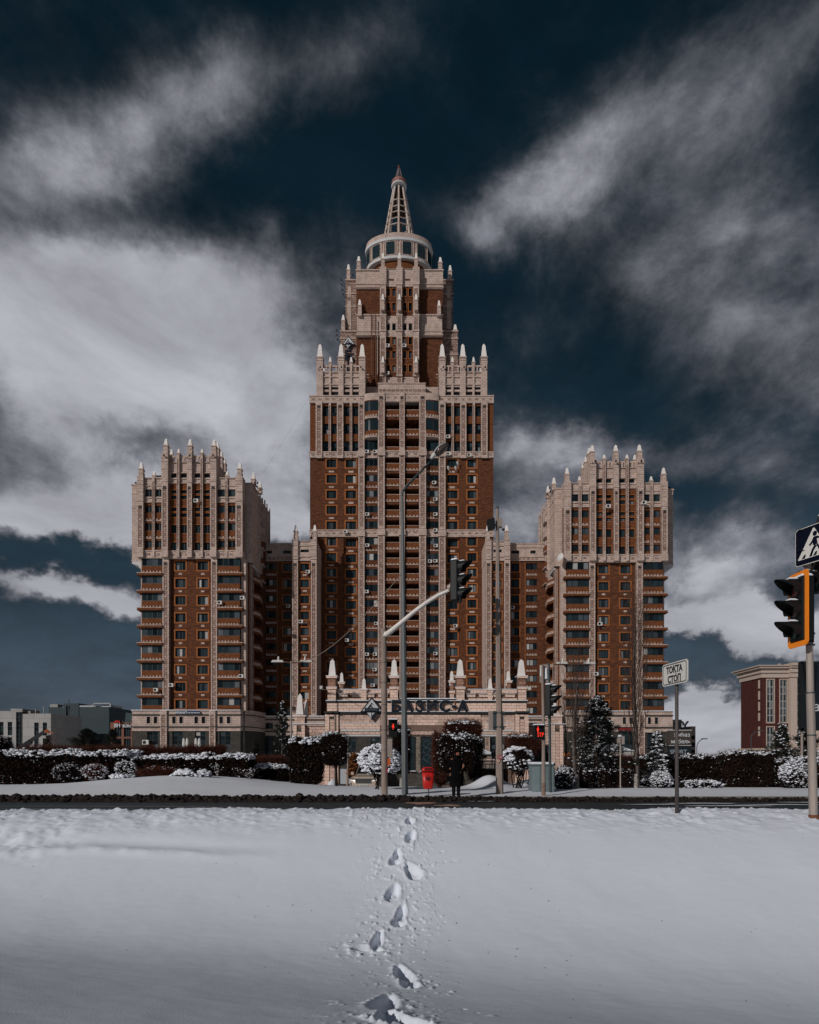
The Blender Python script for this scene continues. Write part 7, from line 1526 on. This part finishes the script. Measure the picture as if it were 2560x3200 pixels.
b=MB(); loft(b,[ell(.058,-.07,1.50,.085,.07),ell(.06,-.08,1.54,.088,.068),ell(.06,-.08,1.575,.078,.06)]); obj_at(b,'scarf',coat,pe,(0,0,0),smooth=True)
b=MB(); b.prism([(.06-.014,1.625),(.06+.014,1.625),(.06+.006,1.665),(.06-.006,1.665)],-.172,-.13); nose=obj_at(b,'nose',skin_m,pe,(0,.02,0))
for s in (-1,1): b=MB(); b.lathe(0,0,[(.001,.012),(.011,.008),(.014,0)],8); o=obj_at(b,'eye',black,pe,(.06+s*.033,-.125,1.67)); o.rotation_euler=(R(90),0,0)
def hand(px_,py_,pz_,rx_,s_):
    h=empty('hand',(0,0,0)); h.parent=pe; h.location=(px_,py_,pz_); h.rotation_euler=rx_
    P_=[(0,0,0),(0,0,-.05),(0,0,-.085)]; E_=[(0,1),(1,2)]; Rr=[(.022,.030),(.020,.038),(.014,.038)]; skin('palm',P_,E_,Rr,skin_m,h,2)
    for i,(oy,l) in enumerate(((-.030,.030),(-.011,.034),(.009,.032),(.027,.025))):
        skin('finger',[(0,oy,-.07),(s_*.006,oy,-.07-l),(s_*.022,oy,-.08-l*1.6),(s_*.042,oy,-.075-l*1.3)],[(0,1),(1,2),(2,3)],[.009,.009,.008,.007],skin_m,h,1)
    skin('thumb',[(0,-.02,-.02),(s_*.018,-.05,-.045),(s_*.030,-.055,-.08)],[(0,1),(1,2)],[.012,.010,.008],skin_m,h,1)
hand(-.235,-.07,.915,(0,0,0),1); hand(.16,-.10,.97,(R(0),R(10),0),-1)
b=MB()
for s,x_ in ((-1,-.105),(1,.075)): pass
for x_,a in ((-.105,-.15),(.07,.35)):
    b=MB(); b.path([(x_,.0,.88),(x_,-.01,.48),(x_,.015,.10)],[.11,.085,.06],12); obj_at(b,'trouser_leg',trou,pe,(0,0,0),smooth=True)
    b=MB(); loft(b,[rr_(.045,.05,.12,14),rr_(.055,.09,.06,14),rr_(.055,.12,.03,14),rr_(.058,.13,0,14)]); b.v=[(v[0],v[1]-.06*(1-v[2]/.12)-.0,v[2]) for v in b.v]; o=obj_at(b,'shoe',shoe,pe,(x_,.0,.0),a,smooth=True)
hb=empty('hand_bag',(pxx-.26,PD-.02,pz+.60),'small dark bag hanging from the waiting person\'s hand','bag'); b=MB(); b.box(-.12,.12,-.05,.05,0,.20,tx=.02,ty=.015); obj_at(b,'body',coat,hb,(0,0,0),bevel=.02); b=MB(); b.path([(-.07,0,.19),(-.04,0,.28),(.04,0,.28),(.07,0,.19)],.008,6); obj_at(b,'handle',coat,hb,(0,0,0))
# ================================================================ VEGETATION
tw_dark=mat('dark_twig',(.020,.014,.012),.95,.1); tw_red=mat('reddish_twig',(.105,.038,.026),.95,.1,var=.3,vs=2); tw_bark=mat('bark',(.070,.052,.045),.95,.1,c2=(.16,.13,.12),vs=9); lime=mat('limewashed_bark',(.50,.46,.42),.9,.1,c2=(.22,.18,.16),vs=12)
leaf_d=mat('dark_leaf_and_shade',(.022,.012,.009),.95,.1,var=.4,vs=5); needle=mat('fir_needle',(.026,.030,.024),.95,.1,var=.4,vs=3); leaf_b=mat('rust_leaf',(.20,.075,.025),.95,.1)  # dark leaf colour also carries the shade inside hedges and shrubs
RS=np.random.RandomState(11)
ICO=None
def ico():
    global ICO
    if ICO is None:
        bm=bmesh.new(); bmesh.ops.create_icosphere(bm,subdivisions=1,radius=1); ICO=(np.array([v.co[:] for v in bm.verts]),np.array([[v.index for v in f.verts] for f in bm.faces])); bm.free()
    return ICO
def sticks(P0,P1,r0,r1=None):
    P0=np.asarray(P0,float); P1=np.asarray(P1,float); n=len(P0); r0=np.broadcast_to(r0,(n,)).astype(float); r1=r0*.5 if r1 is None else np.broadcast_to(r1,(n,))
    d=P1-P0; d/=np.linalg.norm(d,axis=1)[:,None]+1e-9; ref=np.where(np.abs(d[:,2:3])<.9,np.array([[0,0,1.]]),np.array([[1.,0,0]])); a=np.cross(d,ref); a/=np.linalg.norm(a,axis=1)[:,None]+1e-9; b=np.cross(d,a)
    V=np.zeros((n,6,3))
    for k in range(3):
        t=2*math.pi*k/3; o=a*math.cos(t)+b*math.sin(t); V[:,k]=P0+o*r0[:,None]; V[:,3+k]=P1+o*r1[:,None]
    base=np.arange(n)[:,None]*6; f=np.concatenate([base+np.array([[0,1,4,3]]),base+np.array([[1,2,5,4]]),base+np.array([[2,0,3,5]])]); return V.reshape(-1,3),f
def cards(C,s,nrm=None):
    n=len(C); u=RS.normal(size=(n,3)); u/=np.linalg.norm(u,axis=1)[:,None]; w=np.cross(u,RS.normal(size=(n,3))); w/=np.linalg.norm(w,axis=1)[:,None]; s=np.broadcast_to(s,(n,))[:,None]
    V=np.stack([C-u*s-w*s*.5,C+u*s-w*s*.5,C+u*s+w*s*.5,C-u*s+w*s*.5],1).reshape(-1,3); return V,np.arange(n)[:,None]*4+np.array([[0,1,2,3]])
def blobs(C,S):
    v,f=ico(); n=len(C); S=np.asarray(S,float).reshape(n,-1)
    if S.shape[1]==1: S=np.concatenate([S,S,S*.6],1)
    V=v[None]*S[:,None,:]*(1+.35*(RS.rand(n,len(v),1)-.5))+C[:,None,:]; F_=f[None]+np.arange(n)[:,None,None]*len(v); return V.reshape(-1,3),F_.reshape(-1,3)
def emit(name,vf,m,parent,smooth=False):
    V,f=vf
    if len(V)==0: return None
    return npmesh(name,V,[f],m,parent=parent,smooth=smooth)
def shrub(name,label,cat,C,Rd,z0,trunks=4,twigs=1500,leaves=2500,snown=500,kind='ellipsoid',flat=.0,tw=None,lm=None,tl=.35,group=None,snow_side=.15,trunk_r=.035,lime_base=False,ls=.035,ss=.05,topfrac=.55,snow_patch=True):
    """crown centred on C with radii Rd over trunks that start at height z0"""
    C=np.array(C,float); Rd=np.array(Rd,float); r=empty(name,(C[0],C[1],z0),label,cat,group); tw=tw or tw_dark; lm=lm or leaf_d
    def samp(n,shell=.35):
        if kind=='box':
            p=RS.uniform(-1,1,(n,3)); k=RS.rand(n)<.6; ax=RS.randint(0,3,n); sgn=np.sign(RS.uniform(-1,1,n)); idx=np.where(k)[0]; p[idx,ax[idx]]=sgn[idx]*(1-RS.rand(len(idx))*.2)
            if Rd[0]<2.5: nn=(np.abs(p)**6).sum(1)**(1/6); p/=np.maximum(nn,1e-3)[:,None]; p*=(np.where(RS.rand(n)<.65,1-RS.rand(n)*.22,RS.rand(n)**.4))[:,None]
            p[:,2]+=.20*(fbm(p[:,0]*Rd[0]*1.6+C[0],p[:,1]*Rd[1]*1.3,3,201)-.5)*np.clip(p[:,2],0,1)*3; p[:,0]*=1+.30*(fbm(p[:,2]*3+C[0],p[:,1]*2,2,202)-.5)*(1 if Rd[0]<2.5 else .1); p[:,0]*=np.where(Rd[0]<2.5,1-.10*np.clip(-p[:,2],0,1)-.12*np.clip(np.abs(p[:,2])*np.abs(p[:,0])-.5,0,1),1)
        else:
            p=RS.normal(size=(n,3)); p/=np.linalg.norm(p,axis=1)[:,None]; rr=(shell+(1-shell)*RS.rand(n)**.5); p*=rr[:,None]
            p*=(1+.22*(fbm(p[:,0]*3+C[0]*3,p[:,2]*3+p[:,1]*2,2,203)-.5))[:,None]*1.04
            if flat: p[:,2]=np.maximum(p[:,2],-flat)
        return p
    # limbs
    P0=[];P1=[];RR=[]
    tips=[]
    for i in range(trunks):
        bx_=np.array([C[0]+(RS.rand()-.5)*Rd[0]*.7,C[1]+(RS.rand()-.5)*Rd[1]*.5,z0-.1]); top=np.array([C[0]+(RS.rand()-.5)*Rd[0]*1.1,C[1]+(RS.rand()-.5)*Rd[1],C[2]-Rd[2]*.2]); q=bx_; 
        for s in range(1,5):
            nq=bx_+(top-bx_)*s/4+np.array([RS.normal(0,.05),RS.normal(0,.05),0]); P0.append(q);P1.append(nq);RR.append(trunk_r*(1.15-s*.2)); q=nq
            if s>=2:
                for _ in range(5): t=C+samp(1)[0]*Rd*.9; m_=(q+t)/2+RS.normal(0,.06,3); P0+= [q,m_]; P1+=[m_,t]; RR+=[trunk_r*.45,trunk_r*.28]
    V,f=sticks(P0,P1,np.array(RR),np.array(RR)*.8); npmesh('trunk' if trunks==1 else 'limbs',V,[f],tw_bark if lime_base else tw,parent=r)
    if lime_base: V,f=sticks([[C[0],C[1],z0-.1]],[[C[0],C[1],z0+.5]],np.array([trunk_r*2.2]),np.array([trunk_r*1.7])); npmesh('limewash',V,[f],lime,parent=r)
    p=samp(twigs,.15); c=C+p*Rd; d=p*np.array([1,1,.7])+np.array([0,0,.55])+RS.normal(0,.45,(twigs,3)); d/=np.linalg.norm(d,axis=1)[:,None]; L_=(tl*(.35+1.3*RS.rand(twigs)**1.6))[:,None]
    emit('twigs',sticks(c-d*L_*.6,c+d*L_*.45,.006+.005*RS.rand(twigs)),tw,r)
    if leaves: p=samp(leaves,.2); emit('leaves_and_shade',cards(C+p*Rd*.97,ls*(.6+RS.rand(leaves))),lm,r)  # cards fill the crown; dark ones hold its inner shade in their colour
    if snown:
        p=samp(snown*5,.80)
        if kind=='box': ts=fbm(p[:,0]*Rd[0]*1.6+C[0],p[:,2]*Rd[2]*2,2,211); sc_=np.where((p[:,2]>.74)|((RS.rand(len(p))<snow_side*np.clip((ts-.42)*9,0,2.2))),1,0)
        else: sc_=np.where((p[:,2]>1-topfrac*(.6+.8*RS.rand(len(p))))|(RS.rand(len(p))<snow_side*.5),1,0)
        if snow_patch: sc_=sc_*(fbm(p[:,0]*Rd[0]*2.2+C[0]*2+40,p[:,1]*Rd[1]*2+p[:,2]*Rd[2]*2.2+40,2,207)>.40)
        p=p[sc_>0][:snown]; s=ss*(.45+.9*RS.rand(len(p))**1.5)*(np.where(p[:,2]>.70,1.1,.5) if kind=='box' else 1); s*=np.where(RS.rand(len(p))<.2,1.35,.85); S=np.stack([s*1.2*(.7+.7*RS.rand(len(p))),s*1.2,s*.6],1); emit('snow_clumps',blobs(C+p*Rd+np.array([0,0,.02])+RS.normal(0,.03,(len(p),3)),S),snow_far,r)
    return r
def P3(px,py,D): a=fpos(px,py,D); return a
def crown(px0,px1,py0,py1,D,dep=None):
    a=fpos(px0,py1,D); c=fpos(px1,py0,D); return ((a[0]+c[0])/2,D,(a[2]+c[2])/2),(abs(c[0]-a[0])/2,dep or abs(c[0]-a[0])/2,abs(c[2]-a[2])/2)
def gz(px,D): return vz((px-CX)/FPX*D,D)
def SH(name,label,cat,px0,px1,py0,py1,D,dep=None,**k):
    C,Rd=crown(px0,px1,py0,py1,D,dep); return shrub(name,label,cat,C,Rd,gz((px0+px1)/2,D),**k)
hm=dict(kind='box',snow_side=.05,trunk_r=.03,tl=.28)
SH('hedge','long dark clipped hedge capped with snow, left half, nearest the frame edge','hedge',-40,420,2350,2452,31.5,.9,trunks=16,twigs=14000,leaves=26000,snown=6500,ss=.055,ls=.05,**hm)
SH('hedge','dark snow capped hedge continuing in front of the left tower, ending in twigs','hedge',420,790,2362,2440,31.8,.9,trunks=14,twigs=11000,leaves=20000,snown=5600,ss=.055,ls=.05,**hm)
SH('hedge','low end of the left hedge sloping down towards the twin arm lamp','hedge',785,905,2392,2462,33,.8,trunks=6,twigs=3000,leaves=7000,snown=1700,ss=.05,ls=.05,**hm)
SH('hedge','reddish bare hedge tops rising behind the left snow capped hedge','hedge',-40,700,2338,2400,36.5,.6,trunks=8,twigs=26000,leaves=6000,snown=0,kind='box',tw=tw_red,tl=.5)
SH('hedge','reddish bare hedge sloping down right of the left tower','hedge',690,900,2366,2420,36,.6,trunks=5,twigs=7000,leaves=2000,snown=0,kind='box',tw=tw_red,tl=.4)
bl=dict(trunks=5,leaves=500,twigs=700,tl=.3)
SH('low_bush','snow covered low bush on the left mound, smaller and further left','bush',345,420,2421,2449,28.8,.5,snown=420,ss=.06,**bl)
SH('low_bush','larger snow covered low bush on the left mound','bush',538,662,2408,2446,28.8,.5,snown=800,ss=.06,**bl)
SH('bare_bush','snowy bare bush under the left hedge','bush',165,260,2385,2445,30.2,.4,snown=260,ss=.03,snow_side=1.,twigs=1400,leaves=300,trunks=5,snow_patch=False)
SH('bare_bush','rusty bare bush with snow flecks on the crest of the left mound','bush',258,335,2390,2437,30.2,.4,snown=420,ss=.035,snow_side=1.5,twigs=900,leaves=200,trunks=5,tw=tw_red,snow_patch=False)
SH('bare_bush','pale snow sprinkled clump beside the rusty bush','bush',362,425,2380,2425,30.4,.3,snown=350,ss=.04,snow_side=1.5,twigs=500,leaves=100,trunks=4,snow_patch=False)
SH('bare_bush','low reddish twigs between the two snow covered bushes','bush',425,560,2398,2428,30.2,.3,snown=40,ss=.03,twigs=1600,leaves=0,trunks=3,tw=tw_red)
# bare sapling with drooping twigs at the hedge end
def droop(px,D,py_top,label,n=26,sp=.9):
    x=fpos(px,0,D)[0]; z0=gz(px,D); H=fpos(0,py_top,D)[2]-z0; r=empty('bare_sapling',(x,D,z0),label,'sapling'); P0=[];P1=[];RR=[]
    base=np.array([x,D,z0-.1])
    for i in range(n):
        a=RS.rand()*6.28; s=RS.rand()*sp; q=base.copy(); 
        for k in range(1,7):
            t=k/6; nq=base+np.array([math.cos(a)*s*t**1.3,math.sin(a)*s*.5*t,H*(t*1.5-.55*t*t)*(.75+.25*RS.rand())])+RS.normal(0,.02,3); P0.append(q);P1.append(nq);RR.append(.016*(1.1-t)); q=nq
    V,f=sticks(P0,P1,np.array(RR)); npmesh('branches',V,[f],tw_bark,parent=r); P=np.array(P1); k=RS.rand(len(P))<.4; emit('snow_clumps',blobs(P[k]+[0,0,.015],.022*(.6+RS.rand(k.sum()))),snow_far,r); return r
droop(780,30,2390,'bare drooping sapling in front of the low hedge end'); droop(680,30.3,2376,'bare pale branched sapling before the left hedge',14,.7)
# clods of dirty snow thrown up along the far kerb
nc=2600; cx_=RS.uniform(-16,16,nc); cy_=21.15+RS.normal(0,.13,nc); big=np.interp(cx_,[-16,-2,3,16],[1,.95,.7,.55]); sz=(.035+.085*RS.rand(nc)**2)*big
cz_=np.clip(.02+.20*big*(1-np.abs(cy_-21.2)/.42)*RS.rand(nc)**.6,0.01,.4); emit('dirty_snow_clods',blobs(np.stack([cx_,cy_,cz_],1),np.stack([sz*1.25,sz,sz*.9],1)),dirt,None)['kind']='stuff'
# clipped shrubs beside and before the gatehouse
SH('clipped_shrub','square clipped shrub with snowy shoulders left of the gatehouse','shrub',903,1014,2304,2452,31,.8,kind='box',trunks=7,twigs=5000,leaves=8000,snown=800,ss=.07,snow_side=.10,tl=.3,ls=.045)
SH('clipped_tree','clipped square topped tree before the left gate pier','tree',1006,1086,2294,2392,30.5,.6,kind='box',trunks=1,twigs=3800,leaves=3200,snown=500,ss=.06,snow_side=.12,trunk_r=.11,tl=.3)
SH('ball_shrub','large snow covered ball shrub right of the parked car','shrub',1124,1252,2331,2428,27.5,.85,trunks=5,twigs=1800,leaves=5500,snown=2100,ss=.062,topfrac=1.15,trunk_r=.045,flat=.75,snow_side=.5)
SH('clipped_tree','dark clipped tree behind the tall lamp pole with limewashed foot','tree',1228,1283,2268,2420,33,.6,kind='box',trunks=1,twigs=3000,leaves=4500,snown=320,ss=.06,snow_side=.22,trunk_r=.07,lime_base=True)
SH('clipped_shrub','reddish upper tier shrub in front of the gatehouse door','shrub',1392,1500,2258,2312,33.5,.8,kind='box',trunks=3,twigs=8000,leaves=1500,snown=420,ss=.06,snow_side=.08,tw=tw_red,tl=.45)
SH('clipped_shrub','broad dark shrub behind the waiting person with a snowy crown','shrub',1368,1482,2298,2410,31,.9,kind='box',trunks=5,twigs=7000,leaves=8000,snown=900,ss=.06,snow_side=.3,tl=.35)
SH('clipped_shrub','reddish twiggy shrub on the left of the waiting person','shrub',1352,1400,2292,2450,31.5,.6,kind='box',trunks=4,twigs=6000,leaves=700,snown=300,ss=.03,snow_side=1,tw=tw_red,tl=.3,snow_patch=False)
SH('thin_tree','thin twiggy snow flecked tree right of the waiting person','tree',1462,1510,2305,2440,31.5,.5,kind='box',trunks=1,twigs=2200,leaves=500,snown=500,ss=.04,snow_side=.9,trunk_r=.06,tl=.35,snow_patch=False)
SH('ball_shrub','round snow capped shrub on many stems between the concrete pole and cabinet','shrub',1574,1664,2338,2412,29,.7,trunks=9,twigs=2200,leaves=5200,snown=1500,ss=.058,topfrac=.85,trunk_r=.04,flat=.8)
SH('clipped_shrub','reddish flat topped shrub behind the round one','shrub',1588,1688,2300,2345,34,.7,kind='box',trunks=5,twigs=5000,leaves=1500,snown=380,ss=.06,snow_side=.05,tw=tw_red,tl=.5)
SH('low_bush','dark snow flecked bush right of the grey cabinet','bush',1730,1795,2398,2474,27.3,.6,trunks=6,twigs=2600,leaves=3500,snown=700,ss=.035,snow_side=1.2,snow_patch=False)
SH('hedge','snow flecked low hedge between the two bare poplars','hedge',1800,1985,2404,2466,28.8,.6,kind='box',trunks=8,twigs=4500,leaves=9000,snown=1300,ss=.035,snow_side=.5,snow_patch=False)
SH('hedge','dark hedge right of the bare birch with snowy top','hedge',1985,2260,2358,2462,31,.8,kind='box',trunks=12,twigs=9000,leaves=15000,snown=1600,ss=.05,snow_side=.22,ls=.045)
SH('hedge','taller dark hedge block in front of the red building','hedge',2245,2400,2345,2464,30.5,.8,kind='box',trunks=10,twigs=6500,leaves=12000,snown=900,ss=.05,snow_side=.16,ls=.05)
SH('hedge','dark snow flecked hedge running behind the right traffic light pole','hedge',2390,2600,2368,2466,30.5,.8,kind='box',trunks=10,twigs=7000,leaves=12000,snown=1800,ss=.05,snow_side=.5,ls=.05,snow_patch=False)
SH('hedge','reddish twiggy hedge tops behind the right hedge','hedge',1780,2600,2364,2404,37,.6,kind='box',trunks=6,twigs=20000,leaves=6000,snown=0,tw=tw_red,tl=.45)
SH('low_bush','rounded snowy juniper bush at the verge edge right of the bare birch','bush',2036,2098,2414,2462,27.8,.55,trunks=5,twigs=1200,leaves=1800,snown=1000,ss=.035,topfrac=1.4,snow_side=1,snow_patch=False)
SH('ball_shrub','snowy rounded shrub left of the right traffic light pole','shrub',2440,2540,2378,2462,28.8,.6,trunks=5,twigs=3000,leaves=4500,snown=1000,ss=.045,topfrac=1.0,snow_side=.6)
SH('low_bush','thin snow flecked twigs at the foot of the right hedge','bush',2120,2260,2440,2468,28.5,.4,trunks=3,twigs=1200,leaves=200,snown=420,ss=.05,snow_side=1.)
SH('bare_bush','rusty leaved bush behind the parked car','bush',1085,1125,2350,2440,43,.8,trunks=3,twigs=900,leaves=2600,snown=60,lm=leaf_b,ls=.06)
SH('bare_bush','dark bush at the far left frame edge','bush',-40,30,2300,2380,33,.8,trunks=4,twigs=2500,leaves=900,snown=160,ss=.04,snow_side=1)
def conifer(name,label,px,py_top,py_base,D,wpx,nbr=60,snown=900,seed=1,m=None,snow_sz=.06,dens=26,z0=None,pine=False,lean=0):
    rs=np.random.RandomState(seed); x=fpos(px,0,D)[0]; z0=gz(px,D) if z0 is None else z0; zt_=fpos(0,py_top,D)[2]; zb_=fpos(0,py_base,D)[2]; Rm=wpx/2/FPX*D; r=empty(name,(x,D,z0),label,'tree')
    V,f=sticks([[x,D,z0-.1],[x,D,(z0+zt_)/2]],[[x,D,(z0+zt_)/2],[x,D,zt_]],np.array([.09,.05]),np.array([.05,.012])); npmesh('trunk',V,[f],tw_bark,parent=r)
    P0=[];P1=[];RR=[];NP=[];ND=[]
    H=zt_-zb_
    for i in range(nbr):
        t=((i+rs.rand())/nbr)**(.85); z=zb_+H*t; L_=Rm*((1-t)**.8*(.45+.95*rs.rand())+.06); a=i*2.4+rs.rand(); up=.25+.5*t if not pine else .55
        q=np.array([x,D,z]); d=np.array([math.cos(a),math.sin(a),up*(.4+.6*rs.rand())]); 
        n=6
        for k in range(1,n+1):
            s=k/n; nq=np.array([x,D,z])+d*L_*s-np.array([0,0,.22*L_*s*s*(1 if not pine else -.6)]); P0.append(q);P1.append(nq);RR.append(.018*(1.1-s)); q=nq
            if k>=2:
                c=int(dens*(.5+.5*s)); NP.append(np.repeat(nq[None],c,0)+rs.normal(0,.05+.03*L_,(c,3))); ND.append(rs.normal(0,.5,(c,3))+d*.8+np.array([0,0,.25]))
    emit('branches',sticks(P0,P1,np.array(RR)),tw_bark,r); NP=np.concatenate(NP); ND=np.concatenate(ND); ND/=np.linalg.norm(ND,axis=1)[:,None]
    emit('needles',sticks(NP-ND*.05,NP+ND*(.09 if not pine else .12),.012,.004),m or needle,r)
    if snown:
        P=np.array(P1); tipk=rs.choice(len(P),snown,p=None); C=P[tipk]+rs.normal(0,.05,(snown,3))+np.array([0,-.02,.045]); s=snow_sz*(.35+rs.rand(snown)); emit('snow_clumps',blobs(C,np.stack([s*1.15,s,s*.5],1)),snow_far,r)
    return r
conifer('fir_tree','dark fir with snow flecked branches in front of the right tower',1868,2183,2450,31.5,215,130,1500,1,dens=34)
conifer('fir_tree','small snowy young fir left of the stop line sign',2052,2292,2450,29.5,95,55,800,2,snow_sz=.07)
conifer('fir_tree','dark fir in front of the red building, left one of the pair',2445,2268,2430,34,110,60,260,3)
conifer('fir_tree','dark fir beside the right traffic light pole, right one of the pair',2520,2272,2430,34,120,60,300,4)
conifer('pine_tree','dark rounded pine in front of the teal blocks at far left',272,2282,2372,58,95,60,0,5,z0=-.5,pine=True,dens=40)
conifer('pine_tree','thin dark pine in front of the BÜRO shop',352,2282,2372,58,60,36,0,6,z0=-.5,pine=True,dens=34)
conifer('pine_tree','thin dark pine beside the corner of the left tower podium',882,2195,2400,44,56,40,120,7,z0=-.5,pine=True)
conifer('pine_tree','small dark pine in front of the left podium corner',800,2322,2400,44,40,26,30,8,z0=-.5,pine=True)
conifer('pine_tree','small brownish pine beside the crane boom',152,2300,2372,50,24,22,20,9,z0=-.5,pine=True,m=leaf_d)
def poplar(label,px,py_base,py_top,D,spread,seed,fork=False,nb=34,name='poplar_tree'):
    rs=np.random.RandomState(seed); x=fpos(px,0,D)[0]; z0=gz(px,D)-.1; H=fpos(0,py_top,D)[2]-z0; r=empty(name,(x,D,z0),label,'tree'); P0=[];P1=[];RR=[]; R1=[]
    trk=[]; q=np.array([x,D,z0]); n=14
    for k in range(1,n+1):
        t=k/n; nq=np.array([x+.10*math.sin(t*5+seed),D+.06*math.sin(t*4),z0+H*.92*t]); trk.append((q,nq,.125*(1-t)**.8+.012,.125*(1-t-.06 if t<.94 else 0)**.8+.012 if t<.93 else .008)); q=nq
    V,f=sticks([a[0] for a in trk],[a[1] for a in trk],np.array([a[2] for a in trk]),np.array([a[3] for a in trk])); npmesh('trunk',V,[f],tw_bark,parent=r)
    V,f=sticks([[x,D,z0]],[[x+.01,D,z0+.75]],np.array([.15]),np.array([.125])); npmesh('limewash',V,[f],lime,parent=r)
    for i in range(nb):
        t=.12+.72*(i+rs.rand())/nb; st_=np.array([x,D,z0+H*.92*t]); a=i*2.4+rs.rand()*.8; L_=H*(.20+.30*rs.rand())*(1-.45*t); sp_=spread*(.5+.7*rs.rand())*(1-.3*t); q=st_; pts_=[]
        for k in range(1,9):
            s=k/8; nq=st_+np.array([math.cos(a)*sp_*s**.75,math.sin(a)*sp_*s**.75*.8,L_*s])+rs.normal(0,.02,3); P0.append(q);P1.append(nq);rr=.022*(1.05-s)*(1.15-t)+.003; RR.append(rr); R1.append(max(rr-.003,.003)); q=nq; pts_.append(nq)
            if k>=2:
                for _ in range(3):
                    b2=rs.rand()*6.28; l2=.35+.55*rs.rand(); e=nq+np.array([math.cos(b2)*.28*l2,math.sin(b2)*.28*l2,l2*.85]); m_=(nq+e)/2+rs.normal(0,.02,3); P0+=[nq,m_];P1+=[m_,e];RR+=[.0055,.004];R1+=[.004,.0025]
    V,f=sticks(P0,P1,np.array(RR),np.array(R1)); npmesh('branches',V,[f],mat('poplar_twig',(.085,.062,.052),.95,.1),parent=r); return r
poplar('bare upright poplar with limewashed foot left of the fir',1801,2466,2010,28.3,.85,3,nb=30)
poplar('tall bare poplar right of the fir with pale lower trunk',1988,2458,1800,28.3,.95,8,nb=46)
poplar('thin bare tree behind the gatehouse right wall',1765,2400,2130,44,.9,12,nb=18,name='bare_tree')
poplar('thin bare twiggy tree left of the pines at the far left',168,2400,2290,48,.7,15,nb=12,name='bare_tree')
